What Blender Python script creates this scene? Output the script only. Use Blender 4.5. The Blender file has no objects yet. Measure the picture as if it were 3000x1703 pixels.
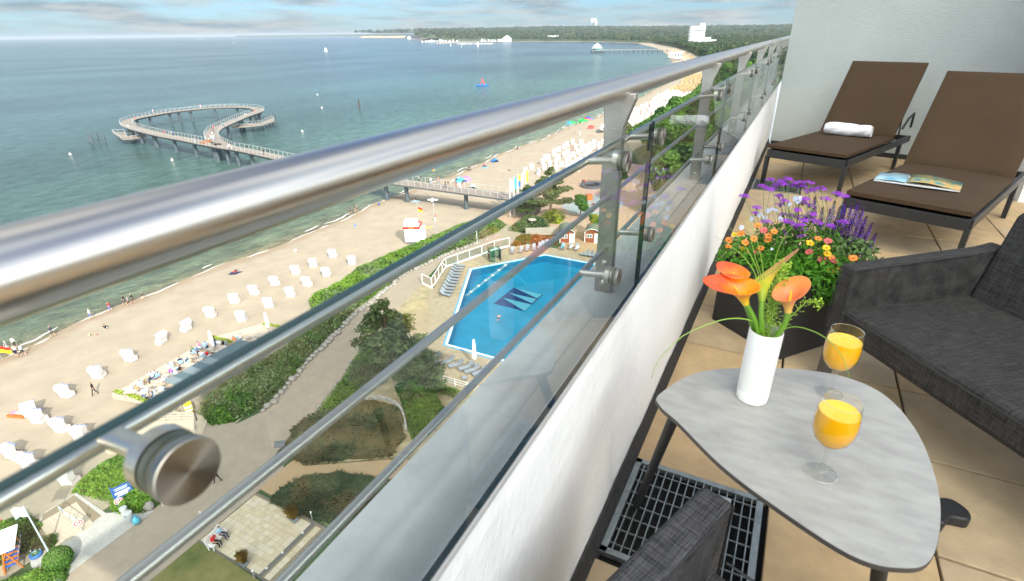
import bpy, math, random
import numpy as np
from mathutils import Vector, Matrix
random.seed(7)
RNG = np.random.default_rng(7)
S = bpy.context.scene
COL = S.collection
R = math.radians

# ---------------------------------------------------------------- camera
CZ = 35.8                     # eye height above the sea; x = inland, y = along the balcony, z = up
PITCH, YAW, ROLL, FPX = R(25.725), R(-27.42), R(-0.6875), 1570.0
_fw = Vector((math.sin(YAW)*math.cos(PITCH), math.cos(YAW)*math.cos(PITCH), -math.sin(PITCH)))
_rt = Vector((math.cos(YAW), -math.sin(YAW), 0)); _up = _rt.cross(_fw)
_c, _s = math.cos(ROLL), math.sin(ROLL)
RT = _c*_rt + _s*_up; UP = -_s*_rt + _c*_up; FW = _fw
cam_d = bpy.data.cameras.new('camera'); cam = bpy.data.objects.new('camera', cam_d); COL.objects.link(cam)
Mc = Matrix((RT, UP, -FW)).transposed().to_4x4(); Mc.translation = (0, 0, CZ)
cam.matrix_world = Mc
cam_d.sensor_width = 36; cam_d.sensor_fit = 'HORIZONTAL'; cam_d.lens = FPX/3000*36
cam_d.clip_start = 0.02; cam_d.clip_end = 90000
cam_d.dof.use_dof = True; cam_d.dof.focus_distance = 5.0; cam_d.dof.aperture_fstop = 6.3
S.camera = cam

# ---------------------------------------------------------------- sky, sun, exposure
SUN_EL, SUN_AZ = R(33), math.atan2(.81, -.58)      # azimuth from +y towards +x
W = bpy.data.worlds.new('World'); S.world = W; W.use_nodes = True
nt = W.node_tree; nt.nodes.clear()
def nn(nt, t, **k):
    n = nt.nodes.new(t)
    for a, b in k.items():
        if a == 'i':
            for q, v in b.items(): n.inputs[q].default_value = v
        else: setattr(n, a, b)
    return n
out = nn(nt, 'ShaderNodeOutputWorld'); bg = nn(nt, 'ShaderNodeBackground', i={'Strength': .12})
sky = nn(nt, 'ShaderNodeTexSky', sky_type='NISHITA', sun_disc=False, sun_elevation=SUN_EL, sun_rotation=SUN_AZ,
         altitude=0, air_density=1.0, dust_density=.6, ozone_density=1.5)
tc = nn(nt, 'ShaderNodeTexCoord'); sx = nn(nt, 'ShaderNodeSeparateXYZ')
mz = nn(nt, 'ShaderNodeMath', operation='MAXIMUM', i={1: 0.0}); az = nn(nt, 'ShaderNodeMath', operation='ADD', i={1: .10})
dx = nn(nt, 'ShaderNodeMath', operation='DIVIDE'); dy = nn(nt, 'ShaderNodeMath', operation='DIVIDE'); cx = nn(nt, 'ShaderNodeCombineXYZ')
L = nt.links.new
L(tc.outputs['Generated'], sx.inputs[0]); L(sx.outputs[2], mz.inputs[0]); L(mz.outputs[0], az.inputs[0])
L(sx.outputs[0], dx.inputs[0]); L(az.outputs[0], dx.inputs[1]); L(sx.outputs[1], dy.inputs[0]); L(az.outputs[0], dy.inputs[1])
L(dx.outputs[0], cx.inputs[0]); L(dy.outputs[0], cx.inputs[1])
n1 = nn(nt, 'ShaderNodeTexNoise', i={'Scale': .62, 'Detail': 9, 'Roughness': .56, 'Distortion': .5})
r1 = nn(nt, 'ShaderNodeMapRange', i={'From Min': .41, 'From Max': .57})
n2 = nn(nt, 'ShaderNodeTexNoise', i={'Scale': 1.5, 'Detail': 7, 'Roughness': .6})
r2 = nn(nt, 'ShaderNodeValToRGB'); r2.color_ramp.elements[0].position = .38; r2.color_ramp.elements[1].position = .58
r2.color_ramp.elements[0].color = (.90, 1.18, 1.36, 1); r2.color_ramp.elements[1].color = (1.85, 1.88, 1.86, 1)
mx = nn(nt, 'ShaderNodeMixRGB'); sat = nn(nt, 'ShaderNodeMixRGB', blend_type='MULTIPLY', i={0: 1.0, 2: (.17, .25, .37, 1)})
cv = nn(nt, 'ShaderNodeMath', operation='MULTIPLY', i={1: .87})
L(cx.outputs[0], n1.inputs['Vector']); L(cx.outputs[0], n2.inputs['Vector']); L(n1.outputs[0], r1.inputs[0]); L(n2.outputs[0], r2.inputs[0])
L(r1.outputs[0], cv.inputs[0]); L(cv.outputs[0], mx.inputs[0]); L(sky.outputs[0], sat.inputs[1]); L(sat.outputs[0], mx.inputs[1]); L(r2.outputs[0], mx.inputs[2])
# forward-scattering cloud: glow towards the sun, boosted to light the shaded balcony
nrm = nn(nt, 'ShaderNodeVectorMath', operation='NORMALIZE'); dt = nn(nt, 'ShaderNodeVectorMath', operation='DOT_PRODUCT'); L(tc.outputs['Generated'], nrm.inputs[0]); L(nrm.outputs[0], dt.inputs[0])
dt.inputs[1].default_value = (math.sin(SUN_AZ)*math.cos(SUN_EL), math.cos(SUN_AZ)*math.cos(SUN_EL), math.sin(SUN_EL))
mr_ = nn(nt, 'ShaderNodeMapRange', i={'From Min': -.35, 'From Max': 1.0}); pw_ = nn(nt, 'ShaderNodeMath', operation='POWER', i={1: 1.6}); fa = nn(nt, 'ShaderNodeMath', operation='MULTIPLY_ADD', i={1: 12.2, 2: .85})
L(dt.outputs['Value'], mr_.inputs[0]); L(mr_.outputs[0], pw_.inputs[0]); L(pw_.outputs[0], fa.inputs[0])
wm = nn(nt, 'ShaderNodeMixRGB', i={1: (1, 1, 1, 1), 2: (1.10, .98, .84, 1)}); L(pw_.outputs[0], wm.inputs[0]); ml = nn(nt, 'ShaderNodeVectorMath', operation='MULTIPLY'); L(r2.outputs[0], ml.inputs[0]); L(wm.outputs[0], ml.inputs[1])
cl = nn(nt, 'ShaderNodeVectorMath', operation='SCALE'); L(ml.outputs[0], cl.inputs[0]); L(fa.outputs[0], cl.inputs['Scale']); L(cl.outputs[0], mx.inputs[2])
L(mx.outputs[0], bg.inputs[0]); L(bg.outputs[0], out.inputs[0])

sd = bpy.data.lights.new('sun', 'SUN'); sd.energy = 2.0; sd.angle = R(.6); sd.color = (1, .94, .84)
sun = bpy.data.objects.new('sun', sd); COL.objects.link(sun)
sv = Vector((math.sin(SUN_AZ)*math.cos(SUN_EL), math.cos(SUN_AZ)*math.cos(SUN_EL), math.sin(SUN_EL)))
sun.rotation_euler = sv.to_track_quat('Z', 'Y').to_euler(); sun.location = (60, -40, 80)
S.view_settings.view_transform = 'Standard'; S.view_settings.look = 'None'
S.view_settings.exposure = 1.78; S.view_settings.gamma = 1
S.cycles.use_denoising = True; S.cycles.max_bounces = 8; S.cycles.transparent_max_bounces = 16
S.cycles.caustics_reflective = False; S.cycles.caustics_refractive = False; S.cycles.sample_clamp_indirect = 6

def at(px, py, z):            # world x, y where a sight line of the survey photograph meets the level z
    d = FW + RT*((px-1500)/FPX) - UP*((py-851.5)/FPX)
    t = (z-CZ)/d.z
    return d.x*t, d.y*t
def zone(x0, y0, s): return lambda x, y, z: at(x0+x/s, y0+y/s, z)
z1 = zone(0, 0, 2.563); z2 = zone(1000, 0, 2.563); z4 = zone(0, 568, 2.563); z5 = zone(1000, 568, 2.563); z7 = zone(0, 1136, 2.565)
za = zone(780, 1000, 3.31); zb = zone(0, 1370, 4.373); zc = zone(560, 1380, 4.507); zd = zone(1240, 660, 4.854); ze = zone(320, 920, 4.696)
zf = zone(0, 1100, 5.02); zg = zone(1150, 480, 5.6); zh = zone(1480, 500, 7.28); zi = zone(1500, 380, 7.28); zj = zone(1700, 220, 5.7)
zk = zone(1000, 60, 5.13); zl = zone(1500, 60, 5.13); zm = zone(1900, 50, 5.823); zp = zone(300, 280, 4.6636)

# ---------------------------------------------------------------- materials
MATS = {}
def mat(name, col, rough=.6, metal=0., var=0., scale=4., bump=0., bscale=40., col2=None, detail=4., space='Object', stretch=None,
        spec=.5, sheen=0., trans=0., emit=None, bdist=.01, contrast=(.3, .7), coat=0., aniso=0.):
    m = bpy.data.materials.new(name); m.use_nodes = True; MATS[name] = m
    t = m.node_tree; b = t.nodes['Principled BSDF']; l = t.links.new
    b.inputs['Roughness'].default_value = rough; b.inputs['Metallic'].default_value = metal
    b.inputs['Specular IOR Level'].default_value = spec; b.inputs['Coat Weight'].default_value = coat
    b.inputs['Base Color'].default_value = (*col, 1); b.inputs['Anisotropic'].default_value = aniso
    if sheen: b.inputs['Sheen Weight'].default_value = sheen
    v = None
    if var or bump or col2:
        if space == 'World': v = nn(t, 'ShaderNodeNewGeometry').outputs['Position']
        else: v = nn(t, 'ShaderNodeTexCoord').outputs['Object']
        if stretch:
            mp = nn(t, 'ShaderNodeMapping'); mp.inputs['Scale'].default_value = stretch; l(v, mp.inputs[0]); v = mp.outputs[0]
    if var or col2:
        n = nn(t, 'ShaderNodeTexNoise', i={'Scale': scale, 'Detail': detail, 'Roughness': .6}); l(v, n.inputs['Vector'])
        rp = nn(t, 'ShaderNodeValToRGB'); e = rp.color_ramp.elements
        e[0].position, e[1].position = contrast
        c2 = col2 if col2 else tuple(min(1, c*(1+var)) for c in col)
        c1 = col if col2 else tuple(c*(1-var) for c in col)
        e[0].color = (*c1, 1); e[1].color = (*c2, 1)
        l(n.outputs[0], rp.inputs[0]); l(rp.outputs[0], b.inputs['Base Color'])
    if bump:
        n = nn(t, 'ShaderNodeTexNoise', i={'Scale': bscale, 'Detail': 5, 'Roughness': .6}); l(v, n.inputs['Vector'])
        bp = nn(t, 'ShaderNodeBump', i={'Strength': bump, 'Distance': bdist}); l(n.outputs[0], bp.inputs['Height']); l(bp.outputs[0], b.inputs['Normal'])
    if emit: b.inputs['Emission Color'].default_value = (*emit, 1); b.inputs['Emission Strength'].default_value = 1
    return m
def leafmat(name, c1, c2, rough=.55, trans=.3):
    m = bpy.data.materials.new(name); m.use_nodes = True; t = m.node_tree; b = t.nodes['Principled BSDF']; l = t.links.new
    c1, c2 = [min(.6, v*1.4) for v in c1], [min(.6, v*1.4) for v in c2]
    g = nn(t, 'ShaderNodeNewGeometry'); rp = nn(t, 'ShaderNodeValToRGB'); rp.color_ramp.elements[0].color = (*c1, 1); rp.color_ramp.elements[1].color = (*c2, 1)
    ns = nn(t, 'ShaderNodeTexNoise', i={'Scale': .45, 'Detail': 3}); l(g.outputs['Position'], ns.inputs['Vector'])
    ad = nn(t, 'ShaderNodeMath', operation='MULTIPLY_ADD', i={1: .55}); l(g.outputs['Random Per Island'], ad.inputs[0])
    mr = nn(t, 'ShaderNodeMapRange', i={'From Min': .35, 'From Max': .65, 'To Max': .5}); l(ns.outputs[0], mr.inputs[0]); l(mr.outputs[0], ad.inputs[2])
    l(ad.outputs[0], rp.inputs[0]); l(rp.outputs[0], b.inputs['Base Color']); b.inputs['Roughness'].default_value = rough; b.inputs['Specular IOR Level'].default_value = .3
    tr = nn(t, 'ShaderNodeBsdfTranslucent'); l(rp.outputs[0], tr.inputs[0]); ms = nn(t, 'ShaderNodeMixShader', i={0: trans})
    l(b.outputs[0], ms.inputs[1]); l(tr.outputs[0], ms.inputs[2]); l(ms.outputs[0], t.nodes['Material Output'].inputs[0])
    MATS[name] = m; return m

# ---------------------------------------------------------------- mesh helpers
def tag(o, label=None, cat=None, group=None, kind=None):
    if label: o['label'] = label
    if cat: o['category'] = cat
    if group: o['group'] = group
    if kind: o['kind'] = kind
    return o
def empty(name, loc, rz=0, label=None, cat=None, group=None):
    o = bpy.data.objects.new(name, None); COL.objects.link(o); o.location = loc; o.rotation_euler = (0, 0, rz); o.empty_display_size = .1
    return tag(o, label, cat, group)
def link(me, name, parent=None, loc=(0, 0, 0), rz=0):
    o = bpy.data.objects.new(name, me); COL.objects.link(o); o.location = loc; o.rotation_euler = (0, 0, rz); o.parent = parent; return o
def copy_tree(o, parent=None):
    c = o.copy(); COL.objects.link(c); c.parent = parent
    for ch in o.children: copy_tree(ch, c)
    return c
class MB:
    def __init__(s): s.v = []; s.f = []; s.m = []
    def add(s, vs, fs, m=0):
        o = len(s.v); s.v += [tuple(p) for p in vs]; s.f += [tuple(o+i for i in f) for f in fs]; s.m += [m]*len(fs); return s
    def box(s, c, d, rz=0, m=0, M=None):
        x, y, z = d[0]/2, d[1]/2, d[2]/2
        vs = [Vector((a, b, e)) for e in (-z, z) for a, b in ((-x, -y), (x, -y), (x, y), (-x, y))]
        Q = M if M is not None else Matrix.Rotation(rz, 3, 'Z')
        vs = [Q @ p + Vector(c) for p in vs]
        return s.add(vs, [(3, 2, 1, 0), (4, 5, 6, 7), (0, 1, 5, 4), (1, 2, 6, 5), (2, 3, 7, 6), (3, 0, 4, 7)], m)
    def bar(s, p, q, w, h, m=0, up=(0, 0, 1)):
        p, q = Vector(p), Vector(q); d = q-p; y = d.normalized(); u = Vector(up)
        if abs(y.dot(u)) > .99: u = Vector((1, 0, 0))
        x = y.cross(u).normalized(); z = x.cross(y)
        return s.box((p+q)/2, (w, d.length, h), M=Matrix((x, y, z)).transposed(), m=m)
    def tube(s, pts, r, n=8, m=0, cap=True):
        pts = [Vector(p) for p in pts]; k = len(pts); rr = r if isinstance(r, (list, tuple)) else [r]*k
        rings = []; pu = None
        for i, p in enumerate(pts):
            d = (pts[min(i+1, k-1)]-pts[max(i-1, 0)]).normalized()
            if pu is None: pu = Vector((0, 0, 1)) if abs(d.z) < .9 else Vector((1, 0, 0))
            x = d.cross(pu).normalized(); pu = x.cross(d)
            rings.append([p + (x*math.cos(2*math.pi*j/n) + pu*math.sin(2*math.pi*j/n))*rr[i] for j in range(n)])
        vs = [q for g in rings for q in g]
        fs = [(i*n+j, i*n+(j+1) % n, (i+1)*n+(j+1) % n, (i+1)*n+j) for i in range(k-1) for j in range(n)]
        if cap: fs += [tuple(range(n))[::-1], tuple((k-1)*n+j for j in range(n))]
        return s.add(vs, fs, m)
    def lathe(s, prof, n=24, m=0, c=(0, 0, 0), M=None):
        vs = []; c = Vector(c)
        for r, z in prof:
            for j in range(n):
                p = Vector((r*math.cos(2*math.pi*j/n), r*math.sin(2*math.pi*j/n), z)); vs.append((M @ p if M is not None else p) + c)
        k = len(prof); fs = [(i*n+j, i*n+(j+1) % n, (i+1)*n+(j+1) % n, (i+1)*n+j) for i in range(k-1) for j in range(n)]
        if prof[0][0] > 1e-5: fs.append(tuple(range(n))[::-1])
        if prof[-1][0] > 1e-5: fs.append(tuple((k-1)*n+j for j in range(n)))
        return s.add(vs, fs, m)
    def prism(s, poly, z0, z1, m=0, bottom=True):
        n = len(poly); a = sum(poly[i][0]*poly[(i+1) % n][1]-poly[(i+1) % n][0]*poly[i][1] for i in range(n))
        if a < 0: poly = poly[::-1]
        vs = [(x, y, z0) for x, y in poly] + [(x, y, z1) for x, y in poly]
        fs = [tuple(range(n, 2*n))] + [(i, (i+1) % n, n+(i+1) % n, n+i) for i in range(n)]
        if bottom: fs.append(tuple(range(n))[::-1])
        return s.add(vs, fs, m)
    def extr(s, poly, P, ax, ay, az, t, m=0):       # outline (u, v) in plane ax, ay at P pushed t along az
        P, ax, ay, az = Vector(P), Vector(ax), Vector(ay), Vector(az); n = len(poly)
        vs = [P+ax*u+ay*v for u, v in poly] + [P+ax*u+ay*v+az*t for u, v in poly]
        return s.add(vs, [tuple(range(n))[::-1], tuple(range(n, 2*n))] + [(i, (i+1) % n, n+(i+1) % n, n+i) for i in range(n)], m)
    def ball(s, c, r, m=0, nu=8, nv=5, sq=(1, 1, 1)):
        prof = [(max(1e-6, math.sin(math.pi*i/nv)), -math.cos(math.pi*i/nv)) for i in range(nv+1)]
        return s.lathe([(p[0]*r, p[1]*r) for p in prof], nu, m, c, Matrix.Diagonal(Vector(sq)))
    def mesh(s, name, mats, smooth=None):
        me = bpy.data.meshes.new(name); me.from_pydata(s.v, [], s.f)
        for q in (mats if isinstance(mats, (list, tuple)) else [mats]): me.materials.append(MATS[q] if isinstance(q, str) else q)
        if any(s.m): me.polygons.foreach_set('material_index', s.m)
        if smooth is not None:
            me.polygons.foreach_set('use_smooth', [True]*len(s.f)); me.update(); me.set_sharp_from_angle(angle=R(smooth))
        me.update(); return me
    def build(s, name, mats, parent=None, loc=(0, 0, 0), rz=0, smooth=None, bevel=0, seg=2, sub=0):
        o = link(s.mesh(name, mats, smooth), name, parent, loc, rz)
        if bevel:
            b = o.modifiers.new('bevel', 'BEVEL'); b.width = bevel; b.segments = seg; b.limit_method = 'ANGLE'; b.angle_limit = R(40)
        if sub: q = o.modifiers.new('sub', 'SUBSURF'); q.levels = q.render_levels = sub
        return o
def npmesh(name, V, F, mats, smooth=False):
    V = np.asarray(V, np.float32).reshape(-1, 3); F = np.asarray(F, np.int32); k = F.shape[1]
    me = bpy.data.meshes.new(name); me.vertices.add(len(V)); me.vertices.foreach_set('co', V.ravel())
    me.loops.add(F.size); me.loops.foreach_set('vertex_index', F.ravel())
    me.polygons.add(len(F)); me.polygons.foreach_set('loop_start', np.arange(0, F.size, k, dtype=np.int32))
    if smooth: me.polygons.foreach_set('use_smooth', np.ones(len(F), bool))
    for q in (mats if isinstance(mats, (list, tuple)) else [mats]): me.materials.append(MATS[q] if isinstance(q, str) else q)
    me.update(calc_edges=True); me.validate(); return me
def unit(a): return a/np.maximum(1e-9, np.linalg.norm(a, axis=-1, keepdims=True))
def cards(C, size, aspect=1.7, nrm=None, tilt=.8, rng=RNG):      # leaf-shaped quads round the centres C
    n = len(C); u = unit(rng.normal(size=(n, 3)))
    if nrm is not None:
        k = unit(nrm + tilt*rng.normal(size=(n, 3))); u = unit(np.cross(k, u)); w = np.cross(k, u)
    else: w = unit(np.cross(u, rng.normal(size=(n, 3))))
    s = (np.asarray(size)*rng.uniform(.6, 1.35, n))[:, None] if np.isscalar(size) else np.asarray(size)[:, None]
    V = np.stack([C-u*s*aspect/2, C+w*s/2, C+u*s*aspect/2, C-w*s/2], 1)
    return V.reshape(-1, 3), np.arange(4*n).reshape(-1, 4)
def blades(B, h, w, lean, rng=RNG, dirs=None):                   # bent blades of grass from the base points B
    n = len(B); a = rng.uniform(0, 6.283, n); L_ = np.stack([np.cos(a), np.sin(a), np.zeros(n)], 1)
    if dirs is not None: L_ = unit(L_*.6 + dirs)
    side = np.stack([-L_[:, 1], L_[:, 0], np.zeros(n)], 1); hh = (h*rng.uniform(.55, 1.2, n))[:, None]; ln = (lean*rng.uniform(.3, 1.3, n))[:, None]
    z = np.array([0, 0, 1.])
    M1 = B + z*hh*.6 + L_*hh*ln*.35; T = B + z*hh*np.maximum(.2, 1-ln*.3) + L_*hh*ln
    V = np.stack([B-side*w/2, B+side*w/2, M1+side*w*.4, T, M1-side*w*.4], 1).reshape(-1, 3)
    q = np.arange(n)[:, None]*5
    return V, q + np.array([[0, 1, 2, 3, 4]])
def inside(P, poly):
    poly = np.asarray(poly, float); x, y = P[:, 0], P[:, 1]; c = np.zeros(len(P), bool); j = len(poly)-1
    for i in range(len(poly)):
        xi, yi = poly[i]; xj, yj = poly[j]
        c ^= ((yi > y) != (yj > y)) & (x < (xj-xi)*(y-yi)/(yj-yi+1e-12)+xi); j = i
    return c
def edge_dist(P, poly):
    poly = np.asarray(poly, float); d = np.full(len(P), 1e9)
    for i in range(len(poly)):
        a, b = poly[i], poly[(i+1) % len(poly)]; ab = b-a; t = np.clip(((P-a) @ ab)/(ab @ ab+1e-12), 0, 1)
        d = np.minimum(d, np.linalg.norm(P-(a+t[:, None]*ab), axis=1))
    return d
def scatter(poly, n, rng=RNG):
    p = np.asarray(poly, float); lo, hi = p.min(0), p.max(0); out = np.zeros((0, 2))
    while len(out) < n:
        q = rng.uniform(lo, hi, (n*2, 2)); out = np.vstack([out, q[inside(q, poly)]])
    return out[:n]
def wob(P, s=1., ph=0.):
    x, y = P[..., 0]*s, P[..., 1]*s
    return (np.sin(x*1.3+ph)+np.sin(y*1.7+1.3*ph+.5)+np.sin(x*.7-y*1.1+2+ph)+np.sin(x*2.9+y*2.3+ph)*.5)/3.5
# ================================================================ materials of the setting
def sand_material():
    m = mat('sand', (.315, .27, .20), .9, var=.10, scale=.35, bump=.32, bscale=1.3, space='World', bdist=.12, detail=12)
    t = m.node_tree; l = t.links.new; b = t.nodes['Principled BSDF']; src = b.inputs['Base Color'].links[0].from_socket
    g = nn(t, 'ShaderNodeNewGeometry'); sp = nn(t, 'ShaderNodeSeparateXYZ'); l(g.outputs['Position'], sp.inputs[0])
    ns = nn(t, 'ShaderNodeTexNoise', i={'Scale': .35, 'Detail': 4}); l(g.outputs['Position'], ns.inputs['Vector'])
    ma = nn(t, 'ShaderNodeMath', operation='MULTIPLY_ADD', i={1: .35, 2: -.17}); l(ns.outputs[0], ma.inputs[0])
    ad = nn(t, 'ShaderNodeMath', operation='ADD'); l(sp.outputs[2], ad.inputs[0]); l(ma.outputs[0], ad.inputs[1])
    mr = nn(t, 'ShaderNodeMapRange', i={'From Min': .12, 'From Max': .30}); l(ad.outputs[0], mr.inputs[0])
    mx = nn(t, 'ShaderNodeMixRGB', i={1: (.27, .21, .14, 1)}); l(mr.outputs[0], mx.inputs[0]); l(src, mx.inputs[2]); l(mx.outputs[0], b.inputs['Base Color'])
    return m
def sea_material():
    m = bpy.data.materials.new('sea_water'); m.use_nodes = True; MATS['sea_water'] = m; t = m.node_tree; b = t.nodes['Principled BSDF']; l = t.links.new
    g = nn(t, 'ShaderNodeNewGeometry'); sp = nn(t, 'ShaderNodeSeparateXYZ'); l(g.outputs['Position'], sp.inputs[0])
    d = nn(t, 'ShaderNodeMath', operation='MULTIPLY_ADD', i={1: -1/300., 2: -83/300.}); l(sp.outputs[0], d.inputs[0])   # metres off the shore / 300
    ns = nn(t, 'ShaderNodeTexNoise', i={'Scale': .012, 'Detail': 5}); l(g.outputs['Position'], ns.inputs['Vector'])
    ma = nn(t, 'ShaderNodeMath', operation='MULTIPLY_ADD', i={1: .30, 2: -.15}); l(ns.outputs[0], ma.inputs[0])
    mm = nn(t, 'ShaderNodeMath', operation='MULTIPLY'); ad = nn(t, 'ShaderNodeMath', operation='ADD')
    l(ma.outputs[0], mm.inputs[0]); mn = nn(t, 'ShaderNodeMath', operation='MINIMUM', i={1: 1}); l(d.outputs[0], mn.inputs[0]); l(mn.outputs[0], mm.inputs[1]); l(d.outputs[0], ad.inputs[0]); l(mm.outputs[0], ad.inputs[1])
    rp = nn(t, 'ShaderNodeValToRGB'); cr = rp.color_ramp; cr.elements[0].position = 0; cr.elements[0].color = (.20, .17, .10, 1); cr.elements[1].position = 1; cr.elements[1].color = (.052, .098, .115, 1)
    for p, c in ((.012, (.13, .16, .10)), (.06, (.075, .130, .090)), (.25, (.058, .118, .102)), (.6, (.052, .108, .112))):
        e = cr.elements.new(p); e.color = (*c, 1)
    mp2 = nn(t, 'ShaderNodeMapping'); mp2.inputs['Scale'].default_value = (1, .45, 1); mp2.inputs['Rotation'].default_value = (0, 0, R(25)); l(g.outputs['Position'], mp2.inputs[0])
    n3 = nn(t, 'ShaderNodeTexNoise', i={'Scale': .34, 'Detail': 8, 'Roughness': .75}); l(mp2.outputs[0], n3.inputs['Vector']); m3 = nn(t, 'ShaderNodeMapRange', i={'From Min': .32, 'From Max': .68, 'To Min': .50, 'To Max': 1.5}); l(n3.outputs[0], m3.inputs[0]); x3 = nn(t, 'ShaderNodeVectorMath', operation='SCALE'); l(rp.outputs[0], x3.inputs[0]); n4 = nn(t, 'ShaderNodeTexNoise', i={'Scale': .007, 'Detail': 4}); l(mp2.outputs[0], n4.inputs['Vector']); m4 = nn(t, 'ShaderNodeMapRange', i={'From Min': .38, 'From Max': .62, 'To Min': .72, 'To Max': 1.25}); l(n4.outputs[0], m4.inputs[0]); m5 = nn(t, 'ShaderNodeMath', operation='MULTIPLY'); l(m3.outputs[0], m5.inputs[0]); l(m4.outputs[0], m5.inputs[1]); l(m5.outputs[0], x3.inputs['Scale'])  # fine noise paints ripple light and dark into the water colour
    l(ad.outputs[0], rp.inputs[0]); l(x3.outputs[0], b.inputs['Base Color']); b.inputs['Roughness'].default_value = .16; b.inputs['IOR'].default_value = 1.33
    mp = nn(t, 'ShaderNodeMapping'); mp.inputs['Scale'].default_value = (1, .55, 1); mp.inputs['Rotation'].default_value = (0, 0, R(25)); l(g.outputs['Position'], mp.inputs[0])
    a1 = nn(t, 'ShaderNodeTexNoise', i={'Scale': .42, 'Detail': 7, 'Roughness': .64}); a2 = nn(t, 'ShaderNodeTexNoise', i={'Scale': .09, 'Detail': 4, 'Roughness': .55})
    l(mp.outputs[0], a1.inputs['Vector']); l(mp.outputs[0], a2.inputs['Vector'])
    b1 = nn(t, 'ShaderNodeBump', i={'Strength': 1.0, 'Distance': 1.6}); b2 = nn(t, 'ShaderNodeBump', i={'Strength': .8, 'Distance': 3.0})
    l(a2.outputs[0], b2.inputs['Height']); l(a1.outputs[0], b1.inputs['Height']); l(b2.outputs[0], b1.inputs['Normal']); l(b1.outputs[0], b.inputs['Normal'])
sand_material(); sea_material()
mat('soil', (.30, .25, .15), .95, var=.3, scale=.8, space='World', bump=.5, bscale=3)
mat('meadow', (.045, .075, .025), .95, var=.35, scale=.02, space='World')
mat('gravel_path', (.31, .255, .195), .95, var=.09, scale=1.2, bump=.35, bscale=24, space='World', detail=10)
mat('cobbles', (.40, .39, .36), .9, var=.14, scale=6, bump=.6, bscale=14, space='World')
mat('brown_gravel', (.36, .25, .14), .95, var=.12, scale=8, bump=.4, bscale=30, space='World')
mat('lawn_turf', (.075, .10, .022), .95, col2=(.22, .19, .07), scale=.5, bump=.8, bscale=18, space='World', detail=8, bdist=.04)
mat('pool_paving', (.33, .27, .18), .8, var=.08, scale=1.5, space='World')
mat('pink_brick', (.42, .29, .20), .9, var=.15, scale=2, bump=.4, bscale=12, space='World')
mat('grey_play', (.30, .33, .33), .9, var=.1, scale=2, space='World')
mat('limestone', (.48, .40, .27), .8, var=.10, scale=2.2, space='World', bump=.15, bscale=20)
mat('limestone_pale', (.52, .45, .33), .8, var=.08, scale=2.2, space='World', bump=.15, bscale=20)
mat('joint', (.22, .18, .12), .95)
mat('dark_pebble', (.13, .125, .11), .9, var=.4, scale=30, bump=.6, bscale=50, space='World')
mat('boardwalk', (.46, .39, .30), .85, var=.18, scale=3, space='World', stretch=(.15, 6, 1))
mat('white_plaster', (.91, .905, .885), .85, bump=.6, bscale=90, var=.04, scale=3, bdist=.008, detail=10, stretch=(1, .6, .35))
mat('wall_plaster', (.50, .54, .52), .9, bump=1.0, bscale=75, var=.05, scale=1.6, bdist=.02, detail=8)
mat('concrete', (.68, .69, .67), .75, var=.15, scale=6, bump=.3, bscale=70, detail=9, bdist=.004)
mat('tile_sand', (.46, .325, .175), .85, var=.16, scale=7, bump=.4, bscale=140, detail=10, space='World', bdist=.004)
mat('tile_grey', (.41, .31, .19), .85, var=.16, scale=7, bump=.4, bscale=140, detail=10, space='World', bdist=.004)
mat('bitumen', (.028, .027, .026), .8, var=.3, scale=30, bump=.7, bscale=60)
mat('white_paint', (.80, .80, .79), .5)
mat('black_gap', (.012, .012, .012), .9)

_t = MATS['white_plaster'].node_tree; _b = _t.nodes['Principled BSDF']; _src = _b.inputs['Base Color'].links[0].from_socket        # faint rain streaks and grime
_g = nn(_t, 'ShaderNodeNewGeometry'); _m = nn(_t, 'ShaderNodeMapping'); _m.inputs['Scale'].default_value = (9, 9, .9); _t.links.new(_g.outputs['Position'], _m.inputs[0]); _n = nn(_t, 'ShaderNodeTexNoise', i={'Scale': 1.6, 'Detail': 9, 'Roughness': .7}); _t.links.new(_m.outputs[0], _n.inputs['Vector'])
_r = nn(_t, 'ShaderNodeMapRange', i={'From Min': .54, 'From Max': .80, 'To Max': .22}); _t.links.new(_n.outputs[0], _r.inputs[0]); _x = nn(_t, 'ShaderNodeMixRGB', i={2: (.55, .53, .47, 1)}); _t.links.new(_r.outputs[0], _x.inputs[0]); _t.links.new(_src, _x.inputs[1]); _t.links.new(_x.outputs[0], _b.inputs['Base Color'])
# ================================================================ sea, beach, land
V = [(-60000, -30000, 0), (-60, -30000, 0), (-60, 60000, 0), (-60000, 60000, 0)]
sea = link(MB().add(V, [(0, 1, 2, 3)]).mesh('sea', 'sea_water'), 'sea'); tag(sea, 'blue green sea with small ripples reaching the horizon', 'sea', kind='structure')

def shore(y):
    y = np.asarray(y, float)
    xs = np.interp(y, [-300, 300, 420, 600, 786, 1014, 1320, 1800], [-83, -84, -92, -118, -166, -223, -312, -484])
    return xs + .9*np.sin(y*.11) + .5*np.sin(y*.31+1)
def profile(d): return np.interp(d, [-14, 0, 2.5, 8, 26, 31, 36, 4000], [-1.6, 0, .22, .62, 1.0, 1.15, 2.05, 2.05])
def sheet(name, ys, ds, zf_, m, kind='structure'):
    Y, D = np.meshgrid(ys, ds, indexing='ij'); X = shore(Y)+D; Z = zf_(D, Y)
    n, k = Y.shape; i = np.arange(n*k).reshape(n, k)
    F = np.stack([i[:-1, :-1], i[:-1, 1:], i[1:, 1:], i[1:, :-1]], -1).reshape(-1, 4)
    o = link(npmesh(name, np.stack([X, Y, Z], -1), F, m, True), name); o['kind'] = kind; return o
ys = np.concatenate([np.arange(-60, 300, 3.0), np.arange(300, 1850, 25.0)])
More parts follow.
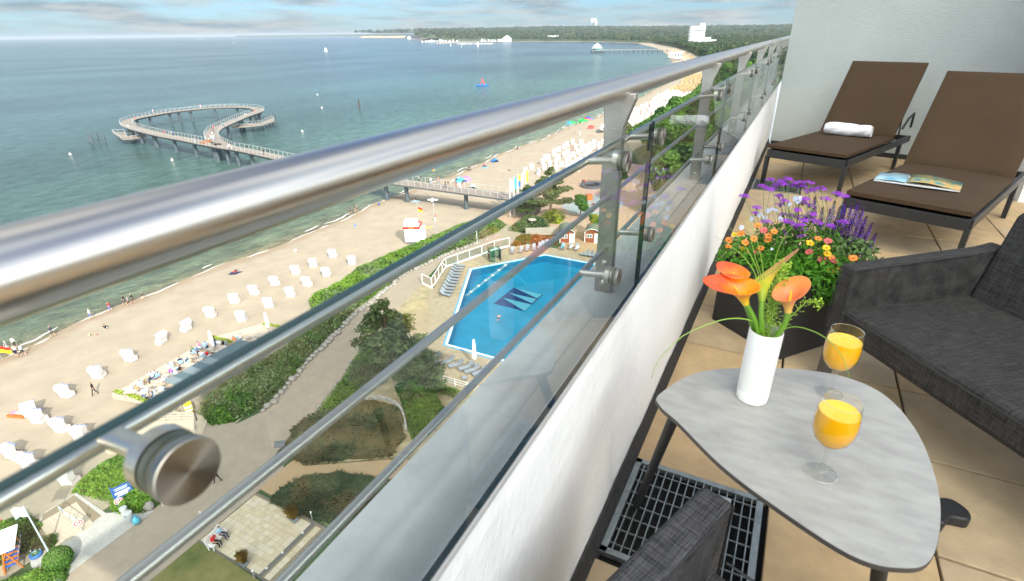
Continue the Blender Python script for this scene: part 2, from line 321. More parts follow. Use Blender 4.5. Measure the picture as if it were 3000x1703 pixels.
ds = np.concatenate([[-14, -8, -4, -2, -1], np.arange(0, 10, 1.0), np.arange(10, 42, 2.0)])
sheet('beach', ys, ds, lambda D, Y: profile(D)+.05*wob(np.stack([D, Y], -1), .5)*(D > 3), 'sand')
_pz = lambda D, Y: ((shore(Y)+D > -43.5) & (shore(Y)+D < -12) & (Y > 43) & (Y < 79))
sheet('inland_ground', ys, np.concatenate([np.arange(38, 76, 1.5), [90, 140, 220, 400, 900]]), lambda D, Y: np.where(_pz(D, Y), .3, np.where(D < 38.5, 1.0, 2.03))+np.clip((Y-600)/1200., 0, 1)*np.clip((D-200)/600, 0, 1)*25, 'meadow')

def ground(name, poly, z, m, thick=.6):
    o = MB().prism(poly, z-thick, z, bottom=False).build(name, m); o['kind'] = 'structure'; return o
PROM = [(-38.6, -30), (-38.9, 7.7), (-39.7, 8.8), (-39.9, 11.9), (-39.6, 15), (-43.5, 18.6), (-46.2, 21.5), (-42.6, 24.2), (-41.9, 26.7), (-45.2, 37.5), (-46.4, 42.3), (-47.7, 47.3), (-49.8, 60.4), (-48.2, 71.2),
        (-45.2, 82.2), (-44.5, 88), (-41, 88), (-40.8, 80), (-42.6, 76), (-44.2, 71), (-46.2, 65.3), (-45.2, 58.2), (-43.6, 50), (-41.7, 41.1), (-40.4, 37.7), (-38.7, 34), (-36.8, 28), (-35.6, 23), (-33.7, 22), (-33.66, 14), (-33.9, -30)]
ground('promenade', PROM, 2.10, 'gravel_path')
ground('cobbled_ramp', [(-39.3, 7), (-39.4, 14.2), (-42.6, 12.3), (-47.0, 12.4), (-47.0, 10.2), (-45.6, 8.3), (-42.4, 7.2)], 2.104, 'cobbles')
ground('brown_path', [(-33.8, 19.5), (-33.9, 23.3), (-32.5, 23.0), (-29.5, 24.9), (-26.4, 26.9), (-20, 30), (-20, 27), (-26.3, 24.6), (-29.0, 23.9), (-31.3, 22), (-31.6, 19.4)], 2.108, 'brown_gravel')
ground('lawn', [(-33.62, 13.95), (-20, 13.5), (-20, -30), (-33.86, -30)], 2.112, 'lawn_turf')
ground('garden_soil', [(-35.5, 23.1), (-36.8, 28), (-38.7, 34), (-40.4, 37.7), (-41.7, 41.1), (-43.6, 50), (-45.2, 58.2), (-40, 57), (-36.5, 39), (-20, 39), (-20, 30.2), (-26.4, 27.1), (-29.5, 25.1), (-32.5, 23.2)], 2.106, 'soil')
ground('plaza', [(-52, 88), (-50, 150), (-24, 150), (-24, 85), (-41, 88.2)], 2.10, 'pink_brick')
ground('play_surface', [(-42, 104), (-40, 114), (-35, 116), (-30, 112), (-30, 102), (-38, 100)], 2.108, 'grey_play')
ground('sun_terrace', [(-32.8, 80.5), (-24, 79.5), (-24, 90), (-33, 90)], 2.112, 'brown_gravel')

# pool terrace with a cut-out basin
POOL = [(-41.4, 66.1), (-33.4, 76.6), (-18, 76.2), (-18, 45.4), (-32.4, 45.5)]
DECK = [(-45.3, 64.9), (-42.8, 72.2), (-40.4, 77.6), (-38, 80.2), (-14, 80.5), (-14, 38.8), (-36.2, 38.8), (-42.8, 57.4)]
def grow(poly, d):
    c = [sum(p[i] for p in poly)/len(poly) for i in (0, 1)]; n = len(poly); out = []
    for i in range(n):
        a, b, e = Vector(poly[i-1]), Vector(poly[i]), Vector(poly[(i+1) % n]); n1 = (b-a).normalized(); n2 = (e-b).normalized()
        n1 = Vector((n1.y, -n1.x)); n2 = Vector((n2.y, -n2.x))
        if n1.dot(b-Vector(c)) < 0: n1.negate()
        if n2.dot(b-Vector(c)) < 0: n2.negate()
        k = (n1+n2); out.append(tuple(b + k*(d/max(.3, (1+n1.dot(n2))))))
    return out
from mathutils.geometry import tessellate_polygon
def ring(mb, outer, inner, z, m=0):
    tr = tessellate_polygon([[Vector((*p, 0)) for p in outer], [Vector((*p, 0)) for p in inner]])
    vs = [(*p, z) for p in outer+inner]
    fs = []
    for a, b, c in tr:
        A, B, C_ = (Vector(vs[i]) for i in (a, b, c))
        fs.append((a, b, c) if (B-A).cross(C_-A).z > 0 else (a, c, b))
    mb.add(vs, fs, m)
pd = MB(); ring(pd, DECK, grow(POOL, .55), 2.12)
o = pd.build('pool_terrace', 'pool_paving'); o['kind'] = 'structure'
t = MATS['pool_paving'].node_tree; bk = nn(t, 'ShaderNodeTexBrick', i={'Scale': 1.0, 'Mortar Size': .012, 'Brick Width': .6, 'Row Height': .6, 'Color1': (1, 1, 1, 1), 'Color2': (.86, .85, .82, 1), 'Mortar': (.62, .58, .5, 1)})
bk.offset = .0; gq = nn(t, 'ShaderNodeNewGeometry'); t.links.new(gq.outputs['Position'], bk.inputs['Vector'])
bq = t.nodes['Principled BSDF']; sc = bq.inputs['Base Color'].links[0].from_socket; mu = nn(t, 'ShaderNodeMixRGB', blend_type='MULTIPLY', i={0: 1}); t.links.new(sc, mu.inputs[1]); t.links.new(bk.outputs[0], mu.inputs[2]); t.links.new(mu.outputs[0], bq.inputs['Base Color'])

mat('pool_tile', (.05, .56, .80), .3, var=.12, scale=.4, space='World')
mat('pool_rim', (.72, .74, .73), .4); mat('rim_blue', (.06, .30, .52), .35)
mat('emblem_navy', (.012, .055, .24), .4); mat('emblem_pale', (.50, .86, .90), .4); mat('emblem_mid', (.05, .30, .48), .4)
def water_film(name, tint, bs, bst, rough=.03):
    m = bpy.data.materials.new(name); m.use_nodes = True; MATS[name] = m; t = m.node_tree; t.nodes.clear(); l = t.links.new
    o = nn(t, 'ShaderNodeOutputMaterial'); tr = nn(t, 'ShaderNodeBsdfTransparent', i={0: (*tint, 1)}); gl = nn(t, 'ShaderNodeBsdfGlossy', i={'Roughness': rough}); fr = nn(t, 'ShaderNodeFresnel', i={0: 1.33}); mx = nn(t, 'ShaderNodeMixShader')
    g = nn(t, 'ShaderNodeNewGeometry'); ns = nn(t, 'ShaderNodeTexNoise', i={'Scale': bs, 'Detail': 4}); bp = nn(t, 'ShaderNodeBump', i={'Strength': bst, 'Distance': .08}); l(g.outputs['Position'], ns.inputs['Vector']); l(ns.outputs[0], bp.inputs['Height'])
    l(bp.outputs[0], gl.inputs['Normal']); l(bp.outputs[0], fr.inputs['Normal']); l(fr.outputs[0], mx.inputs[0]); l(tr.outputs[0], mx.inputs[1]); l(gl.outputs[0], mx.inputs[2]); l(mx.outputs[0], o.inputs[0])
water_film('pool_water', (.58, .91, .98), 1.8, .7)
pool = empty('swimming_pool', (-30, 60, 2.1), 0, 'blue outdoor swimming pool with white rim behind the hotel hedge', 'pool')
def pchild(mb, name, m, **k):
    mb.v = [(x+30, y-60, z-2.1) for x, y, z in mb.v]; return mb.build(name, m, pool, **k)
b = MB(); b.add([(*p, .9) for p in POOL], [tuple(range(4, -1, -1))])
for i in range(5): p, q = POOL[i], POOL[(i+1) % 5]; b.add([(*p, .9), (*q, .9), (*q, 2.1), (*p, 2.1)], [(0, 1, 2, 3)])
pchild(b, 'basin', 'pool_tile')
b = MB(); ring(b, grow(POOL, .32), POOL, 2.135); pchild(b, 'rim', 'pool_rim')
b = MB(); ring(b, grow(POOL, .55), grow(POOL, .32), 2.128); pchild(b, 'overflow_channel', 'rim_blue')
pchild(MB().add([(*p, 2.04) for p in grow(POOL, -.01)], [tuple(range(4, -1, -1))]), 'water', 'pool_water')
E1 = [zd(*p, .91) for p in ((1000, 1115), (1440, 1225), (1710, 985), (1290, 885))]
pchild(MB().prism(E1, .9, .905), 'emblem_square', 'emblem_navy')
for tri in (((1125, 1030), (1540, 1130), (1440, 1220)), ((1210, 958), (1610, 1050), (1545, 1110)), ((1295, 888), (1690, 985), (1620, 1040))):
    pchild(MB().prism([zd(*p, .91) for p in tri], .905, .910), 'emblem_triangle', 'emblem_pale')
mat('rope_float', (.36, .42, .36), .5)
b = MB(); r0, r1 = zd(1220, 530, 2.06), zd(610, 1000, 2.06)
for q in (-.16, .16): b.tube([(r0[0]+q, r0[1], 2.06), (r1[0]+q, r1[1], 2.06)], .02, 6)
for i in range(40):
    f = i/39; b.box((r0[0]+(r1[0]-r0[0])*f, r0[1]+(r1[1]-r0[1])*f, 2.06), (.30, .03, .03))
pchild(b, 'lane_rope', 'rope_float')
for i in range(6):
    f = .10+i*.16; pchild(MB().ball((r0[0]+(r1[0]-r0[0])*f, r0[1]+(r1[1]-r0[1])*f, 2.10), .27, sq=(1, 1, .55)), 'float', 'rope_float', smooth=60)
b = MB()
for i in range(3): b.tube([(-40.6+i*.5, 66.2+i*.5, 1.9), (-36.2+i*.4, 58.5+i*.4, 1.9)], .03, 5)

# limestone patio: every slab its own piece
patio = MB().prism([(-33.6, 13.95), (-26.0, 13.95), (-26.0, 19.0), (-33.6, 19.0)], 1.7, 2.10, bottom=False).build('patio', 'joint'); patio['kind'] = 'structure'
tm = [MB().box((0, 0, 0), (.505, .465, .05)).mesh('slab', m) for m in ('limestone', 'limestone_pale')]
for i in range(14):
    for j in range(10):
        x = -33.3+i*.52; y = 14.25+j*.48
        if x > -26.2 or -27.55 < x < -26.95: continue
        o = link(tm[RNG.integers(2)], 'slab', patio, (x, y, 2.102+RNG.uniform(-.004, .004)))
MB().box((-27.25, 16.45, 2.09), (.5, 4.95, .05)).build('pebble_strip', 'dark_pebble', patio)
mat('spot_glass', (.6, .62, .62), .2)
for y in (14.6, 16.0, 17.9):
    MB().lathe([(.09, 0), (.09, .012), (.06, .014), (.001, .014)], 16, c=(-27.25, y, 2.115)).build('floor_spotlight', 'spot_glass', patio, smooth=40)
b = MB(); b.box((-29.8, 13.9, 2.08), (7.7, .1, .16)); b.build('kerb', 'dark_pebble', patio); b = MB(); b.box((-29.8, 19.05, 2.08), (7.7, .1, .16)); b.build('kerb', 'dark_pebble', patio)

# ================================================================ the hotel, and an added tower that shades the balcony
mat('hotel_white', (.80, .79, .77), .8, bump=.1, bscale=30); mat('hotel_glass', (.05, .07, .08), .08, spec=.8)
hotel = empty('hotel_block', (10, -1.6, 0), 0, 'white hotel block carrying the balcony, with an unseen tower added to shade it', 'building')
def hb(mb, n, m): mb.v = [(x-10, y+1.6, z) for x, y, z in mb.v]; return mb.build(n, m, hotel)
b = MB(); b.box((12.6, -2.1, 16.9), (16, 20.2, 33.8)); hb(b, 'lower_storeys', 'hotel_white')
b = MB(); b.box((14.1, -3.1, CZ-1.0), (10.2, 22.2, 1.4)); hb(b, 'low_penthouse', 'hotel_white')  # unseen penthouse, cut to a low wall so more sky lights the parapet
MB_T = Matrix.Rotation(math.atan2(.58, .81)-R(90)+R(0), 3, 'Z')
sx_, sy_ = math.sin(SUN_AZ), math.cos(SUN_AZ); px_, py_ = -sy_, sx_       # sun bearing and its normal
cc = (48*sx_+px_*2.4, 48*sy_+py_*2.4)
b = MB(); b.box((*cc, 36.5), (12, 21.6, 73), rz=math.atan2(sy_, sx_)); hb(b, 'shade_tower', 'hotel_white')  # unseen tower added to cast shade on balcony and promenade
for y in (-3.4, -.6, 2.2, 5.0):
    hb(MB().box((8.992, y, CZ-1.0), (.03, 2.1, 1.1)), 'window', 'hotel_glass')
b = MB(); b.box((4.2, -2.1, 33.98), (9.6, 34, .36)); hb(b, 'balcony_slab', 'hotel_white')

rampo = MB().prism([(-46.9, 10.0), (-46.9, 12.2), (-42.6, 12.0), (-42.4, 8.4), (-44.6, 8.4)], 1.6, 2.106, bottom=False).build('beach_ramp', 'joint'); rampo['kind'] = 'structure'
pk = MB().box((0, 0, 0), (.235, 2.5, .05)).mesh('plank', 'boardwalk')
for i in range(15): link(pk, 'plank', rampo, (-45.9+i*.245, 10.6-.04*i, 2.115), R(-6))
# ================================================================ balcony shell
ZD = CZ-1.54
mat('stainless', (.72, .67, .60), .31, metal=1, var=.03, scale=3, stretch=(40, .3, 40), aniso=.4)
mat('stainless_bar', (.66, .63, .58), .30, metal=1, aniso=.3)
mat('stainless_dull', (.46, .44, .40), .42, metal=1, var=.14, scale=14, bump=.12, bscale=160)
mat('brushed_disc', (.38, .36, .32), .34, metal=1, aniso=.92)
_t = MATS['brushed_disc'].node_tree; _tn = nn(_t, 'ShaderNodeTangent', direction_type='RADIAL', axis='X'); _t.links.new(_tn.outputs[0], _t.nodes['Principled BSDF'].inputs['Tangent'])
mat('rubber', (.10, .10, .07), .7); mat('gasket_clear', (.24, .26, .19), .4); mat('glass_edge', (.012, .045, .05), .08, spec=.9); mat('alu_strip', (.62, .62, .60), .5, metal=.3)
def pane_mat():
    m = bpy.data.materials.new('pane_glass'); m.use_nodes = True; MATS['pane_glass'] = m; t = m.node_tree; t.nodes.clear(); l = t.links.new
    o = nn(t, 'ShaderNodeOutputMaterial'); tr = nn(t, 'ShaderNodeBsdfTransparent', i={0: (.90, .955, .935, 1)}); gl = nn(t, 'ShaderNodeBsdfGlossy', i={'Roughness': .0}); fr = nn(t, 'ShaderNodeFresnel', i={0: 1.62}); mx = nn(t, 'ShaderNodeMixShader')
    l(fr.outputs[0], mx.inputs[0]); l(tr.outputs[0], mx.inputs[1]); l(gl.outputs[0], mx.inputs[2]); l(mx.outputs[0], o.inputs[0])
pane_mat()
floor = MB().prism([(-.45, -3), (9, -3), (9, 7.0), (-.33, 9.3)], ZD-.10, ZD-.042).build('balcony_floor', 'black_gap'); floor['kind'] = 'structure'
XE = [-.336, .166, .666, 1.166, 1.666, 2.166, 2.666, 3.166, 3.666, 4.166, 4.666, 5.166, 5.666, 6.166]
for i in range(13):
    for j in range(-7, 15):
        x0, x1 = XE[i], XE[i+1]; y0 = 1.68+.5*j
        if y0 < -.9 or (i == 0 and j in (-1, 9)): continue
        if y0+.25 > 8.86-.26*(x0+.33): continue
        b = MB().box((0, 0, -.02), (x1-x0-.009, .491, .04))
        o = b.build('paving_tile', 'tile_sand' if RNG.random() < .6 else 'tile_grey', floor, ((x0+x1)/2, y0+.25, ZD+RNG.uniform(-.002, .002)), bevel=.004, seg=2)
# parapet: upstand, ledge outside the glass
par = empty('parapet_wall', (-.45, 6, ZD), 0, 'white plastered parapet under the glass balustrade', 'wall')
Y0, Y1 = -2.5, 14.8
pr = [(-.345, -1.57), (-.343, -1.2), (-.355, -.80), (-.362, -.742), (-.375, -.735), (-.375, -.748), (-.545, -.752), (-.56, -.80), (-.56, -1.95), (-.345, -1.95)]
MB().extr(pr, (0.45, Y0-6, CZ-ZD), (1, 0, 0), (0, 0, 1), (0, 1, 0), Y1-Y0).build('upstand', 'white_plaster', par, bevel=.008, seg=2)
MB().add([(-.3745+.45, Y0-6, 1.54-.7445), (-.3745+.45, Y1-6, 1.54-.7445), (-.548+.45, Y1-6, 1.54-.7485), (-.548+.45, Y0-6, 1.54-.7485)], [(0, 1, 2, 3)]).build('ledge_top', 'concrete', par)
b = MB(); ysr = np.arange(Y0, 9.1, .12); vs = []
for y in ysr:
    w = .006*math.sin(y*9)+.004*math.sin(y*23); vs += [(-.3415+.45, y-6, .075+w), (-.335+.45, y-6, .072+w), (-.318+.45, y-6, .012), (-.312+.45, y-6, -.03)]
fs = [(4*i+k, 4*i+k+1, 4*i+k+5, 4*i+k+4) for i in range(len(ysr)-1) for k in range(3)]
b.add(vs, [f[::-1] for f in fs]); b.build('bitumen_skirting', 'bitumen', par)
b = MB(); b.box((-.358+.45, 6-6, 1.54-.737), (.014, Y1-Y0, .012)); b.build('edge_profile', 'alu_strip', par)
# end wall, set at a slant
wl = MB(); wa, wb_ = (-.312, 8.97), (9.0, 6.55)
wl.add([(wa[0], wa[1], ZD-.1), (wb_[0], wb_[1], ZD-.1), (wb_[0], wb_[1], CZ-.137), (wa[0], wa[1], CZ+.375)] + [(wa[0]+.06, wa[1]+.24, ZD-.1), (wb_[0]+.06, wb_[1]+.24, ZD-.1), (wb_[0]+.06, wb_[1]+.24, CZ-.137), (wa[0]+.06, wa[1]+.24, CZ+.375)],
       [(0, 1, 2, 3), (5, 4, 7, 6), (4, 0, 3, 7), (1, 5, 6, 2), (3, 2, 6, 7), (4, 5, 1, 0)])
wall = wl.build('end_wall', 'wall_plaster'); tag(wall, 'pale grey textured plaster wall closing the balcony behind the loungers', 'wall')
b = MB(); b.bar((wa[0]-.04, wa[1]+.13, CZ+.44), (wb_[0], wb_[1]+.13, CZ-.07), .20, .12); b.build('wall_top_bar', 'white_paint', wall)  # white bar added for the pale strip along the wall top
b = MB(); b.bar((wa[0]+.02, wa[1]-.012, ZD+.03), (wb_[0], wb_[1]-.012, ZD+.03), .02, .06); b.build('skirting', 'bitumen', wall)
pil = MB().box((2.36, 7.35, CZ-.1), (.62, 1.2, 2.9)).build('pillar', 'white_plaster'); tag(pil, 'white plastered pillar beside the rear lounger corner', 'pillar')

# ================================================================ railing
rail = empty('balcony_railing', (-.45, 6, CZ-.75), 0, 'stainless steel railing with glass panes along the balcony edge', 'railing')
rx, ry, rz_ = -.45, 6, CZ-.75
def rl(mb, n, m, **k): mb.v = [(x-rx, y-ry, z+CZ-rz_) for x, y, z in mb.v]; return mb.build(n, m, k.pop('parent', rail), **k)
rl(MB().tube([(-.442, y, -.139) for y in np.linspace(-2.2, 14.6, 12)], .0303, 40), 'handrail', 'stainless', smooth=40)
mat('weld', (.50, .44, .34), .45, metal=1)
for y in (2.28, 5.3, 8.4): rl(MB().tube([(-.442, y, -.139), (-.442, y+.004, -.139)], .0306, 40), 'weld_seam', 'weld', smooth=40)
for dz, r in ((-.2935, .0088), (-.4354, .0072), (-.598, .0074)):
    rl(MB().tube([(-.452, -2.2, dz), (-.452, 14.6, dz)], r, 20), 'guard_bar', 'stainless_bar', smooth=40)
PY = [-1.67, -.17]+[1.49+1.58*k for k in range(9)]
posts = []
mat('rust_streak', (.30, .15, .06), .8)
for y in PY:
    p = rl(MB().extr([(-.478, -.76), (-.424, -.76), (-.424, -.245), (-.418, -.225), (-.396, -.165), (-.396, -.15), (-.486, -.15), (-.478, -.245)], (0, y, 0), (1, 0, 0), (0, 0, 1), (0, 1, 0), .03), 'post', 'stainless_dull', bevel=.003)
    rl(MB().box((-.451, y+.015, -.2455), (.058, .034, .004)), 'collar', 'stainless_dull', parent=p)
    rl(MB().box((-.451, y+.015, -.754), (.075, .05, .010)), 'foot_plate', 'stainless_dull', parent=p)
    for dz in (-.645, -.712): rl(MB().ball((-.45, y-.002, dz), .0105, sq=(1, .7, 1), nu=14, nv=8), 'bolt', 'stainless', parent=p, smooth=60)
JY = [-.10]+[y+.065 for y in PY[2:]]
for k in range(len(JY)-1):
    a, c = JY[k]+.006, JY[k+1]-.006; b = MB()
    b.add([(-.354, a, -.728), (-.354, c, -.728), (-.354, c, -.2273), (-.354, a, -.2273)], [(0, 1, 2, 3)], 0)
    e = .012
    for q in (((a, -.728), (c, -.728)), ((c, -.728), (c, -.2273)), ((c, -.2273), (a, -.2273)), ((a, -.2273), (a, -.728))):
        (y0, h0), (y1, h1) = q; b.add([(-.354, y0, h0), (-.354, y1, h1), (-.354-e, y1, h1), (-.354-e, y0, h0)], [(0, 1, 2, 3)], 1)
    pane = rl(b, 'glass_pane', ['pane_glass', 'glass_edge'])
DY = [.152]
for y in PY[2:]: DY += [y-.21, y+.155]
for y in DY:
    for dz in (-.283, -.588):
        b = MB(); Mx = Matrix.Rotation(R(90), 3, 'Y')
        d = rl(MB().lathe([(.0242, 0), (.025, .0012), (.025, .0085), (.0242, .0095), (.0006, .0097)], 40, c=(-.352, y, dz), M=Mx), 'clamp_disc', 'brushed_disc', smooth=35)
        rl(MB().lathe([(.0245, -.0025), (.0245, 0)], 32, c=(-.352, y, dz), M=Mx), 'gasket', 'rubber', parent=d)
        rl(MB().lathe([(.0238, -.0122), (.0238, -.0025)], 32, c=(-.352, y, dz), M=Mx), 'spacer', 'gasket_clear', parent=d)
        rl(MB().lathe([(.0245, -.013), (.0245, 0)], 32, c=(-.366, y, dz), M=Mx), 'backing_disc', 'stainless', parent=d, smooth=35)
        rl(MB().tube([(-.378, y, dz), (-.452, y, dz-.008)], .0095, 16), 'standoff', 'stainless', parent=d, smooth=35)

# ================================================================ floor gratings
mat('galvanised', (.26, .29, .29), .45, metal=.7, var=.2, scale=25)
def grating(y0, label):
    g = empty('floor_grating', (-.083, y0+.245, ZD), 0, label, 'grate', 'drain gratings let into the balcony paving')
    for x, y, w, h in ((-.222, 0, .022, .47), (.222, 0, .022, .47), (0, -.226, .466, .022), (0, .226, .466, .022)):
        MB().box((x, y, -.008), (w, h, .022)).build('frame', 'galvanised', g)
    bm_ = MB().box((0, 0, -.012), (.0035, .43, .028)).mesh('bar', 'galvanised'); cm = MB().box((0, 0, -.006), (.42, .003, .006)).mesh('bar', 'galvanised')
    for i in range(15): link(bm_, 'bar', g, (-.196+i*.028, 0, 0))
    for j in range(7): link(cm, 'cross_bar', g, (0, -.186+j*.062, .0005))
    return g
gr = grating(1.20, 'galvanised steel floor grating under the small table')
mat('tag_plate', (.42, .46, .45), .5, metal=.6)
MB().box((-.083+.19, .14, .004), (.045, .07, .004), rz=.03).build('maker_plate', 'tag_plate', gr)
fc = bpy.data.curves.new('lettering', 'FONT'); fc.body = 'sita'; fc.size = .022; fc.extrude = .0008; fc.align_x = 'CENTER'; fc.align_y = 'CENTER'
fo = bpy.data.objects.new('lettering', fc); COL.objects.link(fo); fo.parent = gr; fo.location = (.107, .15, .0065); fo.rotation_euler = (0, 0, R(90)); fc.materials.append(MATS['galvanised'])
grating(6.18, 'galvanised steel floor grating between lounger leg and parapet')

# ================================================================ loungers
mat('brown_canvas', (.060, .037, .020), .9, var=.10, scale=60, bump=.25, bscale=420, spec=.25, bdist=.003)
mat('anthracite', (.022, .023, .025), .45, bump=.08, bscale=300)
mat('black_plastic', (.012, .012, .013), .5)
def lounger(loc, rz, label):
    g = empty('sun_lounger', loc, rz, label, 'sun lounger', 'padded sun loungers on the balcony')
    w, Lr = .39, 2.02                     # local: y = from foot to head, x = across
    f = MB(); f.bar((-w, .03, .33), (-w, Lr, .33), .035, .07); f.bar((w, .03, .33), (w, Lr, .33), .035, .07)
    f.bar((-w, .02, .325), (w, .02, .325), .035, .08); f.bar((-w, Lr, .33), (w, Lr, .33), .035, .06); f.bar((-w, 1.3, .33), (w, 1.3, .33), .03, .05)
    f.build('frame', 'anthracite', g, bevel=.004)
    b = MB()                               # sling hanging inside the frame
    n = 7
    for i in range(n):
        for j in range(2): pass
    vs = [(-w+.02+2*(w-.02)*i/(n-1), y, .345-.045*math.sin(math.pi*i/(n-1))) for y in (.05, 1.36) for i in range(n)]
    b.add(vs, [(i, i+1, n+i+1, n+i) for i in range(n-1)]); b.build('sling', 'black_plastic', g)
    for x in (-w, w):
        for y, dy in ((.03, -.05), (1.72, .06)):
            MB().extr([(-.022, 0), (.022, 0), (.026, .30), (-.030, .30)], (x-.018, y, 0), (0, 1, 0), (0, 0, 1), (1, 0, 0), .036).build('leg', 'anthracite', g, bevel=.003)
    hy, hz = 1.40, .345; ty, tz = 1.93, 1.10
    br = MB()
    for x in (-w+.04, w-.04): br.bar((x, hy, hz), (x, ty, tz), .03, .035)
    br.bar((-w+.04, ty, tz), (w-.04, ty, tz), .03, .03); br.bar((-w+.04, hy+.3, hz+.43), (w-.04, hy+.3, hz+.43), .03, .02)
    br.build('backrest_frame', 'anthracite', g, bevel=.003)
    st = MB()
    for x in (-w+.07, w-.07): st.bar((x, hy+.33, hz+.42), (x, 1.86, .34), .014, .018)
    st.build('support_strut', 'anthracite', g)
    hd = MB(); hd.tube([(w+.03, 1.50, .50), (w+.055, 1.56, .62), (w+.06, 1.68, .66), (w+.05, 1.74, .50)], .012, 10); hd.build('side_handle', 'black_plastic', g, smooth=60)
    def pad(name, L_, th, P, ax):
        nx, ny = 13, 25; v = []
        q = Vector((0, -ax.z, ax.y))
        for k in (0, 1):
            for j in range(ny):
                for i in range(nx):
                    u, s_ = i/(nx-1), j/(ny-1); eu = min(u, 1-u)*2*w; es = min(s_, 1-s_)*L_; e = min(1, min(eu, es)/.05)
                    hgt = th/2*(math.sqrt(max(0, 1-(1-e)**2))*.55+.45) + (.004*math.sin(u*7+s_*5)+.004*math.sin(s_*13))*e
                    p = Vector(P)+Vector((-w+2*w*u, 0, 0))+ax*(L_*s_)+q*(th/2+(hgt if k else -hgt)); v.append(p)
        fs = []
        for j in range(ny-1):
            for i in range(nx-1):
                a = j*nx+i; fs += [(a, a+nx, a+nx+1, a+1), tuple(nx*ny+z_ for z_ in (a, a+1, a+nx+1, a+nx))]
        rim = [i for i in range(nx)]+[j*nx+nx-1 for j in range(1, ny)]+[(ny-1)*nx+i for i in range(nx-2, -1, -1)]+[j*nx for j in range(ny-2, 0, -1)]
        fs += [(rim[i], rim[(i+1) % len(rim)], rim[(i+1) % len(rim)]+nx*ny, rim[i]+nx*ny) for i in range(len(rim))]
        MB().add(v, fs).build(name, 'brown_canvas', g, smooth=50)
    pad('seat_cushion', 1.44, .065, (0, 0, .372), Vector((0, 1, -.008)).normalized())
    d = Vector((0, ty-hy, tz-hz)).normalized(); pad('back_cushion', .95, .065, (0, hy-.005, hz+.03), d)
    return g
HD = R(-21.5)
lounger((.13, 6.36, ZD), HD, 'brown cushioned sun lounger with a rolled white towel, against the wall')
lounger((.80, 4.62, ZD), HD, 'brown cushioned sun lounger with an open magazine lying on it')
# towel
mat('towel_white', (.80, .80, .83), .95, bump=.9, bscale=260, sheen=.3, bdist=.006, var=.03, scale=20)
b = MB(); n, k = 28, 30; vs = []
for i in range(k):
    x = -.235+.47*i/(k-1)
    for j in range(n):
        a = 2*math.pi*j/n; e = min(1, min(i, k-1-i)/2.0); r = (.078+.006*math.sin(x*17+a*2)+.003*math.sin(a*5+x*40))*(.82+.18*e)
        vs.append((x, 1.12*r*math.cos(a), max(-.058, .88*r*math.sin(a))))
fs = [(i*n+j, i*n+(j+1) % n, (i+1)*n+(j+1) % n, (i+1)*n+j) for i in range(k-1) for j in range(n)]+[tuple(range(n)), tuple((k-1)*n+j for j in range(n))[::-1]]
b.add(vs, fs)
tw = empty('rolled_towel', (.53, 7.36, ZD+.437+.058), HD+R(4), 'rolled white terry towel lying on the lounger by the wall', 'towel')
b.build('roll', 'towel_white', tw, smooth=60)
b = MB(); sp_ = [(.012+.0042*a)*1 for a in range(14)]
for sgn in (-1, 1):
    b.tube([(sgn*.2355, 1.1*r*math.cos(i*.9), .85*r*math.sin(i*.9)) for i, r in enumerate(sp_)], .003, 5)
b.build('fold', 'towel_white', tw)
# magazine
mat('paper', (.74, .76, .76), .5)
def cover_mat():
    m = mat('printed_page', (.5, .5, .5), .3); t = m.node_tree; l = t.links.new; b = t.nodes['Principled BSDF']
    tc_ = nn(t, 'ShaderNodeTexCoord'); n = nn(t, 'ShaderNodeTexNoise', i={'Scale': 9, 'Detail': 6, 'Distortion': 1.6}); l(tc_.outputs['Object'], n.inputs['Vector'])
    rp = nn(t, 'ShaderNodeValToRGB'); e = rp.color_ramp.elements; e[0].position = .28; e[0].color = (.012, .09, .16, 1); e[1].position = .74; e[1].color = (.60, .58, .50, 1)
    for p, c in ((.40, (.03, .22, .30)), (.47, (.24, .28, .10)), (.53, (.36, .34, .16)), (.60, (.55, .24, .03))): q = e.new(p); q.color = (*c, 1)
    l(n.outputs[0], rp.inputs[0]); l(rp.outputs[0], b.inputs['Base Color'])
cover_mat(); mat('sky_print', (.10, .33, .45), .3, col2=(.5, .62, .66), scale=8)
mag = empty('magazine', (.93, 5.16, ZD+.440), HD+R(8), 'open glossy magazine with a colourful painted page on the lounger cushion', 'magazine')
MB().box((0, 0, .006), (.55, .30, .012)).build('back_pages', 'paper', mag, bevel=.002)
def leafcurve(x0, x1, h, th, n=12): return [(x0+(x1-x0)*i/(n-1), .013+h*math.sin(math.pi*min(1, .12+.88*i/(n-1)))*(1-i/(n-1)*.75)) for i in range(n)]
for nm, x0, x1, h, m in (('right_page', -.06, .275, .035, 'printed_page'), ('left_page', -.07, -.275, .012, 'sky_print')):
    c = leafcurve(x0, x1, h, 0); b = MB(); vs = [(x, y, z) for y in (-.15, .15) for x, z in c]; n = len(c)
    b.add(vs, [(i, i+1, n+i+1, n+i) for i in range(n-1)]); o = b.build(nm, m, mag, smooth=60); q = o.modifiers.new('t', 'SOLIDIFY'); q.thickness = .004
b = MB(); b.box((-.19, .135, .0225), (.10, .012, .001)); b.box((-.20, .11, .0225), (.08, .004, .001)); b.build('print_line', 'black_plastic', mag)

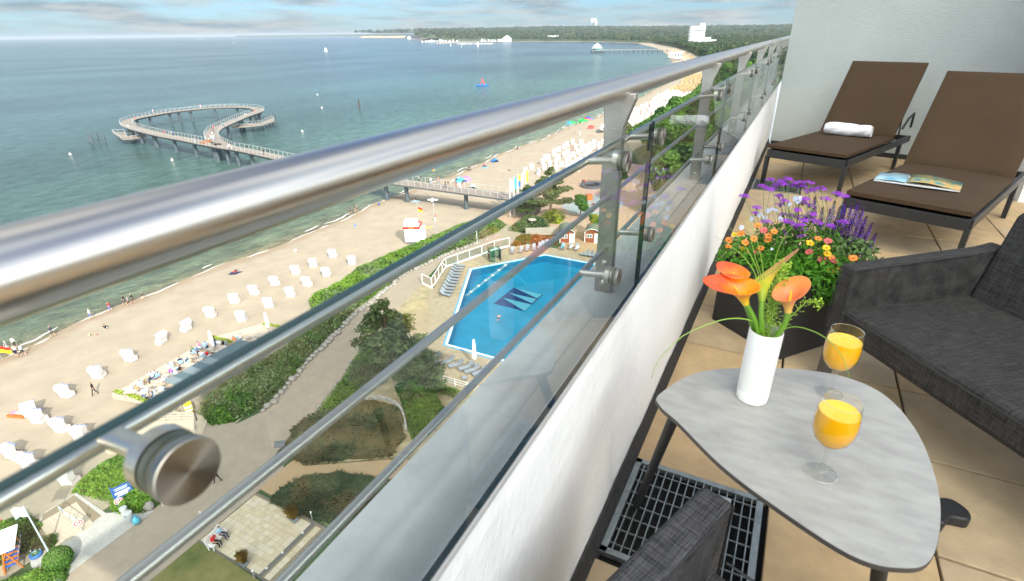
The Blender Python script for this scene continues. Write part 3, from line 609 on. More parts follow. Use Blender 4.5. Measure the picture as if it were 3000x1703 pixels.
# ================================================================ table, vase, glasses
mat('table_laminate', (.335, .33, .31), .42, var=.15, scale=11, detail=15, bump=.04, bscale=60, space='World', contrast=(.30, .66), stretch=(1, 2.4, 1)); mat('table_edge', (.075, .065, .058), .5)
TZ = CZ-.90
OUT = [(-.196, 1.256), (-.11, 1.417), (.087, 1.532), (.242, 1.568), (.346, 1.524), (.404, 1.397), (.422, 1.239), (.414, 1.099), (.38, .968), (.328, .92), (.244, .91), (.101, .977), (-.013, 1.05), (-.124, 1.152), (-.183, 1.200)]
def smooth_loop(P, sub=6):
    n = len(P); o = []
    for i in range(n):
        a, b_, c, d = (np.array(P[(i+k-1) % n]) for k in range(4))
        for s_ in range(sub):
            t_ = s_/sub; o.append(tuple(.5*((2*b_)+(-a+c)*t_+(2*a-5*b_+4*c-d)*t_**2+(-a+3*b_-3*c+d)*t_**3)))
    return o
TO = smooth_loop(OUT); tcx, tcy = .13, 1.24
tab = empty('side_table', (tcx, tcy, ZD), 0, 'grey stone look table with rounded triangular top and black splayed legs', 'table')
tl = [(x-tcx, y-tcy) for x, y in TO]
MB().prism(tl, TZ-ZD-.0125, TZ-ZD-.0015).build('table_core', 'table_edge', tab, smooth=30)
MB().prism([(x*.997, y*.997) for x, y in tl], TZ-ZD-.0015, TZ-ZD).build('table_top', 'table_laminate', tab, smooth=30)
for (ax, ay), (bx, by) in (((-.14, 1.25), (-.255, 1.44)), ((.31, 1.0), (.44, 1.20)), ((.25, 1.46), (.42, 1.72))):
    MB().tube([(ax-tcx, ay-tcy, TZ-ZD-.014), (bx-tcx, by-tcy, .0)], [.0165, .0125], 14).build('leg', 'anthracite', tab, smooth=40)
b = MB(); b.bar((-.14-tcx, 1.25-tcy, TZ-ZD-.02), (.31-tcx, 1.0-tcy, TZ-ZD-.02), .03, .014); b.bar((.31-tcx, 1.0-tcy, TZ-ZD-.021), (.25-tcx, 1.46-tcy, TZ-ZD-.021), .03, .014); b.bar((.25-tcx, 1.46-tcy, TZ-ZD-.022), (-.14-tcx, 1.25-tcy, TZ-ZD-.022), .03, .014); b.build('under_frame', 'anthracite', tab)
ft = MB(); ft.prism(smooth_loop([(-.085, -.055), (-.02, -.030), (.05, -.055), (.088, -.01), (.075, .055), (.02, .075), (-.03, .062), (-.075, .05)], 4), 0, .055)
fo = ft.build('parasol_foot', 'anthracite', None, (.715, 1.86, ZD), R(35), smooth=40, bevel=.008); fo.scale = (.78, .78, .8); tag(fo, 'black rounded cast foot standing on the paving beside the table', 'foot')

mat('ceramic', (.82, .82, .79), .38)
vx, vy = .030, 1.345
va = empty('flower_vase', (vx, vy, TZ), 0, 'slim white ceramic vase with calla lilies on the grey table', 'vase')
MB().lathe([(.036, 0), (.0395, .003), (.0403, .030), (.0395, .0312), (.0395, .0335), (.0405, .0345), (.0408, .12), (.0408, .207), (.0402, .211), (.0385, .2115), (.0372, .207), (.0368, .12), (.036, .02), (.001, .018)], 48).build('body', 'ceramic', va, smooth=40)
def calla_mat(name, lo, mid, hi, z0, z1):
    m = mat(name, mid, .4); t = m.node_tree; l = t.links.new; b = t.nodes['Principled BSDF']
    tc_ = nn(t, 'ShaderNodeTexCoord'); s_ = nn(t, 'ShaderNodeSeparateXYZ'); l(tc_.outputs['Object'], s_.inputs[0])
    n = nn(t, 'ShaderNodeTexNoise', i={'Scale': 30, 'Detail': 3}); mp = nn(t, 'ShaderNodeMapping'); mp.inputs['Scale'].default_value = (3, 3, .25); l(tc_.outputs['Object'], mp.inputs[0]); l(mp.outputs[0], n.inputs['Vector'])
    mr = nn(t, 'ShaderNodeMapRange', i={'From Min': z0, 'From Max': z1}); l(s_.outputs[2], mr.inputs[0]); ad = nn(t, 'ShaderNodeMath', operation='MULTIPLY_ADD', i={1: .5, 2: -.25}); l(n.outputs[0], ad.inputs[0]); a2 = nn(t, 'ShaderNodeMath', operation='ADD'); l(mr.outputs[0], a2.inputs[0]); l(ad.outputs[0], a2.inputs[1])
    rp = nn(t, 'ShaderNodeValToRGB'); e = rp.color_ramp.elements; e[0].color = (*lo, 1); e[1].color = (*hi, 1); q = e.new(.5); q.color = (*mid, 1); l(a2.outputs[0], rp.inputs[0]); l(rp.outputs[0], b.inputs['Base Color'])
    b.inputs['Subsurface Weight'].default_value = .15; b.inputs['Subsurface Radius'].default_value = (.02, .01, .005)
calla_mat('calla_orange', (.80, .60, .03), (.90, .30, .012), (.80, .10, .03), .0, .075)
calla_mat('calla_salmon', (.62, .44, .08), (.80, .23, .10), (.88, .26, .06), .0, .075)
calla_mat('calla_lime', (.25, .38, .02), (.55, .55, .05), (.60, .27, .10), .0, .11)
mat('stem_green', (.13, .28, .02), .4, var=.25, scale=18); mat('stem_light', (.25, .42, .05), .4); mat('spadix', (.75, .42, .02), .6)
def calla(top, axis, face, L_, r1, tip, m, label, base):
    # funnel-shaped spathe: opens along axis, its lip drawn out towards face
    root = empty('calla_lily', (vx+base[0], vy+base[1], TZ+.03), 0, label, 'flower')
    ax = Vector(axis).normalized(); fc_ = Vector(face); fc_ = (fc_-ax*fc_.dot(ax)).normalized(); sd_ = ax.cross(fc_)
    P = Vector(top); nT, nA = 14, 36; vs = []
    for i in range(nT):
        t_ = i/(nT-1)
        for j in range(nA):
            a = math.pi*(-1.06+2.12*j/(nA-1)); lip = max(0, math.cos(a))
            r = .0065+r1*(.16*t_+.84*t_**2.2)*(1+.12*math.cos(2*a))*(1-.10*abs(a)/math.pi*t_)
            h = L_*t_*(.42+.58*(math.cos(a)*.5+.5)) + tip*t_**3*lip**5
            fl = .30*r1*t_**5
            rad = r+fl*(.6+.4*lip)
            vs.append(Vector((math.sin(a)*rad, -math.cos(a)*-1*rad + tip*.75*t_**3*lip**6, h - .6*fl)))
    M3 = Matrix((sd_, fc_, ax)).transposed(); Q = M3.to_4x4(); Q.translation = P-root.location
    fs = [(i*nA+j, i*nA+j+1, (i+1)*nA+j+1, (i+1)*nA+j) for i in range(nT-1) for j in range(nA-1)]
    o = MB().add(vs, fs).build('spathe', m, root, smooth=80); o.matrix_local = Q
    q = o.modifiers.new('t', 'SOLIDIFY'); q.thickness = .0014; q = o.modifiers.new('s', 'SUBSURF'); q.levels = q.render_levels = 1
    s2 = MB().tube([(0, 0, .012), (0, .003, L_*.35), (0, .006, L_*.62)], [.003, .0042, .002], 8).build('spadix', 'spadix', root, smooth=60); s2.matrix_local = Q
    st = []; p0 = Vector((0, 0, 0)); p3 = P-root.location+ax*.006; p1 = p0+Vector((0, 0, .19)); p2 = p3-ax*.07
    for i in range(15):
        u = i/14; st.append(p0*(1-u)**3+p1*3*u*(1-u)**2+p2*3*u*u*(1-u)+p3*u**3)
    MB().tube(st, [.0072]*5+[.0066]*6+[.0068]*4, 12).build('stem', 'stem_green', root, smooth=60)
    return root
def atw(px, py, y):           # a point of the plane y = const
    d = FW + RT*((px-1500)/FPX) - UP*((py-851.5)/FPX); t = y/d.y; return Vector((d.x*t, y, CZ+d.z*t))
CAMP = Vector((0, 0, CZ))
left_ = -RT; toc = (CAMP-Vector((vx, vy, TZ+.3))).normalized()
A = atw(2187, 893, 1.33); calla(A, UP*.78-RT*.42+toc*.22, -RT*.8+UP*.1-toc*.45, .098, .038, .012, 'calla_orange', 'large orange calla lily opening towards the parapet, in the white vase', (-.006, -.004))
A2 = atw(2170, 855, 1.36); calla(A2, UP*.95-RT*.30-toc*.1, -RT*.5+UP*.5-toc*.6, .085, .026, .012, 'calla_orange', 'orange calla lily half hidden behind the largest bloom in the vase', (-.016, .016))
B_ = atw(2308, 918, 1.33); calla(B_, UP*.95+RT*.10+toc*.12, RT*.45-toc*.75, .090, .032, .008, 'calla_salmon', 'salmon pink calla lily leaning towards the sofa, in the white vase', (.004, -.004))
C_ = atw(2232, 885, 1.345); calla(C_, UP*.95+RT*.12-toc*.10, RT*.75+UP*.7-toc*.15, .105, .024, .055, 'calla_lime', 'yellow green calla lily with a long twisted tip, tallest in the vase', (0, .01))
gb = empty('bear_grass', (vx, vy, TZ+.05), 0, 'long thin arching green grass blades hanging out of the vase', 'grass')
def arch(P, w, n=22): 
    P = [Vector(p)-gb.location for p in P]; pts = []
    k = len(P)-1
    for i in range(n):
        u = i/(n-1)*k; a = min(int(u), k-1); f = u-a; p0, p1, p2, p3 = P[max(a-1, 0)], P[a], P[a+1], P[min(a+2, k)]
        pts.append(.5*((2*p1)+(-p0+p2)*f+(2*p0-5*p1+4*p2-p3)*f*f+(-p0+3*p1-3*p2+p3)*f**3))
    MB().tube(pts, [w*(1-.75*(i/(n-1))**2) for i in range(n)], 5).build('blade', 'stem_light', gb, smooth=60)
V0 = Vector((vx, vy, TZ+.12)); 
arch([V0, atw(2235, 965, 1.34), atw(2200, 940, 1.33), atw(2150, 933, 1.30), atw(2090, 945, 1.27), atw(2000, 985, 1.22), atw(1930, 1055, 1.18), atw(1908, 1110, 1.17)], .0019)
arch([V0, atw(2270, 985, 1.34), atw(2320, 958, 1.32), atw(2380, 970, 1.27), atw(2430, 1000, 1.22), atw(2470, 1050, 1.16), atw(2490, 1110, 1.10)], .0016)
for p in (((2235, 850), (2210, 745), (2185, 640)), ((2230, 850), (2195, 740), (2130, 660)), ((2240, 860), (2222, 720), (2180, 612)), ((2228, 860), (2185, 760), (2095, 690)), ((2250, 900), (2262, 800), (2300, 690), (2400, 590))):
    arch([V0]+[atw(*q, 1.37) for q in p], .0013)
# feathery green filler with seed pods
spg = empty('green_seed_spray', (vx, vy, TZ+.05), 0, 'feathery bright green spray of tiny round seed pods in the vase', 'foliage')
mat('pod_green', (.30, .48, .03), .5, var=.3, scale=60)
def spray(P, n, spread, rp):
    P = [Vector(p)-spg.location for p in P]; MB().tube(P, .0013, 5).build('stalk', 'stem_light', spg)
    b = MB(); k = len(P)-1; rg = random.Random(n)
    for i in range(n):
        u = (.12+.88*i/n)*k; a = min(int(u), k-1); p = P[a].lerp(P[a+1], u-a)
        q = p+Vector((rg.gauss(0, 1), rg.gauss(0, 1), rg.gauss(.4, .7))).normalized()*spread*rg.uniform(.35, 1)
        b.tube([p, p.lerp(q, .6)+Vector((0, 0, -.003)), q], .0005, 3); b.ball(q, rp*rg.uniform(.6, 1.2), nu=6, nv=4, sq=(1, 1, .6))
    b.build('seed_pods', 'pod_green', spg, smooth=60)['kind'] = 'stuff'
spray([V0, atw(2262, 940, 1.36), atw(2275, 850, 1.38), atw(2300, 770, 1.40)], 230, .026, .0030)
spray([V0, atw(2255, 940, 1.38), atw(2258, 860, 1.39), atw(2285, 800, 1.42)], 150, .022, .0027)
spray([V0, atw(2310, 935, 1.36), atw(2362, 885, 1.37), atw(2390, 880, 1.37), atw(2402, 905, 1.37)], 60, .014, .0026)
# juice glasses
def glass_mat():
    m = bpy.data.materials.new('clear_glass'); m.use_nodes = True; MATS['clear_glass'] = m; t = m.node_tree; t.nodes.clear(); l = t.links.new
    o = nn(t, 'ShaderNodeOutputMaterial'); tr = nn(t, 'ShaderNodeBsdfTransparent', i={0: (.985, .985, .965, 1)}); gl = nn(t, 'ShaderNodeBsdfGlossy', i={'Roughness': .0}); lw = nn(t, 'ShaderNodeLayerWeight', i={0: .35}); mx = nn(t, 'ShaderNodeMixShader'); mr = nn(t, 'ShaderNodeMapRange', i={'From Min': 0, 'From Max': 1, 'To Min': .05, 'To Max': .75})
    pw = nn(t, 'ShaderNodeMath', operation='POWER', i={1: 2.2}); l(lw.outputs['Facing'], pw.inputs[0]); l(pw.outputs[0], mr.inputs[0]); l(mr.outputs[0], mx.inputs[0]); l(tr.outputs[0], mx.inputs[1]); l(gl.outputs[0], mx.inputs[2]); l(mx.outputs[0], o.inputs[0])
glass_mat(); m = mat('orange_juice', (.90, .44, .003), .25, spec=.4); m.node_tree.nodes['Principled BSDF'].inputs['Subsurface Weight'].default_value = .25; m.node_tree.nodes['Principled BSDF'].inputs['Subsurface Radius'].default_value = (.02, .01, .002)
mat('rim_shine', (.75, .77, .76), .15, metal=.6); mat('juice_foam', (.88, .58, .06), .6)
m = bpy.data.materials.new('solid_glass'); m.use_nodes = True; MATS['solid_glass'] = m; bq = m.node_tree.nodes['Principled BSDF']; bq.inputs['Transmission Weight'].default_value = 1; bq.inputs['Roughness'].default_value = 0; bq.inputs['IOR'].default_value = 1.45; bq.inputs['Base Color'].default_value = (.96, .97, .96, 1)
def goblet(x, y, label, fill):
    g = empty('wine_glass', (x, y, TZ), 0, label, 'glass', 'stemmed glasses of orange juice')
    prof = [(.0085, .080), (.022, .086), (.034, .099), (.0415, .119), (.0437, .140), (.0425, .162), (.0395, .184), (.0375, .1975)]
    MB().lathe(prof, 48).v
    b = MB(); n = 48; vs = []
    for r, z in prof:
        for j in range(n): vs.append((r*math.cos(2*math.pi*j/n), r*math.sin(2*math.pi*j/n), z))
    b.add(vs, [(i*n+j, i*n+(j+1) % n, (i+1)*n+(j+1) % n, (i+1)*n+j) for i in range(len(prof)-1) for j in range(n)]); o = b.build('bowl', 'clear_glass', g, smooth=80)
    MB().tube([(.0375*math.cos(a), .0375*math.sin(a), .1975) for a in np.linspace(0, 2*math.pi, 49)], .0006, 6).build('rim', 'solid_glass', g, smooth=60)
    MB().lathe([(.0335, .0), (.0345, .0012), (.0335, .0022), (.012, .0040), (.0070, .008), (.0042, .016), (.0038, .045), (.0048, .066), (.0085, .078), (.0082, .081), (.001, .0815)], 40).build('stem', 'clear_glass', g, smooth=50)
    jp = [(r*.965, z+.0008) for r, z in prof if z < fill]; r_ = np.interp(fill, [p[1] for p in prof], [p[0] for p in prof])*.965
    MB().lathe([(.001, .0815)]+jp+[(r_, fill), (.001, fill)], 48).build('juice', 'orange_juice', g, smooth=50)
    MB().lathe([(r_-.0012, fill), (r_-.0005, fill+.0012), (r_, fill+.0004)], 48).build('foam_line', 'juice_foam', g, smooth=60)
    MB().tube([(.034*math.cos(a), .034*math.sin(a), .0012) for a in np.linspace(0, 2*math.pi, 49)], .0007, 6).build('foot_rim', 'rim_shine', g, smooth=60)
    return g
goblet(.195, 1.121, 'stemmed glass of orange juice standing alone at the front of the table', .171)
goblet(.217, 1.459, 'stemmed glass of orange juice beside the white vase, near the sofa', .168)

# ================================================================ sofa and armchair
def weave(name, c1, c2):
    m = mat(name, c1, .9, spec=.25); t = m.node_tree; l = t.links.new; b = t.nodes['Principled BSDF']; tc_ = nn(t, 'ShaderNodeTexCoord'); acc = None
    for st in ((260, 12, 12), (12, 260, 260)):
        mp = nn(t, 'ShaderNodeMapping'); mp.inputs['Scale'].default_value = st; l(tc_.outputs['Object'], mp.inputs[0]); n = nn(t, 'ShaderNodeTexNoise', i={'Scale': 1., 'Detail': 3, 'Roughness': .7}); l(mp.outputs[0], n.inputs['Vector'])
        if acc is None: acc = n.outputs[0]
        else: a = nn(t, 'ShaderNodeMath', operation='ADD'); l(acc, a.inputs[0]); l(n.outputs[0], a.inputs[1]); acc = a.outputs[0]
    mr = nn(t, 'ShaderNodeMapRange', i={'From Min': .76, 'From Max': 1.24}); l(acc, mr.inputs[0]); mx = nn(t, 'ShaderNodeMixRGB', i={1: (*c1, 1), 2: (*c2, 1)}); l(mr.outputs[0], mx.inputs[0]); l(mx.outputs[0], b.inputs['Base Color'])
    bp = nn(t, 'ShaderNodeBump', i={'Strength': .5, 'Distance': .002}); l(acc, bp.inputs['Height']); l(bp.outputs[0], b.inputs['Normal'])
weave('charcoal_weave', (.011, .011, .012), (.066, .063, .060)); weave('grey_weave', (.010, .011, .014), (.085, .083, .085)); mat('leg_taupe', (.075, .072, .068), .5)
def seat(name, loc, rz, Lw, label, m):
    # local: x = along the front edge, y = towards the back rest
    g = empty(name, loc, rz, label, 'sofa' if Lw > 1 else 'armchair'); dp = .74
    MB().box((Lw/2, dp/2-.01, .335), (Lw-.10, dp-.06, .13)).build('seat', m, g, bevel=.022, seg=4)
    MB().box((Lw/2, dp/2-.02, .275), (Lw-.12, dp-.12, .03)).build('base_frame', 'anthracite', g)
    for x in (.045, Lw-.045):
        a = MB(); a.extr([(0, .275), (dp-.06, .275), (dp+.04, .64), (dp-.05, .625), (0, .60)], (x-.036, 0, 0), (0, 1, 0), (0, 0, 1), (1, 0, 0), .072); a.build('armrest', m, g, bevel=.012, seg=3)
        for y in (.03, dp-.06): 
            MB().extr([(-.022, 0), (.022, 0), (.028, .28), (-.024, .28)], (x-.02, y, 0), (0, 1, 0), (0, 0, 1), (1, 0, 0), .04).build('leg', 'leg_taupe', g)
    b = MB(); b.extr([(dp-.08, .34), (dp+.02, .34), (dp+.125, .80), (dp+.06, .815), (dp+.02, .79)], (.082, 0, 0), (0, 1, 0), (0, 0, 1), (1, 0, 0), Lw-.164); b.build('backrest', m, g, bevel=.018, seg=3)
    for x in (.045, Lw-.045):
        for xx in (x-.036, x+.036):
            MB().tube([(xx, -.001, .285), (xx, -.001, .585), (xx, .03, .592), (xx, dp-.10, .612)], .003, 6).build('piping', 'anthracite', g, smooth=60)
    MB().tube([(.09, -.014, .398), (Lw/2, -.016, .396), (Lw-.09, -.014, .398)], .0035, 6).build('piping', 'anthracite', g, smooth=60)
    return g
e_ = math.atan2(-.785, .62)
seat('garden_sofa', (.29, 2.63, ZD), e_, 1.75, 'charcoal woven garden sofa between the planter and the table', 'charcoal_weave')
seat('garden_armchair', (.635, .77, ZD), R(160), .72, 'grey woven garden armchair whose armrest stands over the grating', 'grey_weave')
# ================================================================ planter and its flowers
mat('planter_black', (.020, .020, .021), .6, var=.25, scale=40, stretch=(1, 1, 12), bump=.3, bscale=120); mat('potting_soil', (.03, .022, .014), .95, bump=.6, bscale=60)
pl = empty('flower_planter', (.11, 3.045, ZD), R(-38.5), 'square black planter box full of summer flowers beside the sofa', 'planter')
b = MB(); q = .243
for x, y, w, d in ((-q+.012, 0, .024, 2*q), (q-.012, 0, .024, 2*q), (0, -q+.012, 2*q-.05, .024), (0, q-.012, 2*q-.05, .024)): b.box((x, y, .20), (w, d, .40))
b.build('box', 'planter_black', pl, bevel=.004)
MB().box((0, 0, .345), (2*q-.05, 2*q-.05, .03)).build('soil', 'potting_soil', pl)
PT = Vector((.11, 3.045, ZD+.36))
leafmat('herb_leaf', (.018, .085, .006), (.09, .25, .02)); leafmat('grey_leaf', (.05, .11, .03), (.12, .2, .06))
mat('verbena_purple', (.40, .06, .66), .6, var=.35, scale=300); mat('salvia_blue', (.085, .025, .46), .6, var=.5, scale=300); mat('salvia_calyx', (.08, .012, .06), .7)
mat('petal_orange', (.80, .24, .03), .55, var=.2, scale=200); mat('petal_pink', (.66, .12, .13), .55, var=.3, scale=200); mat('petal_yellow', (.85, .52, .01), .5, var=.15, scale=200); mat('petal_wine', (.28, .015, .07), .6)
mat('pansy_white', (.48, .52, .66), .6, var=.08, scale=90); mat('disc_brown', (.18, .12, .01), .8); mat('stem_herb', (.13, .24, .05), .6)
rq = random.Random(3)
def zq(x, y, Y): return atw(2100+x/4.282, 520+y/4.282, Y)
def plant(name, loc, label): return empty(name, loc, 0, label, 'plant', 'flowers growing in the black planter')
def stem(mb, a, b_, r=.0016, sag=.03):
    a, b_ = Vector(a), Vector(b_); m_ = a.lerp(b_, .55)+Vector((rq.gauss(0, .012), rq.gauss(0, .012), sag)); mb.tube([a, m_, b_], [r*1.2, r, r*.8], 5)
# verbena
VH = [(345, 225), (505, 370), (485, 445), (580, 105), (670, 25), (670, 140), (780, 225), (810, 40), (760, 90), (830, 75), (890, 15), (840, 285), (795, 335), (975, 100), (1030, 60), (1060, 120), (1090, 95), (1150, 60), (1135, 165), (1225, 145), (1310, 130), (1375, 260), (1510, 195), (1590, 225), (1105, 260), (1080, 310), (1165, 340), (1005, 400), (830, 460), (925, 470), (870, 535), (620, 545), (1040, 495), (1130, 480), (1190, 450), (950, 575), (1060, 590), (1090, 535), (1000, 615), (1075, 650), (1195, 525), (1275, 565), (1425, 600), (1590, 555), (860, 695), (1080, 730)]
vb = [plant('verbena_plant', (.02, 3.10, ZD+.36), 'tall purple verbena beside the parapet in the planter'), plant('verbena_plant', (.14, 3.14, ZD+.36), 'tall purple verbena in the middle of the planter'), plant('verbena_plant', (.24, 3.12, ZD+.36), 'tall purple verbena next to the blue salvia')]
def umbel(mb, P, r):
    for _ in range(64):
        a = rq.uniform(0, 6.28); d = math.sqrt(rq.random())*r; p = P+Vector((d*math.cos(a), d*math.sin(a), .010*(1-(d/r)**2)+rq.uniform(-.003, .003)))
        s_ = .0054; n = Vector((math.cos(a)*.5*d/r, math.sin(a)*.5*d/r, 1)); u = Vector((rq.gauss(0, 1), rq.gauss(0, 1), 0)).normalized(); u = (u-n*u.dot(n)/n.length_squared).normalized()*s_; w = n.normalized().cross(u)
        mb.add([p-u, p-w*.8, p+u, p+w*.8], [(0, 1, 2, 3)]); mb.add([p-u*.7-w*.7, p+u*.7-w*.7, p+u*.7+w*.7, p-u*.7+w*.7], [(0, 1, 2, 3)])
for (x, y) in VH:
    k = 0 if x < 760 else (1 if x < 1080 else 2); g = vb[k]; Yd = 3.10+.12*rq.random()-(.10 if y > 500 else 0)
    P = zq(x, y+8, Yd)-g.location; b = MB(); umbel(b, P, rq.uniform(.023, .032)); b.build('flower_head', 'verbena_purple', g)
    b = MB(); stem(b, (rq.gauss(0, .03), rq.gauss(0, .03), -.01), P-Vector((0, 0, .004))); c_ = P-Vector((0, 0, .006)); b.lathe([(.001, -.012), (.005, -.004), (.009, .004)], 8, c=c_); b.build('stem', 'stem_herb', g, smooth=60)
# salvia
SA = [(1230, 250), (1330, 380), (1480, 300), (1550, 370), (1610, 300), (1690, 340), (1780, 315), (1840, 385), (1880, 490), (1950, 575), (1995, 705), (1420, 400), (1960, 770), (1700, 520), (1750, 640), (1580, 640), (1650, 760), (1480, 560), (970, 700), (1320, 520), (1820, 620), (1860, 740), (1540, 500), (1620, 560), (1400, 640), (1900, 830), (1720, 800)]
sv_ = [plant('salvia_plant', (.27, 3.16, ZD+.36), 'blue violet salvia spikes in the middle of the planter'), plant('salvia_plant', (.36, 3.06, ZD+.36), 'blue violet salvia spikes leaning over the planter corner by the lounger')]
for (x, y) in SA:
    g = sv_[0] if x < 1600 else sv_[1]; Yd = 3.14+.08*rq.random(); T_ = zq(x, y, Yd)-g.location; base = Vector((rq.gauss(0, .03), rq.gauss(0, .03), 0)); Lh = rq.uniform(.10, .15); d = (T_-base).normalized(); d = (d+Vector((0, 0, 1.1))).normalized()
    b = MB(); c2 = MB(); s0 = T_-d*Lh
    for i in range(64):
        u = i/63; p = s0+d*Lh*u; r = .017*(1-.72*u)*(.6+.4*rq.random()); a = i*2.4; o1 = d.orthogonal().normalized(); o2 = d.cross(o1); v = (o1*math.cos(a)+o2*math.sin(a))
        q_ = p+v*r; w = d*.0058+v*.0036; s_ = v.cross(d)*.0046; (b if u < .86 and rq.random() < .72 else c2).add([p+v*.002, q_-s_, q_+w*1.2, q_+s_], [(0, 1, 2, 3)])
    b.build('flower_spike', 'salvia_blue', g); c2.tube([s0, T_], .0018, 5); c2.build('calyx', 'salvia_calyx', g); b = MB(); stem(b, base, s0, .0018, .01); b.build('stem', 'salvia_calyx', g)
# african daisies
DA = [(150, 870, 0), (150, 790, 0), (225, 720, 2), (305, 705, 0), (515, 605, 0), (590, 665, 1), (355, 820, 0), (465, 770, 0), (650, 735, 0), (640, 790, 0), (330, 900, 2), (410, 935, 1), (510, 930, 1), (330, 990, 0), (550, 890, 0), (720, 680, 0), (1320, 1040, 1), (1170, 825, 2), (1160, 935, 1), (1375, 885, 2), (1385, 960, 2), (1270, 770, 0), (1395, 800, 1), (1440, 1010, 0), (1475, 1050, 1), (1710, 1015, 0), (1430, 1175, 3), (1525, 1180, 3), (1350, 1295, 2)]
dz_ = [plant('daisy_plant', (-.10, 3.02, ZD+.36), 'orange and pink daisies spilling over the planter towards the parapet'), plant('daisy_plant', (.24, 2.95, ZD+.36), 'yellow and pink daisies spilling over the planter beside the sofa arm')]
for (x, y, c) in DA:
    g = dz_[0] if x < 900 else dz_[1]; Yd = (2.94 if x < 900 else 2.90)+.05*rq.random(); P = zq(x, y, Yd)-g.location; r = rq.uniform(.0165, .0215)*(1.25 if (x, y) == (1320, 1040) else 1)
    nv = (Vector((0, 0, 1))+toc*.9+Vector((rq.gauss(0, .3), rq.gauss(0, .3), 0))).normalized(); o1 = nv.orthogonal().normalized(); o2 = nv.cross(o1); b = MB(); npet = 14
    for i in range(npet):
        a = 2*math.pi*i/npet+rq.gauss(0, .06); v = o1*math.cos(a)+o2*math.sin(a); s_ = nv.cross(v)*r*.19; lift = nv*r*rq.uniform(.02, .28)
        m1 = 1 if c == 3 else 0
        b.add([P+v*r*.15-s_*.5, P+v*r*.15+s_*.5, P+v*r*.55+s_*1.05+lift*.5, P+v*r*.55-s_*1.05+lift*.5], [(0, 1, 2, 3)], m1); b.add([P+v*r*.55-s_*1.05+lift*.5, P+v*r*.55+s_*1.05+lift*.5, P+v*r*.97+s_*.5+lift, P+v*r*1.03+lift, P+v*r*.97-s_*.5+lift], [(0, 1, 2, 3, 4)], 0)
    pm = {0: 'petal_orange', 1: 'petal_pink', 2: 'petal_yellow', 3: 'petal_yellow'}[c]; fl_ = b.build('petals', [pm, 'petal_wine'], g)
    MB().ball(P+nv*r*.06, r*.24, nu=10, nv=5, sq=(1, 1, .6)).build('flower_centre', 'disc_brown', fl_, smooth=60)
    b = MB(); stem(b, (rq.gauss(0, .05), rq.gauss(0, .04), 0), P-nv*.003, .0014, .0); b.build('stem', 'stem_herb', g)
# pansies
pa = plant('pansy_plant', (.08, 3.18, ZD+.36), 'white and pale lilac pansies behind the purple verbena')
for (x, y) in [(985, 265), (1050, 262), (1020, 300), (640, 420), (690, 400), (740, 410), (910, 340), (800, 520), (600, 510), (440, 520), (310, 630), (540, 470), (690, 900), (1160, 1095)]:
    P = zq(x, y, 3.12 if y < 560 else 2.95)-pa.location; r = .0125 if y < 700 else .007; nv = (toc+Vector((rq.gauss(0, .4), rq.gauss(0, .4), .3))).normalized(); o1 = Vector((0, 0, 1)).cross(nv).normalized(); o2 = nv.cross(o1); b = MB()
    for a, rr in ((1.0, 1), (2.14, 1), (-.15, .85), (3.3, .85), (4.71, 1.05)):
        c_ = P+(o1*math.cos(a)+o2*math.sin(a))*r*.6; b.add([c_+(o1*math.cos(t_)+o2*math.sin(t_))*r*.62*rr+nv*.002*math.cos(a*3) for t_ in np.linspace(0, 5.5, 8)], [tuple(range(8))])
    b.build('petals', 'pansy_white', pa); b = MB(); stem(b, (rq.gauss(0, .04), rq.gauss(0, .03), 0), P-nv*.003, .0013, 0); b.build('stem', 'stem_herb', pa)
# leafy ground layer, one bush for each plant row
def bush_leaves(g, c, rad, n, size, m, zlo=0., asp=2.6):
    a = RNG.normal(size=(n, 3)); a = unit(a)*np.cbrt(RNG.uniform(.15, 1, n))[:, None]; C = np.array(c)+a*np.array(rad); C[:, 2] = np.maximum(C[:, 2], zlo)
    V, F = cards(C, size, asp, nrm=unit(a+np.array([0, 0, .8])), tilt=.7); o = link(npmesh('leaves', V, F, m), 'leaves', g); return o
bush_leaves(dz_[0], (0, .0, .04), (.17, .15, .13), 1500, .012, 'herb_leaf', -.03); bush_leaves(dz_[1], (.02, .0, .02), (.20, .17, .14), 2000, .013, 'herb_leaf', -.06)
bush_leaves(vb[1], (.0, -.03, .10), (.22, .15, .17), 900, .012, 'herb_leaf', -.01, 3.5); bush_leaves(sv_[0], (.03, 0, .09), (.16, .13, .13), 700, .015, 'grey_leaf', 0); bush_leaves(sv_[1], (.03, .02, .09), (.13, .12, .13), 700, .014, 'grey_leaf', 0); bush_leaves(pa, (-.02, 0, .08), (.2, .12, .15), 700, .014, 'grey_leaf', 0)
tr_ = plant('trailing_plant', (.10, 2.90, ZD+.37), 'bright green trailing foliage at the front corner of the planter')
bush_leaves(tr_, (0.02, .03, .0), (.22, .15, .13), 2600, .009, 'herb_leaf', -.07, 3.2)
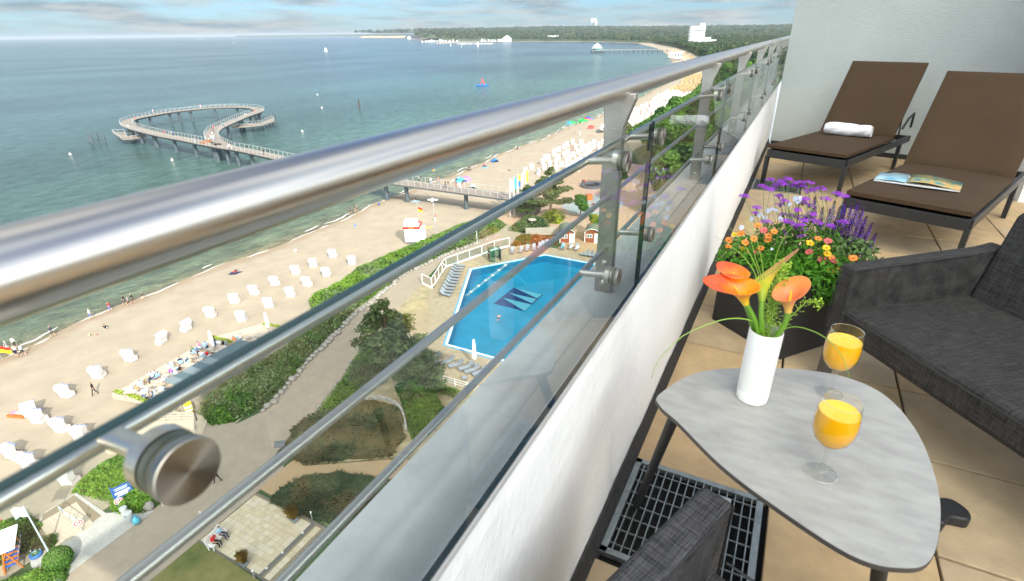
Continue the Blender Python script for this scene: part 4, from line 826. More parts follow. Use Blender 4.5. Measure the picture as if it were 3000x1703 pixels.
# ================================================================ people
def sk(h=1.72, walk=0., arms=(.1, .1), kind='stand'):
    J = {}; E_ = []
    def j(n, p, r): J[n] = (Vector(p), r)
    if kind in ('stand', 'walk'):
        z0 = 0; w = .26*walk
        j('pel', (0, 0, .95), .13); j('che', (0, 0, 1.28), .145); j('nec', (0, 0, 1.48), .055); j('hea', (0, .02, 1.58), .09); j('top', (0, .02, 1.68), .085)
        for s_, q in ((-1, 1), (1, -1)):
            k = 'l' if s_ < 0 else 'r'
            j('hip'+k, (s_*.09, 0, .88), .085); j('kne'+k, (s_*.10, .5*w*q+.03, .50), .058); j('ank'+k, (s_*.10, w*q-.02, .09), .042); j('toe'+k, (s_*.11, w*q+.12, .035), .036)
            j('sho'+k, (s_*.18, 0, 1.40), .06); j('elb'+k, (s_*.25, -.25*w*q, 1.12), .043); j('wri'+k, (s_*.25, -.5*w*q+.08, .88), .033); j('han'+k, (s_*.25, -.6*w*q+.10, .79), .034)
    elif kind == 'sit':       # on a chair 0.45 high
        j('pel', (0, 0, .52), .14); j('che', (0, -.03, .85), .145); j('nec', (0, 0, 1.05), .055); j('hea', (0, .04, 1.15), .09); j('top', (0, .04, 1.25), .085)
        for s_ in (-1, 1):
            k = 'l' if s_ < 0 else 'r'
            j('hip'+k, (s_*.10, .05, .50), .09); j('kne'+k, (s_*.11, .45, .52), .062); j('ank'+k, (s_*.11, .46, .09), .042); j('toe'+k, (s_*.12, .60, .035), .036)
            j('sho'+k, (s_*.18, -.02, .97), .06); j('elb'+k, (s_*.23, .06, .72), .043); j('wri'+k, (s_*.17, .28, .66), .033); j('han'+k, (s_*.14, .36, .64), .034)
    elif kind == 'floor':
        j('pel', (0, 0, .13), .13); j('che', (0, .05, .44), .14); j('nec', (0, .08, .63), .055); j('hea', (0, .11, .73), .09); j('top', (0, .11, .83), .085)
        for s_ in (-1, 1):
            k = 'l' if s_ < 0 else 'r'
            j('hip'+k, (s_*.10, .06, .12), .09); j('kne'+k, (s_*.13, .42, .42), .06); j('ank'+k, (s_*.12, .72, .08), .042); j('toe'+k, (s_*.12, .86, .06), .036)
            j('sho'+k, (s_*.18, .05, .55), .06); j('elb'+k, (s_*.24, .22, .36), .043); j('wri'+k, (s_*.12, .44, .40), .033); j('han'+k, (s_*.08, .52, .42), .034)
    else:                       # lie on the back / swim
        f = kind == 'swim'
        j('pel', (0, 0, .12), .13); j('che', (0, -.33, .13), .14); j('nec', (0, -.52, .14), .055); j('hea', (0, -.62, .15), .09); j('top', (0, -.72, .14), .085)
        for s_ in (-1, 1):
            k = 'l' if s_ < 0 else 'r'
            j('hip'+k, (s_*.10, .07, .11), .085); j('kne'+k, (s_*.14, .48, .12 if f else .16), .06); j('ank'+k, (s_*.16, .88, .08), .042); j('toe'+k, (s_*.17, 1.0, .09), .036)
            j('sho'+k, (s_*.18, -.44, .13), .06); j('elb'+k, (s_*.32, -.62 if f else -.2, .10), .043); j('wri'+k, (s_*.30, -.86 if f else .02, .08), .033); j('han'+k, (s_*.28, -.96 if f else .1, .07), .034)
    E_ = [('pel', 'che'), ('che', 'nec'), ('nec', 'hea'), ('hea', 'top')]
    for k in 'lr': E_ += [('pel', 'hip'+k), ('hip'+k, 'kne'+k), ('kne'+k, 'ank'+k), ('ank'+k, 'toe'+k), ('che', 'sho'+k), ('sho'+k, 'elb'+k), ('elb'+k, 'wri'+k), ('wri'+k, 'han'+k)]
    return J, E_
mat('skin', (.52, .31, .21), .6)
DEPS = []
def body_mesh(kind, walk=0):
    J, E_ = sk(walk=walk, kind=kind); names = list(J); idx = {n: i for i, n in enumerate(names)}
    me = bpy.data.meshes.new('body'); me.from_pydata([J[n][0] for n in names], [(idx[a], idx[b_]) for a, b_ in E_], []); o = bpy.data.objects.new('tmp', me); COL.objects.link(o)
    md = o.modifiers.new('skin', 'SKIN'); md.use_smooth_shade = True
    for n in names: v = me.skin_vertices[0].data[idx[n]]; v.radius = (J[n][1], J[n][1]); v.use_root = n == 'pel'
    s_ = o.modifiers.new('s', 'SUBSURF'); s_.levels = s_.render_levels = 1
    dg = bpy.context.evaluated_depsgraph_get(); ev = o.evaluated_get(dg); nm = bpy.data.meshes.new_from_object(ev); bpy.data.objects.remove(o)
    segs = [(J[a][0], J[b_][0], a, b_) for a, b_ in E_]; mi = []
    for p in nm.polygons:
        c = p.center; best = None
        for A_, B2, a, b_ in segs:
            d = B2-A_; t_ = max(0, min(1, (c-A_).dot(d)/d.length_squared)); q_ = (c-(A_+d*t_)).length
            if best is None or q_ < best[0]: best = (q_, a, b_, t_)
        _, a, b_, t_ = best; n = a[:3]+b_[:3]
        if n in ('neche',) or n == 'nechea': k = 0
        elif n == 'heatop': k = 3 if t_ > .25 or c.y < J['hea'][0].y-.02 else 0
        elif n in ('pelche', 'chenec', 'chesho'): k = 1 if t_ > .12 or n != 'pelche' else 2
        elif n == 'shoelb': k = 1
        elif n in ('pelhip', 'hipkne'): k = 2
        elif n == 'kneank': k = 4
        elif n == 'anktoe': k = 3
        else: k = 0
        mi.append(k)
    while len(nm.materials) < 5: nm.materials.append(MATS['skin'])
    nm.polygons.foreach_set('material_index', mi); nm.polygons.foreach_set('use_smooth', [True]*len(mi)); nm.update(); return nm
BODY = {'stand': body_mesh('stand'), 'walk': body_mesh('walk', 1.), 'sit': body_mesh('sit'), 'floor': body_mesh('floor'), 'lie': body_mesh('lie'), 'swim': body_mesh('swim')}
CLO = {'white': (.78, .78, .76), 'navy': (.018, .026, .07), 'black': (.014, .014, .016), 'red': (.55, .02, .03), 'blue': (.04, .14, .48), 'grey': (.24, .24, .25), 'orange': (.70, .22, .06), 'pink': (.72, .22, .34), 'khaki': (.28, .24, .14), 'green': (.07, .14, .06), 'denim': (.09, .14, .24), 'sky': (.35, .52, .68), 'purple': (.30, .10, .34), 'beige': (.52, .42, .30), 'teal': (.03, .30, .34), 'yellow': (.75, .55, .05)}
for k, c in CLO.items(): mat('cloth_'+k, c, .9)
for k, c in {'dark': (.03, .02, .014), 'fair': (.34, .24, .12), 'grey': (.45, .44, .42), 'brown': (.09, .05, .025)}.items(): mat('hair_'+k, c, .8)
SEEN = {}
def person(xy, z, face, top, bot, pose='walk', place='', hair='dark', scale=1., bare=True, group=None, hat=None):
    verb = {'stand': 'standing', 'walk': 'walking', 'sit': 'sitting', 'floor': 'sitting', 'lie': 'lying', 'swim': 'swimming'}[pose]
    o = link(BODY[pose], 'person', None, (xy[0], xy[1], z-.01), face); o.scale = (scale,)*3
    for i, m in enumerate(('skin', 'cloth_'+top if top != 'skin' else 'skin', 'cloth_'+bot, 'hair_'+hair, 'skin' if bare else 'cloth_'+bot)):
        o.material_slots[i].link = 'OBJECT'; o.material_slots[i].material = MATS[m]
    who = 'child' if scale < .8 else 'person'
    lab = f"{who} in {top+' top' if top != 'skin' else 'swimwear'} and {bot} {'shorts' if bare else 'trousers'}{' with '+hair+' hair' if hair != 'dark' else ''} {verb} {place}"
    lab = ' '.join(lab.split()[:16]); tag(o, lab, 'person', group or 'people '+place)
    return o
RF = lambda: random.uniform(0, 6.28)
ZB = lambda xy: float(profile(xy[0]-float(shore(xy[1]))))
def onbeach(f, x, y, *a, **k):
    p = f(x, y, .6); zz_ = max(.02, ZB(p)); p = f(x, y, zz_); return person(p, max(.0, ZB(p)), *a, **k)
WL = 'along the wet sand by the water'
onbeach(z4, 120, 1160, .3, 'white', 'black', 'walk', 'beside the red and yellow rescue flag'); onbeach(z4, 130, 1222, .5, 'white', 'navy', 'stand', 'beside the red and yellow rescue flag', 'fair'); onbeach(z4, 180, 1218, 2, 'sky', 'black', 'walk', 'beside the red and yellow rescue flag', 'brown'); onbeach(z4, 70, 1190, 2, 'grey', 'white', 'stand', 'beside the red and yellow rescue flag', 'grey')
onbeach(z4, 400, 1070, 2.6, 'navy', 'navy', 'walk', WL, 'brown'); onbeach(z4, 688, 938, 2.7, 'white', 'blue', 'walk', WL, 'fair'); onbeach(z4, 832, 884, 2.5, 'red', 'blue', 'walk', WL, 'brown')
onbeach(z4, 940, 832, 2.5, 'black', 'navy', 'walk', WL); onbeach(z4, 975, 842, 2.3, 'grey', 'black', 'walk', WL, 'brown'); onbeach(z4, 1002, 822, 2.4, 'black', 'black', 'walk', WL, 'fair'); onbeach(z4, 1078, 798, 2.5, 'black', 'beige', 'walk', WL, 'fair', .78)
onbeach(z4, 795, 1020, 1, 'black', 'white', 'floor', 'on bare sand near the waterline', 'dark'); onbeach(z4, 672, 1070, 1, 'beige', 'yellow', 'floor', 'playing on bare sand near the waterline', 'fair', .6); onbeach(z4, 725, 1060, 4, 'skin', 'orange', 'floor', 'playing on bare sand near the waterline', 'brown', .55)
onbeach(z4, 1765, 585, .6, 'red', 'black', 'lie', 'on a dark beach mat'); onbeach(z4, 2222, 442, 1, 'white', 'beige', 'floor', 'on the open sand above the chairs', 'fair')
onbeach(zf, 1405, 290, 2.6, 'black', 'black', 'walk', 'between the white beach chairs and the restaurant', 'brown', 1., False)
onbeach(z5, 70, 148, 2.5, 'navy', 'black', 'walk', 'at the water edge near the jetty foot'); onbeach(z5, 105, 138, 2.5, 'black', 'khaki', 'walk', 'at the water edge near the jetty foot', 'brown'); onbeach(z5, 118, 132, 2.5, 'grey', 'navy', 'walk', 'at the water edge near the jetty foot', 'fair')
onbeach(z5, 285, 85, 1, 'blue', 'navy', 'floor', 'on the sand beside a dark bag', 'brown'); onbeach(z5, 105, 252, 1, 'blue', 'white', 'floor', 'alone on the sand', 'dark'); onbeach(z5, 560, 52, 2, 'black', 'beige', 'floor', 'on a pale blue blanket'); onbeach(z5, 708, 210, 2, 'red', 'white', 'stand', 'on the sand behind the floodlight mast', 'brown', 1., False)
BR = 'on the footbridge across the beach'; ZBR = 5.2
for x, y, fc_, t_, bt, ps, hr, sc_ in ((440, 355, 1.3, 'navy', 'khaki', 'walk', 'grey', 1), (472, 305, -1.3, 'black', 'grey', 'walk', 'dark', 1), (630, 345, 1.5, 'white', 'denim', 'walk', 'fair', 1), (757, 335, -1.4, 'orange', 'denim', 'walk', 'brown', 1), (868, 392, -1.4, 'black', 'black', 'walk', 'dark', 1), (915, 398, -1.4, 'black', 'grey', 'walk', 'brown', 1), (1003, 360, 1.4, 'white', 'grey', 'walk', 'fair', 1), (1044, 372, 1.4, 'black', 'red', 'stand', 'dark', .65), (1106, 410, 1.4, 'sky', 'white', 'walk', 'brown', 1), (2015, 490, 1.4, 'khaki', 'green', 'stand', 'dark', 1), (2072, 480, 1.4, 'sky', 'black', 'walk', 'dark', 1)):
    person(zg(x, y, ZBR), ZBR, fc_, t_, bt, ps, BR, hr, sc_, False)
onbeach(zg, 1265, 75, 1, 'black', 'grey', 'floor', 'on a dark mat beyond the footbridge'); onbeach(zg, 1500, 50, 1, 'navy', 'red', 'floor', 'on a bright towel beyond the footbridge'); onbeach(zg, 1532, 47, 1, 'purple', 'black', 'floor', 'on a bright towel beyond the footbridge', 'brown'); onbeach(zg, 1912, 112, 1, 'navy', 'khaki', 'lie', 'on the sand seaward of the chair rows'); onbeach(zg, 1805, 213, 2, 'skin', 'black', 'stand', 'on the sand between tents and chair rows', 'brown', .9)
onbeach(zi, 125, 418, 1, 'navy', 'red', 'floor', 'on open sand seaward of the chair block'); onbeach(zi, 240, 665, 2, 'orange', 'orange', 'stand', 'bending on the sand seaward of the chair block', 'brown', .85); onbeach(zi, 565, 727, 4, 'teal', 'black', 'floor', 'in front of a white beach chair'); onbeach(zi, 1335, 108, 1, 'grey', 'black', 'walk', 'pushing along the beach past the chair block'); onbeach(zi, 1447, 122, 1, 'white', 'white', 'stand', 'on the beach past the chair block', 'brown', 1, False)
onbeach(zi, 1690, 128, 1, 'pink', 'orange', 'floor', 'playing near the dark beach tent', 'brown', .7); onbeach(zi, 1746, 132, 1, 'beige', 'khaki', 'stand', 'playing near the dark beach tent', 'brown', .75); onbeach(zi, 1280, 362, 1, 'red', 'pink', 'lie', 'between the white beach chairs', 'fair'); onbeach(zi, 1285, 470, 1, 'purple', 'pink', 'floor', 'between the white beach chairs', 'dark'); onbeach(zi, 1820, 55, 1, 'black', 'black', 'floor', 'beside the dark beach tent'); onbeach(zi, 1900, 70, 1, 'white', 'navy', 'stand', 'beside the dark beach tent', 'fair')
for x, y, t_, bt, ps in ((845, 540, 'black', 'white', 'walk'), (915, 568, 'black', 'grey', 'walk'), (935, 565, 'navy', 'black', 'walk'), (1165, 290, 'black', 'navy', 'stand'), (1180, 292, 'black', 'grey', 'floor'), (1095, 340, 'pink', 'white', 'walk'), (1205, 505, 'black', 'denim', 'stand'), (1228, 505, 'navy', 'black', 'stand'), (1155, 550, 'purple', 'black', 'stand'), (1200, 372, 'teal', 'navy', 'floor'), (1730, 325, 'black', 'black', 'stand'), (1100, 600, 'red', 'navy', 'stand'), (1190, 668, 'orange', 'navy', 'stand'), (1300, 645, 'blue', 'blue', 'stand')):
    onbeach(zj, x, y, RF(), t_, bt, ps, 'far along the beach chair rows')
PR_ = 'on the ring shaped pier'
for x, y, t_, bt, ps, hr in ((352, 430, 'white', 'beige', 'sit', 'fair'), (967, 556, 'blue', 'navy', 'stand', 'dark'), (948, 552, 'khaki', 'green', 'stand', 'dark'), (1270, 652, 'grey', 'sky', 'walk', 'brown'), (1296, 632, 'navy', 'denim', 'walk', 'dark'), (1490, 507, 'black', 'black', 'stand', 'dark'), (1522, 507, 'black', 'navy', 'stand', 'brown'), (1500, 527, 'white', 'beige', 'sit', 'fair'), (1458, 612, 'white', 'navy', 'sit', 'brown'), (1490, 607, 'white', 'sky', 'walk', 'fair'), (1524, 602, 'sky', 'white', 'walk', 'brown'), (1545, 602, 'grey', 'denim', 'stand', 'dark'), (1640, 402, 'black', 'grey', 'walk', 'dark'), (1660, 432, 'teal', 'navy', 'walk', 'brown'), (1740, 742, 'white', 'denim', 'walk', 'fair'), (1766, 742, 'khaki', 'beige', 'walk', 'brown'), (2207, 812, 'black', 'navy', 'walk', 'fair'), (1830, 347, 'black', 'denim', 'walk', 'brown'), (1955, 300, 'white', 'grey', 'walk', 'dark'), (698, 242, 'white', 'red', 'stand', 'dark'), (765, 232, 'black', 'grey', 'sit', 'brown'), (1346, 168, 'pink', 'white', 'stand', 'brown'), (1640, 147, 'black', 'black', 'sit', 'dark'), (1668, 145, 'navy', 'grey', 'sit', 'fair'), (1690, 145, 'denim', 'black', 'sit', 'grey')):
    z_ = 5.2
    person(zp(x, y, z_), z_-(.35 if ps == 'sit' else 0), RF(), t_, bt, ps, PR_, hr, 1., False)
BW = 'on the wooden boardwalk below the terrace'
person(z7(1300, 388, 2.14), 2.14, 1.2, 'white', 'navy', 'walk', BW, 'grey', 1, False); person(z7(1284, 398, 2.14), 2.14, 1.2, 'sky', 'black', 'walk', BW, 'fair', 1, False); person(z7(1262, 426, 2.14), 2.14, 1.2, 'white', 'blue', 'walk', BW, 'brown', 1, False)
person(z7(1640, 712, 2.12), 2.12, 2.2, 'grey', 'black', 'walk', 'on the promenade before the dune hedge', 'brown', 1, False)
GD = 'on the plaza path behind the bath cabins'
person(zh(467, 1175, 2.12), 2.12, 1, 'white', 'denim', 'stand', GD, 'fair', 1, False); person(zh(648, 1200, 2.12), 2.12, 1, 'white', 'beige', 'walk', GD, 'brown'); person(zh(755, 1145, 2.12), 2.12, 1, 'purple', 'purple', 'walk', GD, 'dark', 1, False); person(zh(1885, 740, 2.2), 2.12, 2, 'black', 'red', 'floor', 'on the grey play surface', 'brown'); person(zh(1655, 262, 2.5), 2.15, 3, 'black', 'black', 'sit', 'on the rim of the round fire pit', 'dark', 1, False); person(zh(1690, 262, 2.5), 2.15, 3, 'red', 'black', 'sit', 'on the rim of the round fire pit', 'brown', 1, False)
person(zd(1070, 1320, 2.0), 1.92, R(205), 'skin', 'navy', 'swim', 'in the blue pool', 'dark')
# ================================================================ beach chairs
mat('korb_white', (.56, .56, .545), .75, var=.03, scale=20); mat('korb_wood', (.30, .12, .035), .6, var=.2, scale=12); mat('korb_blue', (.05, .16, .45), .8); mat('korb_dark', (.10, .11, .12), .8); mat('korb_gold', (.38, .27, .13), .8, var=.15, scale=10); mat('number_grey', (.25, .26, .28), .7)
SIDE = [(-.40, .04), (.42, .04), (.42, .56), (.20, .74), (.02, .92), (.08, 1.50), (-.28, 1.62), (-.56, 1.46), (-.64, 1.14), (-.43, .55)]
def strip(mb, prof, hw, m=0, th=.03):
    n = len(prof); vs = []
    for y in (-hw, hw):
        for x, z in prof: vs.append((x, y, z))
    mb.add(vs, [(i, i+1, n+i+1, n+i) for i in range(n-1)], m)
def korb(parent_parts, hood_m, name, label, group, loc, rz, cat='beach chair'):
    hw = .60
    if not parent_parts:
        b = MB(); 
        for y in (-hw, hw-.04): b.extr(SIDE, (0, y, 0), (1, 0, 0), (0, 0, 1), (0, 1, 0), .04)
        strip(b, [(-.40, .04), (-.43, .55), (-.64, 1.14), (-.56, 1.46), (-.28, 1.62), (.08, 1.50)], hw); strip(b, [(.42, .46), (-.36, .46), (-.55, 1.14)], hw-.03, 1); b.box((.41, 0, .25), (.03, 1.1, .40), m=2)
        b.box((-.415, 0, .50), (.02, 1.14, .03), m=3)
        o = b.build(name, [hood_m, 'korb_blue' if hood_m == 'korb_white' else 'korb_gold', 'korb_wood', 'korb_dark'], None, loc, rz); return tag(o, label, cat, group)
    g = empty(name, loc, rz, label, cat, group)
    for y in (-hw, hw-.04): MB().extr(SIDE, (0, y, 0), (1, 0, 0), (0, 0, 1), (0, 1, 0), .04).build('side_panel', 'korb_white', g)
    b = MB(); strip(b, [(-.40, .04), (-.43, .55)], hw); b.build('back_panel', 'korb_white', g)
    b = MB(); strip(b, [(-.43, .55), (-.64, 1.14), (-.62, 1.30), (-.56, 1.46), (-.44, 1.57), (-.28, 1.62), (.08, 1.50)], hw); b.build('hood', 'korb_white', g, smooth=35)
    b = MB(); strip(b, [(.42, .46), (-.36, .46), (-.55, 1.14)], hw-.04); b.build('seat', 'korb_blue', g)
    b = MB(); b.box((.425, 0, .27), (.03, 1.2, .46)); b.build('front_board', 'korb_wood', g)
    for y in (-hw-.008, hw+.008): b = MB(); b.tube([(-.40, y, .57), (-.1, y, .62), (.15, y, .70), (.43, y, .60)], .018, 6); b.build('armrest', 'korb_wood', g)
    b = MB(); b.box((-.425, 0, .20), (.012, .9, .03)); b.build('vent_slot', 'korb_dark', g)
    a = MB()
    for i in range(6): a.add([(.08, -hw+i*.2, 1.495), (.08, -hw+.2+i*.2, 1.495), (.34, -hw+.2+i*.2, 1.40), (.34, -hw+i*.2, 1.40)], [(0, 1, 2, 3)], i % 2)
    a.build('awning', ['korb_blue', 'korb_white'], g)
    return g
NEAR = [(z4, 1215, 1125, 200), (z4, 1400, 1030, 195), (z4, 1590, 925, 120), (z4, 1770, 820, 118), (z4, 1915, 760, 0), (z4, 2070, 690, 0), (z4, 2228, 605, 0), (z4, 2357, 550, 0), (z4, 2505, 482, 0), (z4, 1822, 955, 0), (z4, 2025, 855, 0), (z4, 2190, 772, 0), (z4, 2313, 696, 0), (z4, 2458, 622, 0), (z5, 85, 532, 0),
        (z4, 985, 1255, 0), (z4, 750, 1380, 0), (zf, 1000, 310, 0), (zf, 470, 570, 155), (zf, 600, 680, 0), (zf, 930, 815, 0), (zf, 1230, 930, 0), (zf, 220, 1205, 0), (zf, 480, 1350, 0), (zb, 920, 205, 0), (zf, 1680, 1110, 0)]
proto = None; NR = ['near beach chairs']
for i, (f, x, y, ang) in enumerate(NEAR):
    p = f(x, y, .9); zz_ = ZB(p); p = f(x, y-4, zz_); a = R(ang if ang else 112+RNG.uniform(-14, 14))
    g = 'white beach chairs in loose rows'
    lab = 'white hooded beach chair with wooden trim in the loose rows below the dune hedge'
    if ang in (200, 195): lab = 'white hooded beach chair turned away from its row, wooden edge towards the open sand'
    if proto is None: proto = korb(True, 'korb_white', 'beach_chair', lab, g, (*p, zz_), a); o = proto
    else: o = copy_tree(proto); o.location = (*p, zz_); o.rotation_euler.z = a; o['label'] = lab
    o.rotation_euler.x = RNG.uniform(-.03, .03); o.rotation_euler.y = RNG.uniform(-.03, .03)
    if i in (22, 23, 2, 9, 20):
        o['label'] = 'white hooded beach chair with the number %s on its back' % {22: '83', 23: '15', 2: '91', 9: '88', 20: '12'}[i]
        c = bpy.data.curves.new('number', 'FONT'); c.body = {22: '83', 23: '15', 2: '91', 9: '88', 20: '12'}[i]; c.size = .22; c.align_x = 'CENTER'; c.extrude = .002; c.materials.append(MATS['number_grey'])
        t_ = bpy.data.objects.new('number', c); COL.objects.link(t_); t_.parent = o; t_.location = (-.612, 0, 1.22); t_.rotation_euler = (R(76), 0, R(-90))
MID = [(300, 925), (425, 838), (550, 950), (695, 855), (843, 945), (810, 775), (660, 720), (955, 868), (1060, 790), (780, 625), (940, 715), (1170, 725), (990, 640), (895, 555), (915, 495), (1010, 455), (1120, 575), (1220, 650), (1310, 585), (1195, 512), (1110, 395), (1180, 345), (1300, 302), (1410, 518), (1370, 402), (1475, 355), (1475, 300), (1490, 470), (1565, 410), (1465, 640), (1385, 720), (1285, 790), (1560, 575), (1605, 520), (1665, 475), (1650, 362), (1745, 420), (1745, 305), (1835, 360), (1190, 865), (1410, 972), (1530, 880), (1870, 450), (1930, 305), (720, 640)]
pm = None
for x, y in MID:
    p = zi(x, y, 1.0); zz_ = ZB(p); a = R(105+RNG.uniform(-14, 14))
    lab = 'white hooded beach chair in the block between footbridge and play plaza'
    if (x, y) in ((550, 950),): a = R(215); lab = 'white hooded beach chair turned round with its wooden front showing, in the block'
    if pm is None: pm = korb(False, 'korb_white', 'beach_chair', lab, 'white beach chairs in the middle block', (*p, zz_), a)
    else: o = pm.copy(); COL.objects.link(o); o.location = (*p, zz_); o.rotation_euler.z = a; o['label'] = lab
# far rows: white, then golden wicker
pw = pgold = None
for r_ in range(7):
    for k in range(30):
        y = 206+k*6.2+r_*1.5+RNG.uniform(-1, 1); x = float(shore(y))+14.0+r_*2.5+.00*k-.018*(y-206)+RNG.uniform(-.4, .4)
        if x > -57.5-.02*(y-250): continue
        if y < 245 and x < -70: continue
        zz_ = ZB((x, y))
        if y < 372-r_*3:
            if pw is None: pw = korb(False, 'korb_white', 'beach_chair', 'white hooded beach chair in the dense far rows beside the dune shrubs', 'white beach chairs in the dense far rows', (x, y, zz_), R(100))
            else: o = pw.copy(); COL.objects.link(o); o.location = (x, y, zz_); o.rotation_euler.z = R(100+RNG.uniform(-7, 7))
for r_ in range(6):
    for k in range(34):
        y = 362+k*4.6+r_*3+RNG.uniform(-1, 1); x = float(shore(y))+13+r_*3.0+RNG.uniform(-.5, .5)
        zz_ = ZB((x, y))
        if pgold is None: pgold = korb(False, 'korb_gold', 'wicker_beach_chair', 'golden wicker beach chair in the curved rows beyond the white ones', 'golden wicker beach chairs', (x, y, zz_), R(100), 'beach chair')
        else: o = pgold.copy(); COL.objects.link(o); o.location = (x, y, zz_); o.rotation_euler.z = R(100+RNG.uniform(-9, 9))
b = MB()
for k in range(900):
    y = 560+k*.75; x = float(shore(y))+RNG.uniform(14, 34); b.box((x, y, ZB((x, y))+.75), (1.1, 1.2, 1.5), m=0 if (y < 640 or y > 760 and RNG.random() < .7) else 1)
o = b.build('distant_beach_chairs', ['korb_gold', 'korb_white']); tag(o, 'mass of tiny beach chairs far along the curving shore', 'beach chairs', kind='stuff')

# ================================================================ pier
mat('pier_deck', (.22, .195, .165), .85, var=.12, scale=.8, space='World'); mat('pier_steel', (.07, .095, .11), .5, var=.2, scale=2); mat('pier_rail', (.42, .43, .43), .4); mat('pier_yellow', (.50, .34, .06), .6); mat('ring_red', (.60, .03, .02), .5)
ZP = 5.2
pier = empty('ring_pier', (-165, 115, 0), 0, 'steel pier with a heart shaped ring deck standing in the sea', 'pier')
def pch(mb, n, m, parent=None, **k): mb.v = [(x+165, y-115, z) for x, y, z in mb.v]; return mb.build(n, m, parent or pier, **k)
def spl(P, n):
    P = [np.array(p) for p in P]; o = []; k = len(P)-1
    for i in range(n):
        u = i/(n-1)*k; a = min(int(u), k-1); f = u-a; p0, p1, p2, p3 = P[max(a-1, 0)], P[a], P[a+1], P[min(a+2, k)]
        o.append(.5*((2*p1)+(-p0+p2)*f+(2*p0-5*p1+4*p2-p3)*f*f+(-p0+3*p1-3*p2+p3)*f**3))
    return np.array(o)
stem_ = spl([(-80, 96.5), (-100, 99.8), (-125, 103.8)]+[zp(*q, ZP) for q in ((1950, 745), (1700, 705), (1500, 672))], 40)
loop_ = spl([zp(*q, ZP) for q in ((1560, 682), (1350, 640), (1100, 590), (850, 545), (620, 492), (450, 445), (345, 402), (328, 370), (365, 338), (450, 310), (600, 280), (850, 235), (1100, 203), (1400, 173), (1700, 157), (1950, 160), (2090, 175), (2145, 200), (2100, 228), (1990, 265), (1850, 320), (1700, 385), (1570, 445), (1505, 500), (1490, 560), (1540, 620), (1640, 672), (1740, 715))], 150)
def ribbon(C, hw):
    d = np.gradient(C, axis=0); d = unit(d); n = np.stack([-d[:, 1], d[:, 0]], 1); return C+n*hw, C-n*hw
POSTS = []
for nm, C, hw in (('stem', stem_, 2.0), ('ring', loop_, 2.1)):
    A_, B2 = ribbon(C, hw); n = len(C); b = MB(); vs = [(*p, ZP) for p in A_]+[(*p, ZP) for p in B2]+[(*p, ZP-.12) for p in A_]+[(*p, ZP-.12) for p in B2]
    zoff = .0 if nm == 'ring' else -.004
    vs = [(x, y, z+zoff) for x, y, z in vs]
    fs = []
    for i in range(n-1): fs += [(i, i+1, n+i+1, n+i)[::-1], (i, i+1, 2*n+i+1, 2*n+i), (n+i, n+i+1, 3*n+i+1, 3*n+i)[::-1], (2*n+i, 2*n+i+1, 3*n+i+1, 3*n+i)]
    b.add(vs, fs); pch(b, 'deck', 'pier_deck')
    gi = ribbon(C, hw*.75)
    for E2 in gi:
        b = MB()
        for i in range(n-1):
            p, q_ = E2[i], E2[i+1]; b.add([(*p, ZP-.13), (*q_, ZP-.13), (*q_, ZP-.75), (*p, ZP-.75)], [(0, 1, 2, 3)])
        pch(b, 'girder', 'pier_steel')
    for sgn, E2 in zip((1, -1), (A_, B2)):
        L_ = np.cumsum(np.r_[0, np.linalg.norm(np.diff(E2, axis=0), axis=1)]); k = int(L_[-1]/2.2); out_ = []
        for s_ in np.linspace(0, L_[-1], k):
            p = (np.interp(s_, L_, E2[:, 0]), np.interp(s_, L_, E2[:, 1])); q_ = np.array(p)
            near_other = (np.linalg.norm((stem_ if nm == 'ring' else loop_)-q_, axis=1).min() < 1.95) or (nm == 'ring' and min(np.linalg.norm(loop_[:12]-q_, axis=1).min(), np.linalg.norm(loop_[-14:]-q_, axis=1).min()) < 1.95)
            if nm == 'stem' and q_[0] > -82: near_other = True
            out_.append(None if near_other else p)
            if not near_other: POSTS.append(p)
        seg = []; b = MB()
        for p in out_+[None]:
            if p is None:
                if len(seg) > 1: b.tube([(*s2, ZP+1.1) for s2 in seg], .045, 5, cap=False)
                seg = []
            else: seg.append(p)
        if b.v: pch(b, 'handrail', 'pier_rail')
POSTS.sort(key=lambda p: p[0]**2+p[1]**2); pmh = MB().box((0, 0, .55), (.075, .075, 1.1)).mesh('rail_post', 'pier_rail')
for p in POSTS[:290]: link(pmh, 'rail_post', pier, (p[0]+165, p[1]-115, ZP))
b = MB()
for p in POSTS[290:]: b.box((*p, ZP+.55), (.075, .075, 1.1))
if b.v: pch(b, 'rail_posts', 'pier_rail')['kind'] = 'stuff'
b = MB(); yi = ribbon(loop_, 1.75)[0]
for i in range(55, 90): 
    p, q_ = yi[i], yi[i+1]; b.add([(*p, ZP-.14), (*q_, ZP-.14), (*q_, ZP-1.0), (*p, ZP-1.0)], [(0, 1, 2, 3)])
pch(b, 'yellow_fascia', 'pier_yellow')
pmesh = MB().lathe([(.52, -3), (.52, ZP-.6)], 12).mesh('pile', 'pier_steel', 40)
for C, st in ((stem_, 5), (loop_, 6)):
    for i in range(2, len(C)-1, st): link(pmesh, 'pile', pier, (C[i][0]+165, C[i][1]-115, 0))
for i in range(20, 130, 22):
    d = unit(np.gradient(loop_, axis=0))[i]; link(pmesh, 'pile', pier, (loop_[i][0]+165+1.2*d[0], loop_[i][1]-115+1.2*d[1], 0))
b = MB(); bz = [zp(*q, ZP+.5) for q in ((1330, 630), (1440, 605), (1490, 615), (1380, 640))]; b.prism(bz, ZP, ZP+.5); pch(b, 'bench_block', 'korb_wood')
for q in ((440, 300), (840, 490), (1512, 415), (2070, 200)):
    x, y = zp(*q, ZP+1.3); b = MB(); b.box((x, y, ZP+1.15), (.08, .4, .55)); pch(b, 'lifebuoy', 'ring_red')
